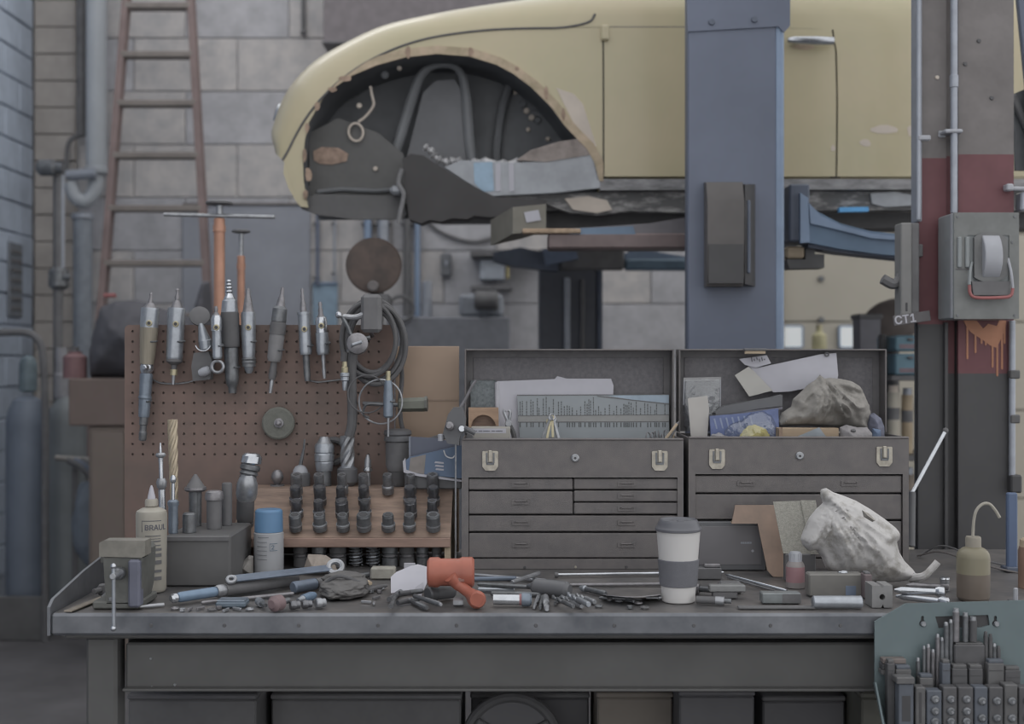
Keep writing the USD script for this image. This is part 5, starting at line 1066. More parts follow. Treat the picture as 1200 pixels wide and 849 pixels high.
M_leather = mat('dark_leather', (80, 79, 79), .75, var=.1, scale=30, bump=.3)
c = B(404, 698); part(T, 'roll_flap', lump((c[0], c[1], H + .016), .052, .075, .022, .25, 2.2, 14, 4, floor=H + E), M_leather)
part(T, 'roll_fold', lump((c[0] - .005, c[1] + .03, H + .028), .045, .03, .016, .25, 2.6, 15, 3, floor=H + .012), M_leather)
part(T, 'strap', tube(smooth_path([c + (-.045, -.02, .02), c + (-.01, -.03, .044), c + (.03, -.02, .030), c + (.05, -.01, .012)], 5), .004, 8), M_rubber)
lying('pencil_stub', 'pale wooden stub standing out of the leather roll', 'pencil', (420, 676), (434, 684), [('stub_body', M_woodlt, [(0, .004), (1, .004)])], z=.02)
T = thing('white_box', 'pale speckled eraser block behind the torn paper', 'block', B(450, 680)); q = B(449, 679)
part(T, 'block_body', bx(q[0] - .027, q[0] + .027, q[1] - .01, q[1] + .02, H + E, H + .026, .003), mat('block_pale', (124, 122, 116), .8, var=.12, scale=50))
T = thing('white_card', 'small white card square beside the mallet head', 'card', B(480, 674)); q = B(480, 676)
part(T, 'card', bx(q[0] - .0125, q[0] + .0125, q[1], q[1] + .003, H + E, H + .03, .0005), M_white); part(T, 'card_foot', bx(q[0] + .012, q[0] + .024, q[1] - .004, q[1] + .012, H + E, H + .012, .002), M_boxlight)
T = thing('torn_paper', 'torn white paper scrap standing crumpled on the bench', 'paper', B(480, 698))
d = 2.60; pp = [(456, 680), (462, 675), (478, 669), (487, 667), (505, 671), (502, 680), (494, 698), (484, 697), (470, 695), (458, 696)]
def tilt_sheet(pts, d, lean, th=.0008, z0=None):
    m = pxslab(pts, d, th); v = m.vertices; z0 = v[:, 2].min() if z0 is None else z0
    m.vertices[:, 1] += (v[:, 2] - z0) * lean; return m
part(T, 'paper_sheet', tilt_sheet(pp, d, 1.1), M_white)
part(T, 'paper_fold', tilt_sheet([(486, 690), (495, 684), (494, 699), (488, 699)], d - .002, .6), M_white)
M_blackt = mat('black_oxide', (74, 75, 78), .4, .3, var=.15, scale=50)
for k, (x0, y0, x1, y1, r, nm, lab) in enumerate((
    (456, 703, 476, 690, .006, 'tap', 'black tap pointing away, leftmost of the tap cluster by the paper'), (468, 696, 496, 693, .0055, 'tap', 'black tap lying crosswise at the back of the tap cluster'),
    (466, 707, 492, 702, .0055, 'tap', 'dark tap lying crosswise in the tap cluster'), (486, 699, 517, 709, .0052, 'tap', 'dark tap with a bright end pointing right at the tap cluster'),
    (481, 704, 500, 713, .0055, 'tap', 'short dark tap pointing forward at the tap cluster'), (458, 711, 464, 697, .0048, 'tap', 'round-ended tap facing forward at the tap cluster'))):
    zz = .0 if k in (0, 2, 4) else .011
    lying(nm, lab, 'tap', (x0, y0), (x1, y1), [('shank', M_blackt, [(0, r * .9), (.45, r * .9)]), ('threads', M_steeldk, [(.45, r)] + [(.45 + .5 * (i + .5 * j) / 12, r * (1.0 if j == 0 else .86)) for i in range(12) for j in (0, 1)] + [(.97, r * .8)]), ('end', M_steel if k in (3, 5) else M_blackt, [(.97, r * .7), (1, r * .55)])], z=zz, n=10, group='taps beside the torn paper')
lying('deep_socket', 'fat black deep socket lying under the orange mallet', 'socket', (501, 697), (531, 693), [('socket_mouth', M_blackt, [(0, .013), (.05, .0155), (.3, .0155)]), ('socket_body', M_plblack, [(.3, .014), (.95, .014), (1, .012)])])
T = thing('dead_blow_mallet', 'orange plastic dead blow mallet lying on the bench', 'mallet', B(540, 690))
M_orange = mat('orange_plastic', (126, 76, 65), .4, var=.06, scale=12, rgb2=(132, 80, 67))
ha, hb_ = B(501, 671, H + .062), B(552, 671, H + .062)
part(T, 'mallet_head', lathe([(0, .024), (.004, .029), (.02, .030), (.026, .027), (.062, .027), (.068, .030), (.088, .030), (.092, .025)], ha, hb_ - ha, 26), M_orange)
part(T, 'handle', tube(smooth_path([B(527, 676, H + .058), B(538, 686, H + .040), B(552, 697, H + .026), B(558, 703, H + .022)], 5), [.0125] * 6 + [.011] * 4 + [.0125] * 6, 14), M_orange)
part(T, 'handle_grip', lathe([(0, .012), (.004, .0165), (.022, .0175), (.030, .013)], B(556, 701, H + .0185), B(566, 708, H + .0185) - B(556, 701, H + .0185), 18), M_orange)
part(T, 'head_mark', bx(hb_[0] - .036, hb_[0] - .012, hb_[1] - .0285, hb_[1] - .026, hb_[2] - .014, hb_[2] - .007, .001), mat('mark_dark', (112, 84, 78), .6))
lying('nut_stack', 'small pale hex nut below the mallet head', 'nut', (531, 706), (543, 706), [('nut_body', M_steel, [(0, .0075), (.1, .0085), (.9, .0085), (1, .0075)])], n=6)
lying('chrome_torch', 'chrome tube with a blue and red end fitting right of the mallet', 'tube', (578, 703), (623, 703), [('chrome_tube', M_chrome, [(0, .0105), (.72, .0105)]), ('red_band', mat('band_red', (112, 82, 84), .5), [(.68, .0112), (.74, .0112)]), ('blue_fitting', M_bluesteel, [(.74, .0125), (.77, .0135), (.95, .0135), (1, .010)])])
for k, (x0, y0, x1, y1, r, mt, lab) in enumerate((
    (553, 674, 640, 681, .0045, M_steel, 'long steel rod slanting behind the mallet, farthest back'), (553, 679, 605, 678, .005, M_bgrip2, 'short bluish rod close behind the mallet head'), (560, 685, 648, 690, .0045, M_steeldk, 'dark steel rod in the rod pile'),
    (560, 691, 603, 692, .0052, M_alu, 'bright rod ending by the mallet handle'), (600, 683, 632, 672, .005, M_steel, 'pale rod crossing the rod pile'), (575, 696, 640, 697, .005, M_steeldk, 'dark rod at the front of the rod pile'))):
    lying('steel_rod', lab, 'rod', (x0, y0), (x1, y1), [('rod_body', mt, [(0, r * .7), (.02, r), (.98, r), (1, r * .7)])], z=.010 * (k in (2, 4)), n=10)
lying('black_grip_driver', 'fat black handled driver behind the drill bits', 'screwdriver', (618, 687), (668, 692), [('tapered_shank', M_steeldk, [(0, .004), (.12, .008)]), ('handle', M_plblack, [(.12, .010), (.2, .0165), (.6, .0175), (.92, .0165), (1, .011)])])
for k, (x0, y0, x1, y1, r, mt) in enumerate(((626, 712, 632, 697, .0042, M_steel), (633, 713, 636, 699, .004, M_steeldk), (641, 713, 639, 700, .0068, M_steel), (650, 708, 661, 697, .0042, M_steeldk), (648, 700, 672, 711, .0048, M_steeldk), (658, 699, 682, 711, .0055, M_steel), (666, 697, 690, 709, .006, M_alu), (676, 698, 697, 706, .0056, M_steel))):
    n_ = ['first', 'second', 'third', 'fourth', 'fifth', 'sixth', 'seventh', 'eighth'][k]
    T = lying('drill_bit', f'short steel drill bit in the pile below the black driver, {n_} from the left', 'drill bit', (x0, y0), (x1, y1), [('shank', mt, [(.5, r), (.97, r), (1, r * .75)])], n=12, z=.0 if k < 4 or k % 2 else .010, group='drill bits below the black driver')
    a, b = B(x0, y0, H + E + r + (.0 if k < 4 or k % 2 else .010)), B(x1, y1, H + E + r + (.0 if k < 4 or k % 2 else .010))
    part(T, 'flutes', spiral(a, (a + b) / 2, r * .9, r * .97, 2, .9, .45, 14, 20), mt, smooth=50)
lying('long_rod', 'long bright steel rod lying along the foot of the chests', 'rod', (650, 674), (848, 671), [('rod_body', M_chrome, [(0, .0035), (.985, .0035), (1, .0025)]), ('rod_collar', M_dark, [(0, .006), (.02, .006)])])
lying('long_rod', 'second long pale rod in front of the bright one', 'rod', (668, 686), (775, 685), [('rod_body', M_fitting, [(0, .004), (1, .004)])])
lying('small_spanner', 'short dark spanner with a pale jaw before the second long rod', 'spanner', (680, 689), (710, 696), [('jaw', M_alu, [(0, .004), (.1, .007), (.2, .007), (.24, .004)]), ('shaft', M_steeldk, [(.24, .0055), (.95, .0065), (1, .004)])])
T = thing('steel_band', 'curved grey steel strap lying left of the coffee cup', 'strap', B(740, 695))
part(T, 'strap_body', sheetm(lambda u, v: B(706 + 68 * u, 697 + 3.0 * math.sin(u * 3.14), H + .0016 + .016 * v), 14, 3, .0016), M_fitting)
lying('bolt_pin', 'small bright pin at the left foot of the coffee cup', 'pin', (757, 701), (777, 701), [('pin_body', M_steel, [(0, .003), (.7, .003), (.72, .005), (1, .005)])])
# coffee cup
CX, CD_ = XX(795, 2.545), 2.545
cup = thing('coffee_cup', 'white paper coffee cup with a black lid and a dark grey sleeve', 'cup', (CX, CD_, H))
def cr(y): # px half width at py
    return np.interp(y, [620, 708], [25.6, 19.2]) * CD_ / F
zc = lambda y: ZZ(y, CD_)
hz = zc(620) - H
prof = [(0, cr(708) - .002), (.002, cr(708)), (hz, cr(620)), (hz + .001, cr(620) + .001)]
M_cup = mat('cup_white', (156, 155, 155), .55, var=.015, scale=8)
part(cup, 'cup_body', lathe(prof, (CX, CD_, H), (0, 0, 1), 48), M_cup)
z0, z1 = zc(686) - H, zc(655) - H
part(cup, 'sleeve', lathe([(z0, cr(686) + .0010), (z0 + .001, cr(686) + .0018), (z1 - .001, cr(655) + .0018), (z1, cr(655) + .0010)], (CX, CD_, H), (0, 0, 1), 48), mat('sleeve_grey', (84, 85, 90), .85, var=.05, scale=60, bump=.2, bscale=500))
R = cr(620)
part(cup, 'lid', lathe([(hz - .004, R + .0005), (hz - .003, R + .0028), (hz + .001, R + .003), (hz + .004, R + .0012), (hz + .006, R - .001), (hz + .012, R - .003), (hz + .018, R - .006), (hz + .0195, R - .008), (hz + .0165, R - .010), (hz + .015, R - .013), (hz + .015, 0)], (CX, CD_, H), (0, 0, 1), 48), mat('lid_black', (76, 77, 82), .35, var=.03))
part(cup, 'lid_spout', bx(CX - .007, CX + .007, CD_ - R + .0075, CD_ - R + .012, H + hz + .017, H + hz + .0215, .0015), LK['lid_black'])
# right of the cup
lying('hex_bolt', 'grey bolt lying close behind the coffee cup at right', 'bolt', (812, 690), (838, 692), [('bolt_head', M_fitting, [(0, .011), (.3, .011)]), ('bolt_shank', M_steeldk, [(.3, .006), (1, .006)])], n=12)
T = thing('gauge_block', 'flat pale steel gauge bar right of the cup', 'block', B(852, 690)); q = B(852, 690, H + .02)
part(T, 'bar', bx(q[0] - .037, q[0] + .036, q[1] - .01, q[1] + .01, H + .014, H + .028, .002), mat('block_grey', (104, 105, 106), .5, .2, var=.08, scale=30)); part(T, 'support', bx(q[0] - .03, q[0] + .02, q[1] - .008, q[1] + .012, H + E, H + .014, .002), M_dark)
T = thing('gauge_block', 'dark small gauge block set behind the pale bar', 'block', B(832, 681)); q = B(834, 680)
part(T, 'block_body', bx(q[0] - .042, q[0] + .022, q[1], q[1] + .02, H + E, H + .026, .002), M_dark); part(T, 'block_cap', bx(q[0] - .016, q[0] + .02, q[1] + .002, q[1] + .018, H + .026, H + .034, .002), M_fitting)
lying('threaded_stud', 'dark threaded stud with a bright nut in front of the gauge bar', 'stud', (816, 703), (857, 705), [('stud_body', M_dark, [(0, .0075), (.55, .0075)]), ('nut', M_steel, [(.55, .0085), (.8, .0085)]), ('stud_end', M_steeldk, [(.8, .005), (1, .005)])])
T = thing('hex_block', 'dark square nut block right of the threaded stud', 'nut', B(860, 700)); q = B(856, 697)
part(T, 'block_body', bx(q[0] - .022, q[0] + .025, q[1] + .0, q[1] + .03, H + E, H + .024, .004), M_dark); part(T, 'block_hole', lathe([(0, .007), (.001, .007)], (q[0] + .012, q[1], H + .012), (0, -1, 0), 14), M_gap)
lying('scriber_pen', 'bright thin scriber lying slanted right of the gauge bar', 'scriber', (850, 673.5, .018), (922, 693, .0095), [('point', M_steeldk, [(0, .001), (.06, .003)]), ('scriber_body', M_chrome, [(.06, .0032), (.96, .0042), (1, .003)])])
lying('thin_wire_rod', 'thin pale rod lying just in front of the scriber', 'rod', (853, 677), (908, 693), [('rod_body', M_steel, [(0, .0022), (1, .0022)])])
T = thing('steel_parallel', 'grey-blue steel parallel block in front of the small pink bottle', 'block', B(917, 708)); q = B(917, 708.5)
part(T, 'block_body', bx(q[0] - .040, q[0] + .037, q[1], q[1] + .03, H + E, H + .0215, .002), mat('parallel_grey', (98, 102, 104), .4, .3, var=.1, scale=30)); part(T, 'end_face', bx(q[0] + .0, q[0] + .036, q[1] - .0008, q[1], H + .002, H + .020), M_dark)
T = thing('flat_bar', 'long flat dark bar lying along the bench front at right', 'bar', B(900, 714)); q0, q1 = B(862, 711), B(955, 714.5)
part(T, 'bar_body', bx(q0[0], q1[0], q1[1] - .004, q1[1] + .014, H + E, H + .005, .001), M_dark); part(T, 'bar_tip', bx(q1[0], q1[0] + .008, q1[1] - .001, q1[1] + .010, H + E, H + .004, .001), M_steeldk)
lying('chrome_cylinder', 'pale chrome pin lying crosswise at the right front of the bench', 'pin', (952, 706), (1010, 706), [('pin_body', M_alu, [(0, .0105), (.02, .0125), (.98, .0125), (1, .0105)])], n=22)
T = thing('v_block', 'grey V block with a bored hole at the right front of the bench', 'V block', B(1034, 714)); d = 2.475
vb = pxpoly([(1022, 687), (1032, 687), (1034, 690), (1036, 687), (1046, 687), (1046, 713), (1036, 713), (1034.5, 709), (1033, 713), (1022, 713)], d).difference(Point(XX(1034, d), ZZ(700.5, d)).buffer(.0055, 10))
vm = slab(vb, d, d + .05); vm.vertices[:, 2] += H + E - vm.vertices[:, 2].min()
part(T, 'block_body', vm, mat('vblock_grey', (106, 106, 107), .45, .2, var=.08, scale=20)); part(T, 'bore', lathe([(0, .0056), (.001, .0056)], W(1034, 700.5, d + .02) + (0, 0, .0), (0, -1, 0), 16), M_gap)
T = thing('machined_block', 'big grey machined block with a small blue sticker under the white rag', 'block', B(980, 700)); d = 2.59
z1 = ZZ(673, d)
part(T, 'block_body', bx(XX(948, d), XX(1012, d), d, d + .035, H + E, z1, .003), mat('machined_grey', (96, 95, 93), .5, .15, var=.1, scale=16)); part(T, 'blue_sticker', bx(XX(991, d), XX(1003, d), d - .0008, d, ZZ(698, d), ZZ(687, d)), mat('sticker_blue', (88, 98, 114), .5))
part(T, 'bright_chip', lump(W(988, 671.5, d + .015), .010, .008, .005, .3, 3, 2, 2), M_chrome)
T = thing('block_step', 'reddish dark step block between the machined block and the V block', 'block', B(1016, 702)); q = B(1015, 703)
part(T, 'block_body', bx(q[0] - .003, q[0] + .012, q[1], q[1] + .03, H + E, H + .05, .002), mat('red_dark', (88, 80, 82), .6)); part(T, 'block_lip', bx(q[0] - .001, q[0] + .010, q[1] + .005, q[1] + .025, H + .05, H + .054, .001), M_dark)
# pink bottle, clipboard, abrasive sheets, rag
T = thing('ink_bottle', 'small pinkish bottle with a ribbed pale cap', 'bottle', (XX(932, 2.70), 2.70, H)); d = 2.70
yb = 424.5 + (CZ - H) / d * F - .3
stack(T, d, 932, [('cap', M_boxlight, [(647, 12), (649, 14), (658, 15)]), ('shoulder', mat('bottle_grey', (104, 100, 100), .4), [(658, 16), (661, 20), (664, 22)]), ('bottle_body', mat('bottle_pink', (118, 92, 96), .4, var=.08), [(664, 22), (682, 22)]), ('bottle_foot', LK['bottle_grey'], [(682, 22), (yb, 21.5)])], 0, 0, n=24)
for k in range(10):
    a = 2 * math.pi * k / 10; c = W(932, 653, d); r = 7.2 * d / F
    part('/World/ink_bottle', 'cap_rib', cyl((c[0] + r * math.cos(a), d + r * math.sin(a), ZZ(657, d)), (c[0] + r * math.cos(a), d + r * math.sin(a), ZZ(649, d)), .0011, 5), M_boxlight)
T = thing('brown_board', 'brown masonite board leaning on the right chest', 'board', W(905, 630, 2.85))
bd = [(873, 592), (866, 597), (870, 590), (948, 590), (948, 668), (903, 669), (899, 661), (893, 612), (876, 611), (862, 612)]
d = 2.83
bm = pxslab([(868, 591), (950, 591), (950, 671), (906, 671), (900, 664), (893, 612), (862, 612)], d, .006); v = bm.vertices; zb = H + E; v[:, 2] += zb - v[:, 2].min(); bm.vertices = v; bm.vertices[:, 1] += (bm.vertices[:, 2] - zb) * .45
part(T, 'board', bm, mat('masonite', (104, 92, 84), .7, var=.14, scale=10, rgb2=(112, 96, 86)))
q = W(858, 611, d + .02); part(T, 'stir_stick', beam(W(857, 613, 2.895), W(868, 595, 2.905), .004, .003, .0005), M_woodlt)
T = thing('abrasive_sheet', 'grey speckled abrasive sheets leaning before the brown board', 'sandpaper', W(932, 620, 2.78))
M_grit = mat('abrasive_grey', (116, 115, 110), .9, var=.16, scale=220, bump=.4, bscale=600)
for k, pts in enumerate(([(911, 591), (946, 590), (952, 650), (918, 649)], [(944, 589.5), (962, 589.5), (966, 650), (950, 650)])):
    m = pxslab(pts, 2.77 - .003 * k, .0015); v = m.vertices; zb = v[:, 2].min(); m.vertices[:, 1] += (v[:, 2] - zb) * .42; part(T, 'sheet', m, M_grit)
part(T, 'sheet_foot', bx(XX(920, 2.77), XX(956, 2.77), 2.768, 2.79, H + E, ZZ(649.5, 2.77), .002), M_dark)
T = thing('white_rag', 'crumpled dirty white rag heaped before the right chest', 'rag', W(1010, 640, 2.74))
pts = [(962, 574), (968, 572), (976, 577), (988, 581), (1003, 587), (1020, 597), (1036, 608), (1050, 619), (1054, 624), (1052, 636), (1050, 634), (1053, 646), (1060, 658), (1071, 669), (1074, 675), (1066, 680), (1050, 682.5), (1032, 683), (1014, 683), (1012, 673), (992, 673), (976, 672), (968, 667), (962, 652), (956, 645), (948, 646), (941, 640), (938, 632), (941, 622), (948, 607), (956, 597), (964, 590), (961, 580)]
part(T, 'rag_body', cloth(pts, 2.72, .070, .12, 22, 21, step=.0042, back=.1, apex=(968, 586), nf=17, fold=.55), mat('rag_white', (122, 120, 117), .9, var=.04, scale=24, rgb2=(145, 144, 144), cut=(.36, .5)), smooth=70)
part(T, 'grime_fold', cloth([(1010, 598), (1018, 602), (1026, 610), (1022, 612), (1012, 606)], 2.648, .012, .3, 20, 4), mat('rag_grime', (118, 115, 111), .9, var=.12, scale=60))
part(T, 'tail', tube(smooth_path([W(1068, 678, 2.70), W(1076, 677, 2.68), W(1084, 675, 2.67), (W(1092, 667, 2.67)), W(1099, 659, 2.67)], 5), [.010] * 4 + [.0085] * 8 + [.0075] * 9, 10), LK['rag_white'])
# spoons and wrenches at the right end
for k, (x0, y0, x1, y1, r, mt, lab) in enumerate(((1050, 699, 1113, 706, .0065, M_chrome, 'bright wrench at the front of the right hand wrench pile'), (1048, 692, 1108, 694, .0075, M_chrome, 'bright curved wrench behind the front wrench at right'), (1062, 686, 1112, 688, .006, M_fitting, 'dull wrench at the back of the right hand wrench pile'))):
    lying('chrome_wrench', lab, 'wrench', (x0, y0), (x1, y1), [('shaft', mt, [(0, r * .4), (.15, r), (.8, r * .9)]), ('jaw', mt, [(.8, r * 1.0), (.86, r * 1.5), (.97, r * 1.4), (1, r * .7)])], z=.012 * (k == 1), n=12)
stack(thing('steel_bottle_cap', 'small steel cup standing behind the wrenches at right', 'cup', (XX(1107, 2.66), 2.66, H)), 2.66, 1107, [('rim', M_chrome, [(677, 10), (679, 12)]), ('cup_body', M_steel, [(679, 11), (692.5, 10)])])
T = thing('solvent_bottle', 'translucent amber squeeze bottle with a bent spout at right', 'bottle', (XX(1140, 2.56), 2.56, H)); d = 2.56
yb = 424.5 + (CZ - H) / d * F - .3
stack(T, d, 1140.5, [('cap', mat('amber_cap', (112, 108, 100), .5, var=.05), [(629, 16), (631, 18), (641, 18)]), ('upper_body', mat('amber_clear', (100, 96, 82), .4, var=.05, scale=10), [(641, 18), (643, 26), (646, 33), (650, 37), (654, 38), (672, 38)]), ('liquid_body', mat('amber_dark', (84, 77, 71), .4, var=.05, scale=10), [(672, 38), (yb - 3, 37), (yb, 33)])], 0, 0, n=30)
part(T, 'spout', tube(smooth_path([W(1140, 630, d), W(1141, 612, d), W(1144, 599, d), W(1151, 591.5, d), W(1159, 591, d), W(1166, 598, d), W(1171.5, 607, d)], 6), .0032, 8), mat('spout_pale', (122, 119, 112), .5))
# blue capped can in front of the rack
T = thing('spray_can', 'white can with a bright blue cap in front of the wooden rack', 'spray can', (XX(315, 2.885), 2.885, H)); d = 2.885
yb = 424.5 + (CZ - H) / d * F - .3
M_can = mat('can_white', (128, 130, 134), .5, var=.06, scale=8)
stack(T, d, 315, [('cap', mat('cap_blue', (76, 104, 132), .45, var=.05, scale=8), [(597, 28), (598.5, 31), (600, 32), (623, 33)]), ('can_body', M_can, [(623, 31), (624.5, 34.5), (yb - 2, 34.5), (yb, 32)])], 0, 0, n=34)
cx_ = XX(315, d); rc = 17.25 * d / F + .0003
part(T, 'label_line', cat_(wrapbox(-.020, .006, ZZ(628.5, d), ZZ(627.5, d), rc, cx_, d), *[wrapbox(-.022, .002, ZZ(634 + 5 * k, d), ZZ(633.2 + 5 * k, d), rc, cx_, d) for k in range(5)]), mat('label_grey', (104, 106, 110), .6))
lt = meshkit.text_mesh('2', .009, .0006, True); v = lt.vertices; lt.vertices = np.stack([v[:, 0] + .011, -v[:, 2], v[:, 1]], 1)
part(T, 'label_mark', wrap(lt, cx_, d, rc, ZZ(642, d)), mat('label_mark', (84, 96, 108), .6)); part(T, 'label_frame', cat_(wrapbox(.008, .026, ZZ(635.8, d), ZZ(635.2, d), rc, cx_, d), wrapbox(.008, .026, ZZ(643.8, d), ZZ(643.2, d), rc, cx_, d), wrapbox(.008, .0088, ZZ(643.5, d), ZZ(635.5, d), rc, cx_, d, n=1)), LK['label_mark'])

# small scraps between the tools
r6 = random.Random(11)
used_ = []
def scrap_spots(n, x0, x1, y0, y1, gap):
    out = []
    for _ in range(4000):
        if len(out) == n: break
        p = (r6.uniform(x0, x1), r6.uniform(y0, y1))
        if all(math.hypot((p[0] - q[0]), (p[1] - q[1]) * 2.2) > gap for q in used_ + out): out.append(p)
    used_.extend(out); return out
def scraps(n, region, lab, grp):
    N_ = ['leftmost', 'second from left', 'third from left', 'fourth from left', 'fifth from left', 'sixth from left', 'seventh from left', 'eighth from left', 'ninth from left']
    for i_, (x, y) in enumerate(sorted(scrap_spots(n, *region))):
        k = r6.choice((0, 1, 2)); q = B(x, y, H + E); a = r6.uniform(0, 3.14)
        T = thing('steel_scrap', f'tiny steel {("washer", "offcut", "nut")[k]} {lab}, {N_[i_]}', 'scrap', q, group=grp); mt = r6.choice((M_steeldk, M_fitting, M_steel, M_dark))
        if k == 0: part(T, 'washer', ring(q + (0, 0, .0024), .0065, .0022, (0, 0, 1), 18, 6), mt)
        elif k == 1: part(T, 'offcut', beam(q + np.array((-math.cos(a) * .011, -math.sin(a) * .011, .0026)), q + np.array((math.cos(a) * .011, math.sin(a) * .011, .0026)), .0045, .005, .0008, up=(0, 0, 1)), mt)
        else: part(T, 'nut', lathe([(0, .005), (.0005, .0058), (.0058, .0058), (.0062, .005)], q, (0, 0, 1), 6), mt, smooth=False)
scraps(9, (205, 300, 714, 717.5, 9), 'along the bench front at left', 'scraps along the bench front at left')
scraps(7, (420, 452, 686, 714, 9), 'between leather roll and tap cluster', 'scraps beside the leather roll')
scraps(7, (700, 765, 704, 716, 10), 'between the drill bits and the cup', 'scraps left of the cup')
lying('dark_punch', 'dark tapered punch lying behind the leather roll', 'punch', (402, 677), (432, 674), [('punch_body', M_steeldk, [(0, .003), (.4, .006), (1, .006)])])
lying('dark_punch', 'dark round punch lying left of the tap cluster', 'punch', (431, 692), (453, 686.5), [('punch_body', M_dark, [(0, .006), (.6, .006), (1, .003)])], z=.0)
lying('steel_file', 'slim dark file lying before the second long rod right of the drill bits', 'file', (702, 701), (752, 703), [('file_body', M_steeldk, [(0, .002), (.1, .0045), (.75, .0045)]), ('file_tang', M_dark, [(.75, .003), (1, .0012)])])
lying('thin_punch', 'thin bright punch lying at the left of the blue sleeve', 'punch', (160, 712), (192, 709), [('punch_body', M_steel, [(0, .002), (.5, .004), (1, .004)])])
# ---------------------------------------------------------------- inside the left chest
d0 = 2.94; TF1 = ZZ(516, d0) - .040 + E; TF2 = ZZ(514, d0) - .040 + E      # tray floors
def rest(m, z):
    m = m.copy(); m.vertices[:, 2] += z - m.vertices[:, 2].min(); return m
def drop(pts, zf, d):
    """a pixel outline whose lowest edge is carried down to the tray floor"""
    yf = 424.5 + (CZ - zf) / d * F; ym = max(p[1] for p in pts)
    return [(a, yf if b > ym - 1.5 else b) for a, b in pts]
d = 3.135
T = thing('printed_chart', 'long grey printed drill chart leaning in the left chest', 'chart', W(695, 490, d))
def lean(m, k=.03, z0=TF1): m.vertices[:, 1] += (m.vertices[:, 2] - z0) * k; return m
M_chart = mat('chart_grey', (112, 117, 121), .5, var=.04, scale=10)
M_chartink = mat('chart_ink', (72, 74, 76), .7, var=.08, scale=90)
part(T, 'chart_sheet', lean(pxslab(drop([(606, 463), (784, 462.5), (784.5, 520), (610, 520)], TF1, d), d, .003)), M_chart)
tk = []
r_ = random.Random(3)
x = 609.0
while x < 781:
    if r_.random() < .86:
        h = r_.uniform(6, 20) * (1 if x < 700 else .72)
        y = 487.0; 
        while y > 487 - h:
            g = r_.uniform(1.2, 3.2); tk.append(pxslab([(x, y - g), (x + 1.1, y - g), (x + 1.1, y), (x, y)], d - .0006, .0006)); y -= g + .8
    if r_.random() < .8: tk.append(pxslab([(x, 495.5), (x + 1.3, 495.5), (x + 1.3, 501), (x, 501)], d - .0006, .0006))
    x += r_.choice((2.0, 2.6, 3.4, 5.0))
part(T, 'chart_print', lean(cat_(*tk)), M_chartink, 'columns of small print', kind='stuff', smooth=False)
part(T, 'chart_band', lean(cat_(pxslab([(607, 488), (784, 486.5), (784, 494.5), (607, 495)], d - .0004, .0004))), mat('chart_band', (112, 113, 113), .5, var=.06, scale=60))
part(T, 'chart_rule', lean(cat_(pxslab([(607, 487.3), (784, 486), (784, 486.8), (607, 488.2)], d - .0008, .0005), pxslab([(607, 494.6), (784, 494), (784, 494.9), (607, 495.5)], d - .0008, .0005), pxslab([(700, 464), (784, 473.5), (784, 474.6), (700, 465)], d - .0008, .0005), pxslab([(606, 463), (784, 462.4), (784, 463.2), (606, 464)], d - .0008, .0005))), M_dark)
part(T, 'blue_corner', lean(pxslab([(712, 464), (784, 463), (784, 473), (740, 468.5)], d - .0004, .0004)), mat('chart_blue', (118, 130, 142), .5))
T = thing('rolled_paper', 'rolled white paper sheet standing behind the chart', 'paper', W(640, 470, 3.15)); d = 3.149
m = pxslab(drop([(580, 449), (583, 447), (650, 444.5), (653, 441), (664, 444), (716, 444), (719, 452), (718, 480), (640, 480), (606, 520), (582, 520)], TF1, d), d, .0012)
part(T, 'paper_sheet', m, M_white); part(T, 'paper_curl', cyl(W(582.5, 448, d + .002), (W(582.5, 448, d)[0] + .002, d + .002, TF1), .0062, 14), mat('curl_white', (140, 140, 146), .8))
T = thing('wooden_arch', 'small wooden block with an arched cut-out in the left chest', 'block', W(562, 490, 3.115)); d = 3.115
ar = Polygon([(XX(a, d), ZZ(b, d)) for a, b in drop([(549, 478), (584, 478), (585, 520), (549, 520)], TF1, d)]).difference(Point(XX(566.5, d), ZZ(501, d)).buffer(.030)).buffer(0)
ar = unary_union([ar, sbox(XX(549, d), TF1, XX(585, d), ZZ(506, d))])
part(T, 'arch_body', slab(ar, d, d + .02), mat('arch_wood', (128, 108, 92), .7, var=.14, scale=20, stretch=(1, 6, 6))); part(T, 'arch_backing', slab(sbox(XX(551, d), TF1, XX(583, d), ZZ(482, d)), d + .0202, d + .024), M_wood)
T = thing('carton', 'small white carton with a printed side in the left chest', 'box', W(575, 500, 3.04)); d = 3.03
part(T, 'carton_body', bx(XX(552, d), XX(598, d), d, d + .05, TF1, ZZ(501, d), .001), mat('carton_pale', (128, 126, 122), .7, var=.05)); part(T, 'label_strip', bx(XX(553, d), XX(593, d), d - .0006, d, ZZ(508, d), ZZ(502.5, d)), M_white)
part(T, 'label_print', cat_(*[bx(XX(556 + 5 * k, d), XX(559 + 5 * k + (k % 3), d), d - .001, d - .0006, ZZ(506, d), ZZ(505, d)) for k in range(7)]), M_ink, kind='stuff')
T = thing('speckled_pad', 'dark blue-grey speckled pad lining the left end of the left chest lid', 'pad', W(562, 460, 3.155))
part(T, 'pad_sheet', bx(XX(551, 3.15), XX(581, 3.15), 3.1535, 3.1575, TF1, ZZ(446, 3.15), .001), mat('pad_speckle', (88, 93, 96), .9, var=.25, scale=160)); part(T, 'pad_edge', bx(XX(551, 3.15), XX(581, 3.15), 3.152, 3.158, ZZ(446, 3.15), ZZ(445, 3.15), .0005), M_dark)
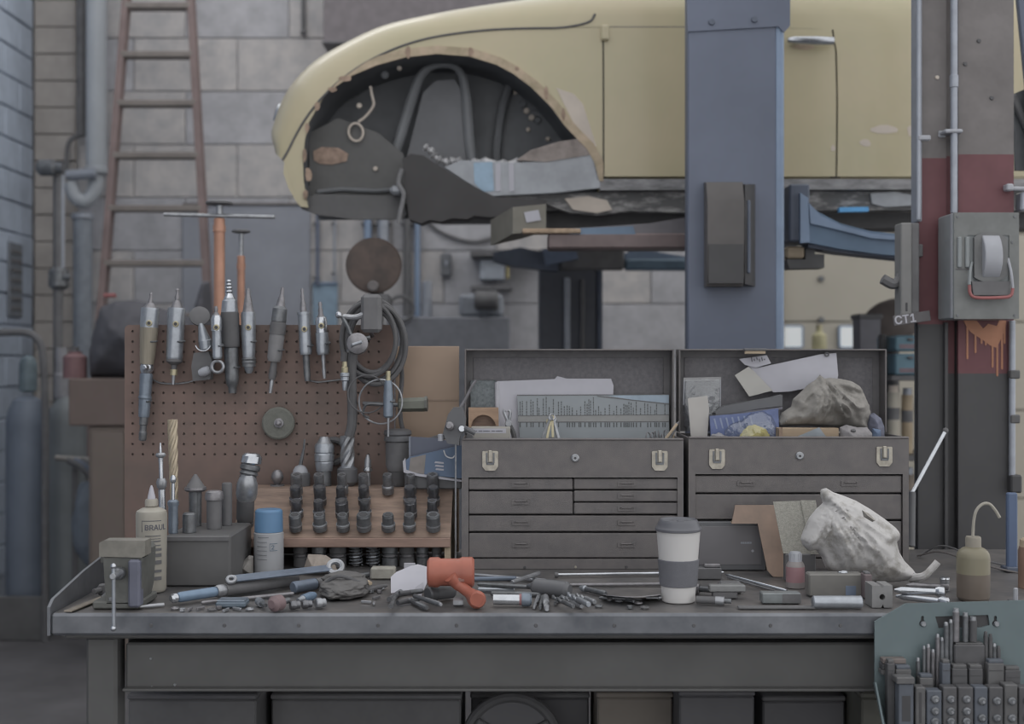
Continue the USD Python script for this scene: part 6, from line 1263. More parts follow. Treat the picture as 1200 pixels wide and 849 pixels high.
def pliers(nm, lab, px, ytop, d, zf, w, mt1, mt2, tiltx):
    T = thing(nm, lab, 'pliers', (XX(px, d), d, zf)); top = W(px, ytop, d); b1 = np.array((XX(px + tiltx - w, d), d - .012, zf + .004)); b2 = np.array((XX(px + tiltx + w, d), d + .004, zf + .004)); mid = top * .68 + (b1 + b2) / 2 * .32
    part(T, 'jaw', tube(smooth_path([top + (-.004, 0, 0), top * .8 + mid * .2 + (-.007, 0, 0), mid], 4), .0042, 8), mt1); part(T, 'jaw', tube(smooth_path([top + (.004, 0, 0), top * .8 + mid * .2 + (.007, 0, 0), mid], 4), .0042, 8), mt1)
    part(T, 'pivot', cyl(mid + (0, -.009, 0), mid + (0, .006, 0), .0085, 12), mt1)
    part(T, 'grip', tube(smooth_path([mid, mid * .6 + b1 * .4 + (-.006, 0, 0), b1], 5), .006, 8), mt2); part(T, 'grip', tube(smooth_path([mid, mid * .6 + b2 * .4 + (.006, 0, 0), b2], 5), .006, 8), mt2)
pliers('pliers', 'dark pliers standing jaws up at the left end of the chart', 594, 481, 3.075, TF1, 4, M_steel, M_rubber, 6)
pliers('pliers', 'small dark pliers leaning at the corner beside the surface gauge', 549, 503, 3.0, TF1, 4, M_dark, M_rubber, 4)
T = thing('key_bunch', 'bunch of brass and steel keys leaning on the chart', 'keys', W(645, 510, 3.05)); d = 3.05
for k, (x0, y0, x1, y1, mt) in enumerate(((645, 490, 635, 514, M_steeldk), (646, 490, 641, 514, M_brass), (647, 490, 648, 513, M_brass), (649, 492, 655, 514, M_steel), (650, 494, 652, 514, M_steeldk), (643, 494, 636, 512, M_brass))):
    a, b = W(x0, y0, d + .003 * k), W(x1, y1, d - .012 + .004 * k); part(T, 'key', beam(a, b, .006, .0018, .0004), mt); part(T, 'key_bow', lathe([(0, .0065), (.002, .0065)], a + (0, -.001, 0), (0, -1, .1), 14), mt)
part(T, 'key_ring', ring(W(647, 489, d), .007, .0012, (.3, -1, .2), 18, 6), M_chrome)
part(T, 'key_fob', bx(XX(640, d), XX(650, d), d - .006, d + .016, TF1, ZZ(513, d), .002), M_rubber)
for k, (x0, y0, x1, y1, mt) in enumerate(((800, 497, 784, 514, M_woodlt), (803, 499, 789, 517, M_steel), (797, 503, 786, 518, M_fitting), (806, 503, 795, 519, M_woodlt))):
    d = 2.985 + .012 * k; a, b = W(x0, y0, d), W(x1, y1, d)
    if b[2] > TF1: b = b + (b - a) * ((TF1 + .004 - b[2]) / (b[2] - a[2])) if abs(b[2] - a[2]) > 1e-6 else b
    xmax = XX(801, 2.94) - .009
    a[0] = min(a[0], xmax - .001 * k); b[0] = min(b[0], xmax)
    T = thing('pencil', ['pale wooden pencil at the right end of the left chest, leftmost of four', 'bright steel punch at the right end of the left chest', 'dull steel punch at the right end of the left chest', 'pale wooden pencil at the right end of the left chest, rightmost of four'][k], 'pencil' if k in (0, 3) else 'punch', (a + b) / 2)
    part(T, 'shaft', cyl(b, a, .0034, 8), mt); part(T, 'point', cyl(a, a + (a - b) / np.linalg.norm(a - b) * .008, .0032, 8, .0008, ch=0), M_dark)
T = thing('wire_scraps', 'small tangle of pale wire scraps at the right foot of the chart', 'wire', W(768, 512, 3.03)); d = 3.02
for k in range(6): part(T, 'wire', tube(smooth_path([(XX(755 + 5 * k, d), d + .01 * math.sin(k), TF1 + .002), W(758 + 4.5 * k, 508 + 3 * math.sin(2 * k), d), W(763 + 3 * k, 511 + 2 * math.cos(3 * k), d + .008), (XX(768 + 3 * k, d), d + .004 * k, TF1 + .002)], 5), .0012, 6), M_fitting)

# ---------------------------------------------------------------- inside the right chest
d = 3.12
bag = thing('zip_bag', 'clear zip bag standing at the left end of the right chest', 'bag', W(820, 470, d))
M_bag = usdkit.material(stage, '/World/Looks/clear_plastic', {'t': ('transparent_bsdf', {'color': (.93, .94, .95)}), 'g': ('glossy_bsdf', {'color': (.7, .72, .74), 'roughness': .18}), 'n': ('noise_texture', {'scale': 40.0, 'detail': 3.0}), 'geo': ('geometry', {}), 'bu': ('bump', {'strength': .5, 'distance': .004}), 'mx': ('mix_closure', {'fac': .13})},
                         [('geo.position', 'n.vector'), ('n.fac', 'bu.height'), ('bu.normal', 'g.normal'), ('t.BSDF', 'mx.closure1'), ('g.BSDF', 'mx.closure2')], surface='mx.closure')
bp = drop([(801, 444), (845, 443), (845, 485), (838, 512), (806, 512), (800, 475)], TF2, d)
part(bag, 'bag_film', cloth(bp, d, .012, .5, 30, 9), M_bag, smooth=60)
part(bag, 'zip_strip', pxslab([(801, 443), (845, 442), (845, 446), (801, 447)], d - .003, .003), mat('zip_grey', (112, 112, 114), .4))
part(bag, 'bag_edge', tube([W(801.5, 445, d - .002), W(801, 475, d - .002)], .0012, 6), M_boxlight); part(bag, 'bag_edge', tube([W(844.5, 445, d - .002), W(844, 484, d - .002)], .0012, 6), M_boxlight)
T = thing('white_card', 'pale blank card standing before the clear zip bag', 'card', W(818, 485, 3.06)); dd = 3.065
part(T, 'card', pxslab(drop([(806, 467), (829, 464), (831, 480), (828, 512), (811, 512)], TF2, dd), dd, .002), mat('card_pale', (142, 140, 138), .8, var=.03)); part(T, 'card_foot', bx(XX(812, dd), XX(827, dd), dd + .0025, dd + .014, TF2, TF2 + .03, .001), M_plblack)
T = thing('loose_paper', 'crumpled white papers slipped over the back of the right chest lid', 'paper', W(925, 440, 3.14)); dd = 3.135
def curl(a, pts, dd, amp, seed, th=.0008):
    m = pxslab(pts, dd, th); m = trimesh.Trimesh(*trimesh.remesh.subdivide_to_size(m.vertices, m.faces, .02), process=True); v = m.vertices; v[:, 1] -= amp * (.5 + .5 * np.sin((v[:, 0] - XX(a, dd)) * 16 + (v[:, 2]) * 9)); m.vertices = v; return m
part(T, 'paper_sheet', curl(900, [(885, 432), (960, 415.5), (979, 414), (981, 440), (978, 452), (945, 455), (925, 459), (906, 460), (893, 447), (880, 432), (868, 421), (872, 420), (900, 426)], dd, .012, 1), M_white)
part(T, 'paper_flap', curl(880, [(861, 440), (877, 430), (884, 436), (905, 458), (878, 465)], dd - .006, .010, 2), mat('paper_grey', (142, 141, 138), .8, var=.03))  # flap sheet in a slightly warmer grey paper
part(T, 'paper_corner', curl(880, [(866, 421), (898, 416.5), (903, 426), (886, 431), (873, 428)], dd - .003, .008, 3), M_white)
part(T, 'scribble', cat_(*[pxslab([(880 + 3 * k, 419 + (k % 2) * 2), (881.2 + 3 * k, 418.5 + (k % 2) * 2), (882 + 3 * k, 424 - (k % 3)), (880.9 + 3 * k, 424.5 - (k % 3))], dd - .018, .0006) for k in range(6)]), M_ink, kind='stuff')
part(T, 'paper_clip', ring(W(969, 415.5, dd - .014), .0045, .0018, (0, 1, 0), 16, 6), M_dark)
T = thing('wood_strip', 'short pale wooden strip tucked over the lid edge of the right chest', 'strip', W(885, 413, 3.10)); part(T, 'strip_body', bx(XX(873, 3.10), XX(897, 3.10), 3.098, 3.108, ZZ(415, 3.10), ZZ(411.5, 3.10), .001), M_woodlt); part(T, 'strip_dark', bx(XX(872, 3.10), XX(898, 3.10), 3.096, 3.108, ZZ(411.3, 3.10), ZZ(408.5, 3.10), .001), M_dark)
T = thing('black_book', 'thin black book lying slanted behind the rag in the right chest', 'book', W(885, 475, 3.09)); dd = 3.075
bk = [(838, 484), (849, 476), (905, 466), (917, 463), (917, 476), (885, 480), (840, 488)]
part(T, 'book_cover', pxslab(bk, dd, .03), M_plblack); part(T, 'book_pages', pxslab([(838, 486), (885, 480.5), (917, 477), (917, 480), (885, 484), (838, 490)], dd + .002, .026), mat('pages_grey', (98, 98, 104), .8)); part(T, 'book_base', pxslab(drop([(842, 488), (914, 480), (914, 512), (842, 512)], TF2, dd), dd + .005, .02), M_chest_in)
T = thing('blue_packet', 'bright blue printed packet under the black book', 'packet', W(860, 495, 3.05)); dd = 3.055
part(T, 'packet_body', pxslab(drop([(832, 488), (870, 485), (912, 479), (914, 512), (834, 512)], TF2, dd), dd, .012), mat('packet_blue', (80, 90, 122), .4, var=.12, scale=40))
part(T, 'packet_print', cat_(*[pxslab([(836 + 7 * k, 491 - .6 * k), (838 + 7 * k, 490.8 - .6 * k), (841 + 7 * k, 503 - .6 * k), (839.4 + 7 * k, 503 - .6 * k)], dd - .0006, .0006) for k in range(7)]), mat('packet_pale', (112, 120, 140), .5), kind='stuff')
T = thing('sweet_bag', 'clear plastic bag with yellow contents at the front of the right chest', 'bag', W(878, 502, 3.0)); dd = 3.0
part(T, 'bag_film', cloth(drop([(849, 505), (856, 497), (868, 493), (880, 484), (893, 481), (904, 487), (910, 498), (908, 513), (850, 513)], TF2, dd), dd, .03, .6, 30, 12), M_bag, smooth=60)
part(T, 'yellow_filling', lump((XX(884, dd), dd + .0, TF2 + .035), .035, .016, .030, .3, 3, 5, 3, floor=TF2), mat('filling_yellow', (136, 128, 84), .7, var=.12, scale=60))
T = thing('grey_wad', 'grey plastic wad at the front left of the right chest', 'wad', W(845, 508, 2.985)); part(T, 'wad_body', lump((XX(843, 2.99), 2.99, TF2 + .02), .026, .014, .028, .3, 3, 8, 3, floor=TF2), mat('wad_grey', (100, 100, 104), .6, var=.12, scale=40)); part(T, 'wad_tie', ring((XX(843, 2.99), 2.985, TF2 + .04), .012, .003, (0, .2, 1), 16, 6), M_fitting)
T = thing('cardboard_carton', 'small open tan carton under the grey rag in the right chest', 'box', W(947, 507, 3.0)); dd = 3.0
part(T, 'carton_body', bx(XX(913, dd), XX(983, dd), dd, dd + .04, TF2, ZZ(502, dd), .001), mat('carton_tan', (126, 112, 96), .8, var=.07)); part(T, 'carton_flap', pxslab([(932, 513), (960, 501), (968, 512), (962, 514)], dd - .003, .002), mat('flap_blue', (116, 122, 128), .7)); part(T, 'carton_edge', bx(XX(913, dd), XX(917, dd), dd - .001, dd, TF2, ZZ(501, dd)), M_rust)
T = thing('grey_rag', 'big crumpled grey-brown rag heaped in the right chest', 'rag', W(970, 480, 3.05)); dd = 3.066
rg = [(913, 500), (911, 494), (916, 484), (927, 477), (929, 468), (937, 461), (947, 451), (956, 445), (961, 439), (966, 444), (972, 443), (984, 444), (998, 447), (1008, 453), (1014, 465), (1019, 477), (1020, 486), (1017, 498), (1018, 506), (1004, 505), (990, 501), (965, 500), (940, 499)]
part(T, 'rag_body', cloth(rg, dd, .050, .10, 24, 33, step=.0036, back=.1, apex=(962, 441), nf=14, fold=1.0), mat('rag_greybrown', (104, 102, 99), .9, var=.08, scale=40, rgb2=(112, 110, 107)), smooth=70)
T = thing('white_cloth', 'soiled pale cloth hanging at the right end of the grey rag', 'cloth', W(1003, 506, 3.0)); dd = 3.005
part(T, 'cloth_body', cloth(drop([(984, 501), (992, 498), (1004, 501), (1016, 501), (1022, 508), (1023, 514), (986, 514)], TF2, dd), dd, .02, .5, 30, 14), mat('cloth_pale', (112, 110, 112), .9, var=.1, scale=60)); part(T, 'cloth_spot', lump(W(1000, 505, dd - .018), .006, .003, .004, .3, 3, 6, 2), M_dark)
T = thing('navy_cloth', 'dark navy cloth at the right end of the right chest', 'cloth', W(1026, 500, 3.03)); dd = 3.06
part(T, 'cloth_body', cloth(drop([(1016, 486), (1024, 484), (1032, 490), (1036, 500), (1036, 514), (1012, 514)], TF2, dd), dd, .03, .5, 26, 16), mat('cloth_navy', (82, 84, 96), .9, var=.12, scale=40)); part(T, 'cloth_fold', cloth(drop([(1022, 502), (1032, 504), (1034, 514), (1020, 514)], TF2, dd - .034), dd - .034, .01, .5, 26, 17), mat('cloth_blue', (80, 92, 112), .9))
T = thing('black_case', 'flat black case with small pale lettering leaning on the lower right chest', 'case', W(858, 634, 2.93)); dd = 2.918
part(T, 'case_body', bx(XX(817, dd), XX(897, dd), dd, dd + .02, H + E, ZZ(612, dd), .002), M_plblack); part(T, 'case_face', bx(XX(819, dd), XX(892, dd), dd - .001, dd, H + .014, ZZ(617, dd), .0004), mat('case_face', (88, 87, 90), .4, var=.05, scale=10)); part(T, 'case_mark', cat_(*[bx(XX(868 + 2.2 * k, dd), XX(869.5 + 2.2 * k, dd), dd - .0014, dd - .001, ZZ(637.5, dd), ZZ(635.5, dd)) for k in range(6)]), M_conduit, kind='stuff'); part(T, 'case_dot', lathe([(0, .003), (.0006, .003)], W(882, 646, dd - .001), (0, -1, 0), 12), M_boxlight)
# ---------------------------------------------------------------- fixtures on the right column
SD = 3.30
sw = thing('disconnect_switch', 'grey electrical disconnect box with a red handle on the column', 'switch box', W(1150, 310, SD))
part(sw, 'enclosure', bx(XX(1117, SD), XX(1194, SD), SD, CD - .0005, ZZ(374, SD), ZZ(249, SD), .004), M_boxgrey)
part(sw, 'cover_plate', slab(sbox(XX(1117.5, SD), ZZ(374, SD), XX(1193.5, SD), ZZ(249.5, SD)).difference(pxpoly([(1133, 276), (1182, 276), (1182, 333), (1133, 333)], SD)), SD - .004, SD), mat('switch_cover', (94, 96, 96), .55, var=.12, scale=18))
part(sw, 'side_trim', bx(XX(1117, SD) - .002, XX(1117, SD), SD + .004, SD + .018, ZZ(373, SD), ZZ(250, SD), .0008), M_boxlight)
gr_ = slab(Point(XX(1158, SD), ZZ(302, SD)).buffer(.065).intersection(sbox(XX(1140, SD), ZZ(333, SD), XX(1179, SD), ZZ(270, SD))), SD - .012, SD - .001)
part(sw, 'lever_bay', gr_, mat('lever_bay', (90, 91, 92), .6, var=.1, scale=20))
V = lathe([(0, .070), (.002, .072), (.043, .072), (.045, .070)], (XX(1149, SD), SD + .036, ZZ(301, SD)), (1, 0, 0), 40)
part(sw, 'lever_cover', V.slice_plane((0, SD - .008, 0), (0, -1, 0), cap=False), M_boxlight)
hx_ = [(1137, 305), (1136, 340), (1141, 349), (1184, 348), (1186, 338), (1181, 305)]
part(sw, 'handle', tube(smooth_path([W(a, b, SD - .03) for a, b in [(1136, 334), (1137, 344), (1144, 349), (1170, 349), (1184, 347), (1187, 338)]], 5), .0042, 8), mat('handle_red', (120, 76, 76), .5))
part(sw, 'handle_arm', tube(smooth_path([W(1187, 338, SD - .03), W(1185, 320, SD - .026), W(1181, 303, SD - .006)], 5), .0036, 8), M_boxlight); part(sw, 'handle_arm', tube(smooth_path([W(1136, 334, SD - .03), W(1137, 318, SD - .02), W(1139, 308, SD - .004)], 5), .0036, 8), M_boxgrey)
part(sw, 'handle_plate', pxslab([(1139, 330), (1184, 330), (1183, 346), (1141, 346)], SD - .026, .012), M_dark)
for x in (1121, 1130): part(sw, 'latch', bx(XX(x, SD), XX(x + 5, SD), SD - .010, SD - .004, ZZ(314, SD), ZZ(278, SD), .002), M_boxgrey)
part(sw, 'door_seam', bx(XX(1119, SD), XX(1136, SD), SD - .0052, SD - .004, ZZ(316.5, SD), ZZ(315, SD)), M_dark)
for x, y in ((1122, 254), (1189, 254), (1122, 370), (1189, 370), (1186, 284)): part(sw, 'cover_screw', lathe([(0, .0035), (.002, .003)], W(x, y, SD - .004), (0, -1, 0), 10), M_steeldk)
jb = thing('wire_duct', 'narrow tall grey wiring duct on the left edge of the column', 'duct', W(1066, 318, 3.37))
dd = 3.385
part(jb, 'duct_body', bx(XX(1056, dd), XX(1069, dd), dd, dd + .06, ZZ(376, dd), ZZ(261, dd), .003), mat('duct_grey', (100, 100, 100), .6, var=.06)); part(jb, 'duct_cover', bx(XX(1069, dd), XX(1078.5, dd), dd + .008, dd + .06, ZZ(376, dd), ZZ(261, dd), .002), M_dark); part(jb, 'duct_slot', bx(XX(1061, dd), XX(1063.5, dd), dd - .0006, dd + .0, ZZ(365, dd), ZZ(355, dd)), M_gap)
part(jb, 'side_hook', tube(smooth_path([W(1056, 318, dd + .03), W(1053, 328, dd + .03), W(1046, 333, dd + .03), W(1034, 327, dd + .03)], 5), [.008 + .0008 * min(k, 8) for k in range(16)], 8), M_dark)
part(jb, 'stay_bracket', bx(XX(1078, dd), XX(1086, dd), dd + .03, CD + .019, ZZ(300, dd), ZZ(285, dd), .002), M_dark)
cdt = thing('conduit', 'slim vertical steel conduit running down to the disconnect switch', 'conduit', W(1118, 130, CD - .03))
part(cdt, 'pipe', cyl(W(1118, -60, CD - .018), W(1118, 250, CD - .018), .0095, 14), M_conduit); part(cdt, 'coupling', cyl(W(1118, 103, CD - .018), W(1118, 88, CD - .018), .0115, 14), M_conduit)
part(cdt, 'strap', bx(XX(1103, CD), XX(1124, CD), CD - .031, CD + .0195, ZZ(158, CD), ZZ(153.5, CD), .003), M_boxlight); part(cdt, 'strap_ear', bx(XX(1102, CD), XX(1111, CD), CD + .013, CD + .0195, ZZ(160, CD), ZZ(152, CD), .003), M_boxlight)
c2 = thing('conduit', 'pale conduit along the left edge of the column above the wiring duct', 'conduit', W(1077, 100, CD))
part(c2, 'pipe', cyl(W(1076.5, -60, CD - .014), W(1076.5, 258, CD - .014), .0065, 12), M_conduit); part(c2, 'strap', bx(XX(1073, CD), XX(1088, CD), CD - .023, CD - .0045, ZZ(166, CD), ZZ(160, CD), .003), M_boxlight)
c3 = thing('conduit', 'pale conduit running down the right of the black column foot', 'conduit', W(1185, 480, CD))
part(c3, 'pipe', cyl(W(1186, 376, CD - .012), W(1186, 572, CD - .012), .0085, 12), M_conduit); part(c3, 'clamp', bx(XX(1180, CD), XX(1192, CD), CD - .023, CD - .0006, ZZ(444, CD), ZZ(434, CD), .003), M_black); part(c3, 'clamp', bx(XX(1181, CD), XX(1192, CD), CD - .023, CD - .0006, ZZ(496, CD), ZZ(486, CD), .003), M_black)
part(c3, 'end_box', bx(XX(1180, CD), XX(1193, CD), CD - .03, CD - .0006, ZZ(577, CD), ZZ(556, CD), .004), M_colblack)
bb = thing('blue_bar', 'upright dull blue bar standing on the bench at the right edge', 'bar', (XX(1187, 2.9), 2.9, H))
part(bb, 'bar_body', bx(XX(1181, 2.9), XX(1193, 2.9), 2.9, 2.915, H + E, ZZ(578, 2.9), .003), mat('bar_blue', (68, 80, 102), .5, var=.06)); part(bb, 'bar_foot', bx(XX(1178, 2.9), XX(1196, 2.9), 2.89, 2.93, H + E, H + .012, .002), M_bluedark)
ob = thing('amber_bottle', 'orange-brown bottle cut by the right edge of the picture', 'bottle', (XX(1207, 2.7), 2.7, H)); stack(ob, 2.7, 1209, [('cap', M_woodlt, [(631, 20), (633, 26), (641, 27)]), ('bottle_body', mat('amber_brown', (104, 86, 76), .5, var=.1), [(641, 28), (646, 30), (689.2, 30)])])
pt = thing('plastic_tab', 'small pale upright tab at the right end of the bench', 'tab', B(1190, 706)); q = B(1190, 706); part(pt, 'tab_body', bx(q[0] - .003, q[0] + .006, q[1], q[1] + .006, H + E, H + .028, .002), M_boxlight); part(pt, 'tab_foot', bx(q[0] - .012, q[0] + .012, q[1] - .004, q[1] + .012, H + E, H + .004, .001), M_plblack)
ub = thing('beam_clamp', 'pale clamp arm reaching in over the column from the right edge', 'clamp', W(1190, 221, CD - .05)); part(ub, 'clamp_head', bx(XX(1175, CD), XX(1183, CD), CD - .03, CD - .0006, ZZ(225, CD), ZZ(217, CD), .003), M_boxlight); part(ub, 'clamp_arm', cyl(W(1180, 221, CD - .022), W(1240, 222, CD - .022), .006, 10), M_boxlight); part(ub, 'clamp_tail', bx(XX(1193, CD), XX(1240, CD), CD - .02, CD + .02, ZZ(248, CD), ZZ(226, CD), .004), M_conduit)
st_ = thing('diagonal_brace', 'dark steel brace running diagonally at the upper right edge', 'brace', (XX(1200, 3.75), 3.75, 0)); part(st_, 'brace_bar', beam(W(1191, -50, 3.75), W(1222, 260, 3.75), .025, .02), M_bluepaint); part(st_, 'brace_post', bx(XX(1222, 3.75) - .025, XX(1222, 3.75) + .025, 3.76, 3.81, 0, 4.2, .003), M_dark); part(st_, 'brace_bar', beam(W(1186, 112, 3.78), W(1222, 190, 3.78), .018, .018), M_dark); part(st_, 'brace_plate', pxslab([(1188, 110), (1212, 100), (1212, 200), (1190, 200)], 3.80, .01), M_liner)
sr = thing('gas_strut', 'bright chrome strut slanting up beside the right chest', 'strut', W(1088, 540, 3.3)); part(sr, 'strut_rod', cyl(W(1069, 578, 3.28), W(1108, 505, 3.33), .0052, 12), M_chrome); part(sr, 'strut_cylinder', cyl((XX(1074, 3.2), 3.24, H + .008), W(1069, 577, 3.28), .009, 12), M_plblack); part(sr, 'strut_end', ball(W(1108, 505, 3.33), .008, 1), M_dark)
cv = thing('loose_cable', 'thin dark cable drooping behind the amber squeeze bottle', 'cable', W(1140, 660, 3.1)); part(cv, 'cable', tube(smooth_path([(XX(1075, 3.12), 3.12, H + .003), W(1100, 647, 3.05), W(1130, 655, 2.95), W(1175, 668, 2.80), (XX(1230, 2.8), 2.8, H + .003)], 6), .0022, 6), M_colgrey); part(cv, 'cable', tube(smooth_path([(XX(1078, 3.12), 3.12, H + .003), W(1105, 640, 3.05), W(1150, 656, 2.95), (XX(1205, 2.9), 2.9, H + .003)], 6), .002, 6), M_dark)
# shelf seen between chest and column
BD = 5.0
rs = thing('back_rack', 'dark steel rack seen between the right chest and the column', 'rack', (XX(1056, BD), BD, 0))
for x in (1034, 1082): part(rs, 'upright', bx(XX(x - 3, BD), XX(x + 3, BD), BD - .02, BD + .02, 0, ZZ(392, BD), .003), M_colblack)
for y in (440, 532, 620): part(rs, 'shelf_plate', bx(XX(1034, BD), XX(1110, BD), BD - .12, BD + .25, ZZ(y + 6, BD), ZZ(y, BD), .003), M_dark)
M_teal = mat('bin_teal', (78, 102, 114), .5, var=.08, scale=8)
for k, (y0, y1, lab) in enumerate(((394, 412, 'upper teal parts bin on the dark rack by the column'), (415, 439.6, 'lower teal parts bin on the dark rack by the column'))):
    T = thing('parts_bin', lab, 'bin', W(1056, y1, BD)); part(T, 'bin_body', bx(XX(1040, BD), XX(1075, BD), BD - .1, BD + .15, ZZ(y1, BD), ZZ(y0, BD), .006), M_teal); part(T, 'bin_label', bx(XX(1045, BD), XX(1066, BD), BD - .102, BD - .1, ZZ(y1 - 3, BD), ZZ(y1 - 8, BD)), mat('label_redgrey', (98, 86, 92), .6)); part(T, 'bin_handle', bx(XX(1054, BD), XX(1060, BD), BD - .112, BD - .1, ZZ(y0 + 6, BD), ZZ(y0 + 3, BD), .002), M_dark)
for k, (px, y0, w, mt, lab) in enumerate(((1047, 452, 14, M_beige, 'pale jar with a dark band, left jar on the back rack'), (1063, 455, 13, mat('jar_tan', (128, 116, 98), .5), 'tan jar on the back rack, right of the pale jar'), (1049, 555, 14, mat('jar_grey', (112, 110, 108), .5), 'grey jar on the lower shelf of the back rack'), (1064, 548, 15, mat('jar_brown', (100, 92, 84), .5), 'brown jar on the lower shelf of the back rack'))):
    yb_ = 531.6 if k < 2 else 619.6; T = thing('jar', lab, 'jar', W(px, yb_, BD - .02)); stack(T, BD - .02, px, [('lid', M_pale if k == 0 else M_conduit, [(y0, w * .8), (y0 + 8, w * .8)]), ('jar_body', mt, [(y0 + 8, w), (y0 + 26, w)]), ('jar_band', M_dark, [(y0 + 26, w + .5), (y0 + 40, w + .5)]), ('jar_base', mt, [(y0 + 40, w), (yb_ + (424.5 - 424.5), w)])])
TPd = 3.378
tp = thing('marked_tape', 'dark tape tag with white letters across the foot of the wiring duct', 'tape', W(1066, 374, TPd))
part(tp, 'tape_bar', beam(W(1047, 376.5, TPd), W(1090, 370, TPd), .027, .004, .001), mat('tape_dark', (76, 74, 76), .6))
t_ = text('CT1', .021, 0, 0, 0, .001); t_.vertices = t_.vertices @ rotm((0, 1, 0), -8).T; t_.apply_translation(W(1048.5, 380.5, TPd - .0022)); part(tp, 'letters', t_, M_white, 'white letters')
gb = thing('grey_bin', 'grey bin standing under the lit panes by the column', 'bin', (XX(1017, 5.4), 5.4, 0)); part(gb, 'bin_body', trimesh.convex.convex_hull(np.array([(XX(a, 5.4), 5.4 + dy, z) for a, z in ((1011, 0), (1030, 0), (1032, ZZ(373, 5.4)), (1008, ZZ(373, 5.4))) for dy in (0, .12)])), mat('bin_grey', (98, 98, 104), .6, var=.06)); part(gb, 'bin_lip', bx(XX(1006, 5.4), XX(1034, 5.4), 5.39, 5.53, ZZ(374, 5.4), ZZ(368, 5.4), .004), M_dark)
ch2 = thing('brown_cushion', 'dark brown padded seat back behind the grey bin', 'seat', (XX(1048, 5.8), 5.8, 0)); part(ch2, 'pad', lump(W(1046, 376, 5.8), .12, .07, .10, .12, 1.6, 5, 3), mat('pad_brown', (86, 80, 78), .8, var=.1)); part(ch2, 'seat_post', cyl((XX(1046, 5.82), 5.82, 0), W(1046, 384, 5.82), .03, 12), M_colblack); part(ch2, 'seat_pad', bx(XX(1012, 5.8), XX(1082, 5.8), 5.6, 5.95, ZZ(432, 5.8), ZZ(418, 5.8), .02), mat('seat_brown', (82, 77, 76), .8))

# ---------------------------------------------------------------- teal index rack hung on the bench front
ID = 2.405
M_tealp = mat('teal_paint', (82, 93, 96), .5, var=.07, scale=8)
M_blk1 = mat('block_steel_1', (70, 70, 72), .5, .2, var=.15, scale=20); M_blk2 = mat('block_steel_2', (79, 79, 80), .5, .2, var=.15, scale=20); M_blk3 = mat('block_bluegrey', (72, 76, 83), .5, .1, var=.12, scale=20)
ir = thing('index_rack', 'teal painted steel index rack hung on the bench front at right', 'rack', W(1130, 790, ID))
bk_ = pxpoly([(1025, 729), (1061, 708), (1240, 703), (1275, 725), (1275, 885), (1046, 885), (1036, 851), (1025, 800)], ID)
for px in (1081, 1166.5): bk_ = bk_.difference(Point(XX(px, ID), ZZ(731, ID)).buffer(.006)).difference(LineString([(XX(px, ID), ZZ(731, ID)), (XX(px, ID), ZZ(724, ID))]).buffer(.0028))
part(ir, 'back_plate', slab(bk_.difference(pxpoly([(1096, 723), (1158, 721), (1160, 733), (1150, 736), (1100, 737)], ID)), ID, ID + .004), M_tealp)
part(ir, 'slot_backing', bx(XX(1075, ID), XX(1172, ID), ID + .0045, ID + .007, ZZ(740, ID), ZZ(718, ID)), M_colblack)
for px in (1081, 1166.5): part(ir, 'hang_screw', lathe([(0, .004), (.006, .0055), (.009, .004)], W(px, 731, ID + .0045), (0, -1, 0), 12), M_steel)
part(ir, 'hanger', bx(XX(1090, ID), XX(1200, ID), ID + .0072, YF - .0006, ZZ(745, ID), ZZ(724, ID), .001), M_tealp)
part(ir, 'side_wing', quad_plate([W(1025, 800, ID - .001), W(1046, 885, ID - .001), W(1043, 885, ID - .09), W(1027, 800, ID - .06)], .003), M_tealp)
part(ir, 'base_tray', bx(XX(1040, ID), XX(1275, ID), ID - .10, ID - .0005, ZZ(890, ID), ZZ(878, ID), .002), M_tealp)
ORD = ['first', 'second', 'third', 'fourth', 'fifth', 'sixth', 'seventh', 'eighth', 'ninth', 'tenth', 'eleventh', 'twelfth', 'thirteenth', 'fourteenth']
FDp = ID - .075
# front row of drilled blocks
z_tray = ZZ(878, ID) + E
xs = [(1053, 1071, 802), (1073, 1085, 806), (1086, 1104, 810), (1105, 1122, 806), (1123, 1141, 806), (1142, 1158, 806), (1159, 1176, 806), (1177, 1193, 803), (1194, 1213, 806)]
for k, (xa, xb, yt) in enumerate(xs):
    T = thing('drilled_block', f'upright drilled steel block in the front row of the teal rack, {ORD[k]} from the left', 'block', (XX((xa + xb) / 2, FDp), FDp, z_tray), group='front row of blocks in the teal rack')
    part(T, 'block_body', bx(XX(xa, FDp) + .0004, XX(xb, FDp) - .0004, FDp, FDp + .025, z_tray, ZZ(yt, FDp), .0015), (M_blk3, M_blk2, M_blk3, M_blk1, M_blk1, M_blk3, M_blk1, M_blk2, M_blk1)[k])
    if k not in (0, 1):
        for yy in (820, 834, 846) if k in (2, 3, 4) else (822, 842):
            c = W((xa + xb) / 2 + .5, yy, FDp); part(T, 'screw', lathe([(0, .0075), (.003, .0075), (.005, .005)], c, (0, -1, 0), 14), M_steeldk); 
            part(T, 'screw_slot', lathe([(0, .003), (.0008, .0025)], c + (.002, -.0052, -.001), (0, -1, 0), 8), M_steel)
    elif k == 0:
        part(T, 'block_cap', bx(XX(xa - 3, FDp), XX(xb + 0.5, FDp), FDp - .004, FDp + .025, ZZ(yt, FDp) + .0002, ZZ(yt - 8, FDp), .0015), M_blk2); part(T, 'block_window', bx(XX(xa + 4, FDp), XX(xb - 4, FDp), FDp - .0006, FDp, ZZ(846, FDp), ZZ(816, FDp)), M_colblack)
    else: part(T, 'block_groove', bx(XX(xa + 4, FDp), XX(xa + 7, FDp), FDp - .0006, FDp, ZZ(848, FDp), ZZ(812, FDp)), M_colblack)
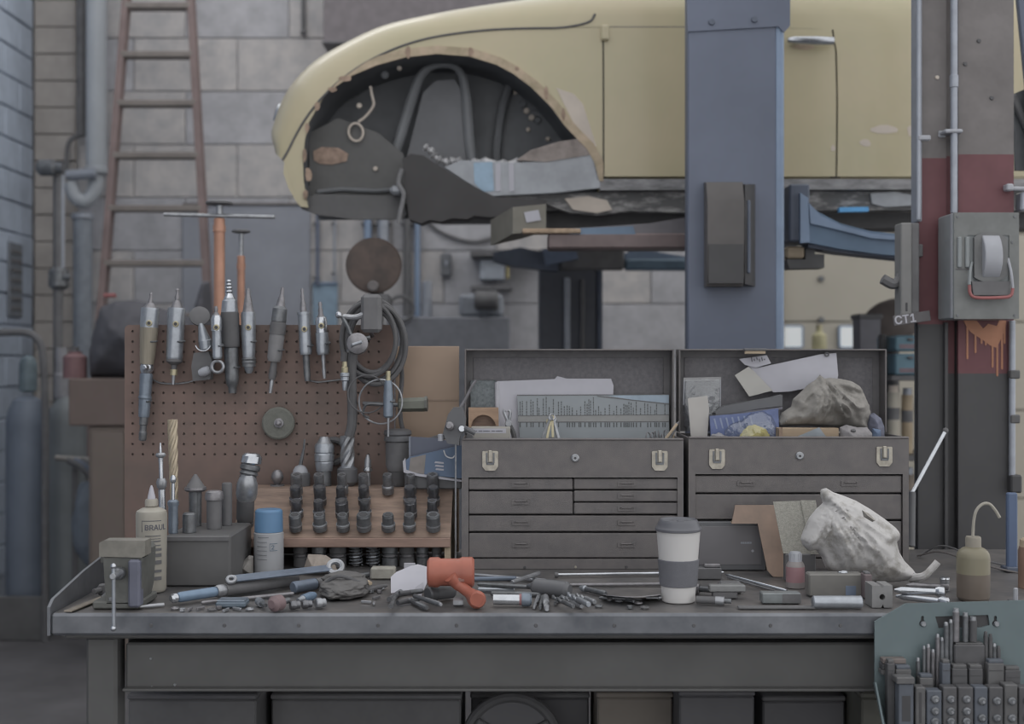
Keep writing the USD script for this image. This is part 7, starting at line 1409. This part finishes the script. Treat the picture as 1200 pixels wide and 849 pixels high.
# second row
SDp = ID - .046
for k, (xa, xb, yt, mt) in enumerate(((1040, 1049, 778, M_blk1), (1050, 1068, 785, M_blk2), (1078, 1094, 795, M_blk2), (1104, 1114, 778, M_blk3), (1116, 1134, 784, M_blk1), (1136, 1152, 784, M_blk1), (1158, 1177, 778, M_blk2), (1178, 1196, 786, M_blk1))):
    T = thing('step_block', f'steel block in the middle row of the teal rack, {ORD[k]} from the left', 'block', (XX((xa + xb) / 2, SDp), SDp, z_tray), group='middle row of blocks in the teal rack')
    part(T, 'block_body', bx(XX(xa, SDp), XX(xb, SDp), SDp, SDp + .018, z_tray, ZZ(yt, SDp), .0015), mt); part(T, 'block_cap', bx(XX(xa + 1, SDp), XX(xb - 1, SDp), SDp + .001, SDp + .017, ZZ(yt, SDp) + .0002, ZZ(yt - 4, SDp), .001), M_blk2 if mt is not M_blk2 else M_blk3)
    part(T, 'block_line', bx(XX(xa + 1, SDp), XX(xb - 1, SDp), SDp - .0005, SDp, ZZ(yt + 9, SDp), ZZ(yt + 8, SDp)), M_colblack)
T = thing('plate_stack', 'stack of thin steel plates at the left of the teal rack', 'plates', W(1048, 790, ID - .012)); dd = ID - .026
for k in range(4): part(T, 'plate', bx(XX(1032 + k if k else 1050, dd), XX(1068 - 2 * k, dd), dd, dd + .022, ZZ(798 - 6.5 * k, dd) if k else z_tray, ZZ(792.3 - 6.5 * k, dd), .001), (M_blk1, M_blk2, M_blk1, mat('plate_brown', (92, 86, 84), .5, .1))[k])
PDp = ID - .022
T = thing('clamp_block', 'wide dark clamp block in the middle of the teal rack', 'block', W(1135, 765, PDp)); part(T, 'block_body', bx(XX(1118, PDp), XX(1154, PDp), PDp - .002, PDp + .02, z_tray, ZZ(756, PDp), .002), M_blk1); part(T, 'block_cap', bx(XX(1120, PDp), XX(1152, PDp), PDp, PDp + .018, ZZ(756, PDp) + .0002, ZZ(754, PDp), .0005), M_blk2)
rods = [(1077, 772, 5, 1), (1084, 758, 4, 1), (1089, 756, 5, 2), (1094.5, 762, 5, 2), (1100, 744, 5, 2), (1105, 748, 5, 1), (1110, 730, 6, 1), (1115.5, 727, 5, 1), (1156.5, 741, 5, 0), (1162, 744, 5, 0), (1166.5, 755, 5, 1), (1171.5, 758, 5, 0)]
for k, (px, yt, w, tone) in enumerate(rods):
    T = thing('steel_pin', f'upright steel pin in the teal rack, {ORD[k]} pin from the left', 'pin', (XX(px, PDp), PDp + .006, z_tray), group='steel pins in the teal rack')
    r = w / 2 * PDp / F; mt = (M_blk1, M_steeldk, M_fitting)[tone]; zt = ZZ(yt, PDp)
    part(T, 'pin_body', cyl((XX(px, PDp), PDp + .006, z_tray), (XX(px, PDp), PDp + .006, zt - .006), r, 12), mt); part(T, 'pin_head', lathe([(0, r * .8), (.004, r * .8), (.006, r * .5)], (XX(px, PDp), PDp + .006, zt - .006), (0, 0, 1), 12), M_steel if tone else mt)
for k, (px, yt, w, mt) in enumerate(((1122, 714, 8, M_fitting), (1133, 719, 7, M_steeldk), (1142, 724, 9, M_blk1))):
    T = thing('tall_pin', f'tall steel pin above the clamp block, {ORD[k]} of three', 'pin', (XX(px, PDp), PDp + .008, ZZ(754, PDp)), group='tall pins above the clamp block')
    zb = ZZ(754, PDp) + .0006; r = w / 2 * PDp / F; part(T, 'pin_body', cyl((XX(px, PDp), PDp + .008, zb), (XX(px, PDp), PDp + .008, ZZ(yt + 4, PDp)), r, 14), mt); part(T, 'pin_head', lathe([(0, r * .85), (.006, r * .8)], (XX(px, PDp), PDp + .008, ZZ(yt + 4, PDp)), (0, 0, 1), 14), M_steel)

# ---------------------------------------------------------------- stowed under the bench
SZ = .41 + E
def stow(nm, lab, cat, px0, px1, py, d, dep, mt, extra=None):
    T = thing(nm, lab, cat, (XX((px0 + px1) / 2, d), d + dep / 2, SZ)); zt = ZZ(py, d)
    part(T, 'case_body', bx(XX(px0, d), XX(px1, d), d, d + dep, SZ, zt - .012, .004), mt); part(T, 'case_top', bx(XX(px0, d) - .002, XX(px1, d) + .002, d - .002, d + dep, zt - .0118, zt, .003), extra or mt)
M_u1 = mat('stow_dark', (78, 78, 81), .6, var=.08, scale=6); M_u2 = mat('stow_card', (100, 95, 90), .8, var=.08, scale=6); M_u3 = mat('stow_grey', (83, 83, 85), .6, var=.08); M_u4 = mat('stow_olive', (86, 86, 81), .7, var=.08)
stow('stored_carton', 'tan carton under the bench, right of the pulley wheel', 'box', 700, 788, 812, 2.85, .25, M_u2)
stow('stored_case', 'dark case under the bench, right of the tan carton', 'case', 796, 884, 810, 2.75, .3, M_u1)
stow('stored_case', 'narrow dark case under the bench at right', 'case', 894, 990, 816, 2.8, .3, M_u1, M_u3)
stow('stored_case', 'olive case under the bench, half hidden by the teal rack', 'case', 1010, 1044, 812, 2.7, .3, M_u4)
stow('stored_case', 'long grey case under the bench at left', 'case', 150, 300, 814, 2.75, .35, M_u3, M_u1)
stow('stored_case', 'wide grey case under the middle of the bench', 'case', 318, 540, 814, 2.85, .3, M_u3)
stow('stored_case', 'dark grey case behind the pulley wheel under the bench', 'case', 552, 690, 813, 2.95, .2, M_u1, M_u3)
T = thing('pulley_wheel', 'big dark pulley wheel standing under the bench', 'wheel', W(600, 880, 2.85)); wr = .5 * (ZZ(814, 2.84) - SZ); c = np.array((XX(600, 2.84), 2.86, SZ + wr))
part(T, 'tyre', ring(c, wr - .012, .012, (0, 1, 0), 44, 10), M_rubber); part(T, 'web', lathe([(0, wr - .02), (.01, wr - .02)], c + (0, .005, 0), (0, -1, 0), 36), M_u1); part(T, 'hub', lathe([(0, .03), (.02, .03), (.024, .022)], c + (0, -.005, 0), (0, -1, 0), 20), M_u3)
for k in range(3): a = k * 2.09 + .5; part(T, 'spoke', beam(c + np.array((math.cos(a) * .02, -.01, math.sin(a) * .02)), c + np.array((math.cos(a) * (wr - .02), -.01, math.sin(a) * (wr - .02))), .022, .012, .003), M_dark)
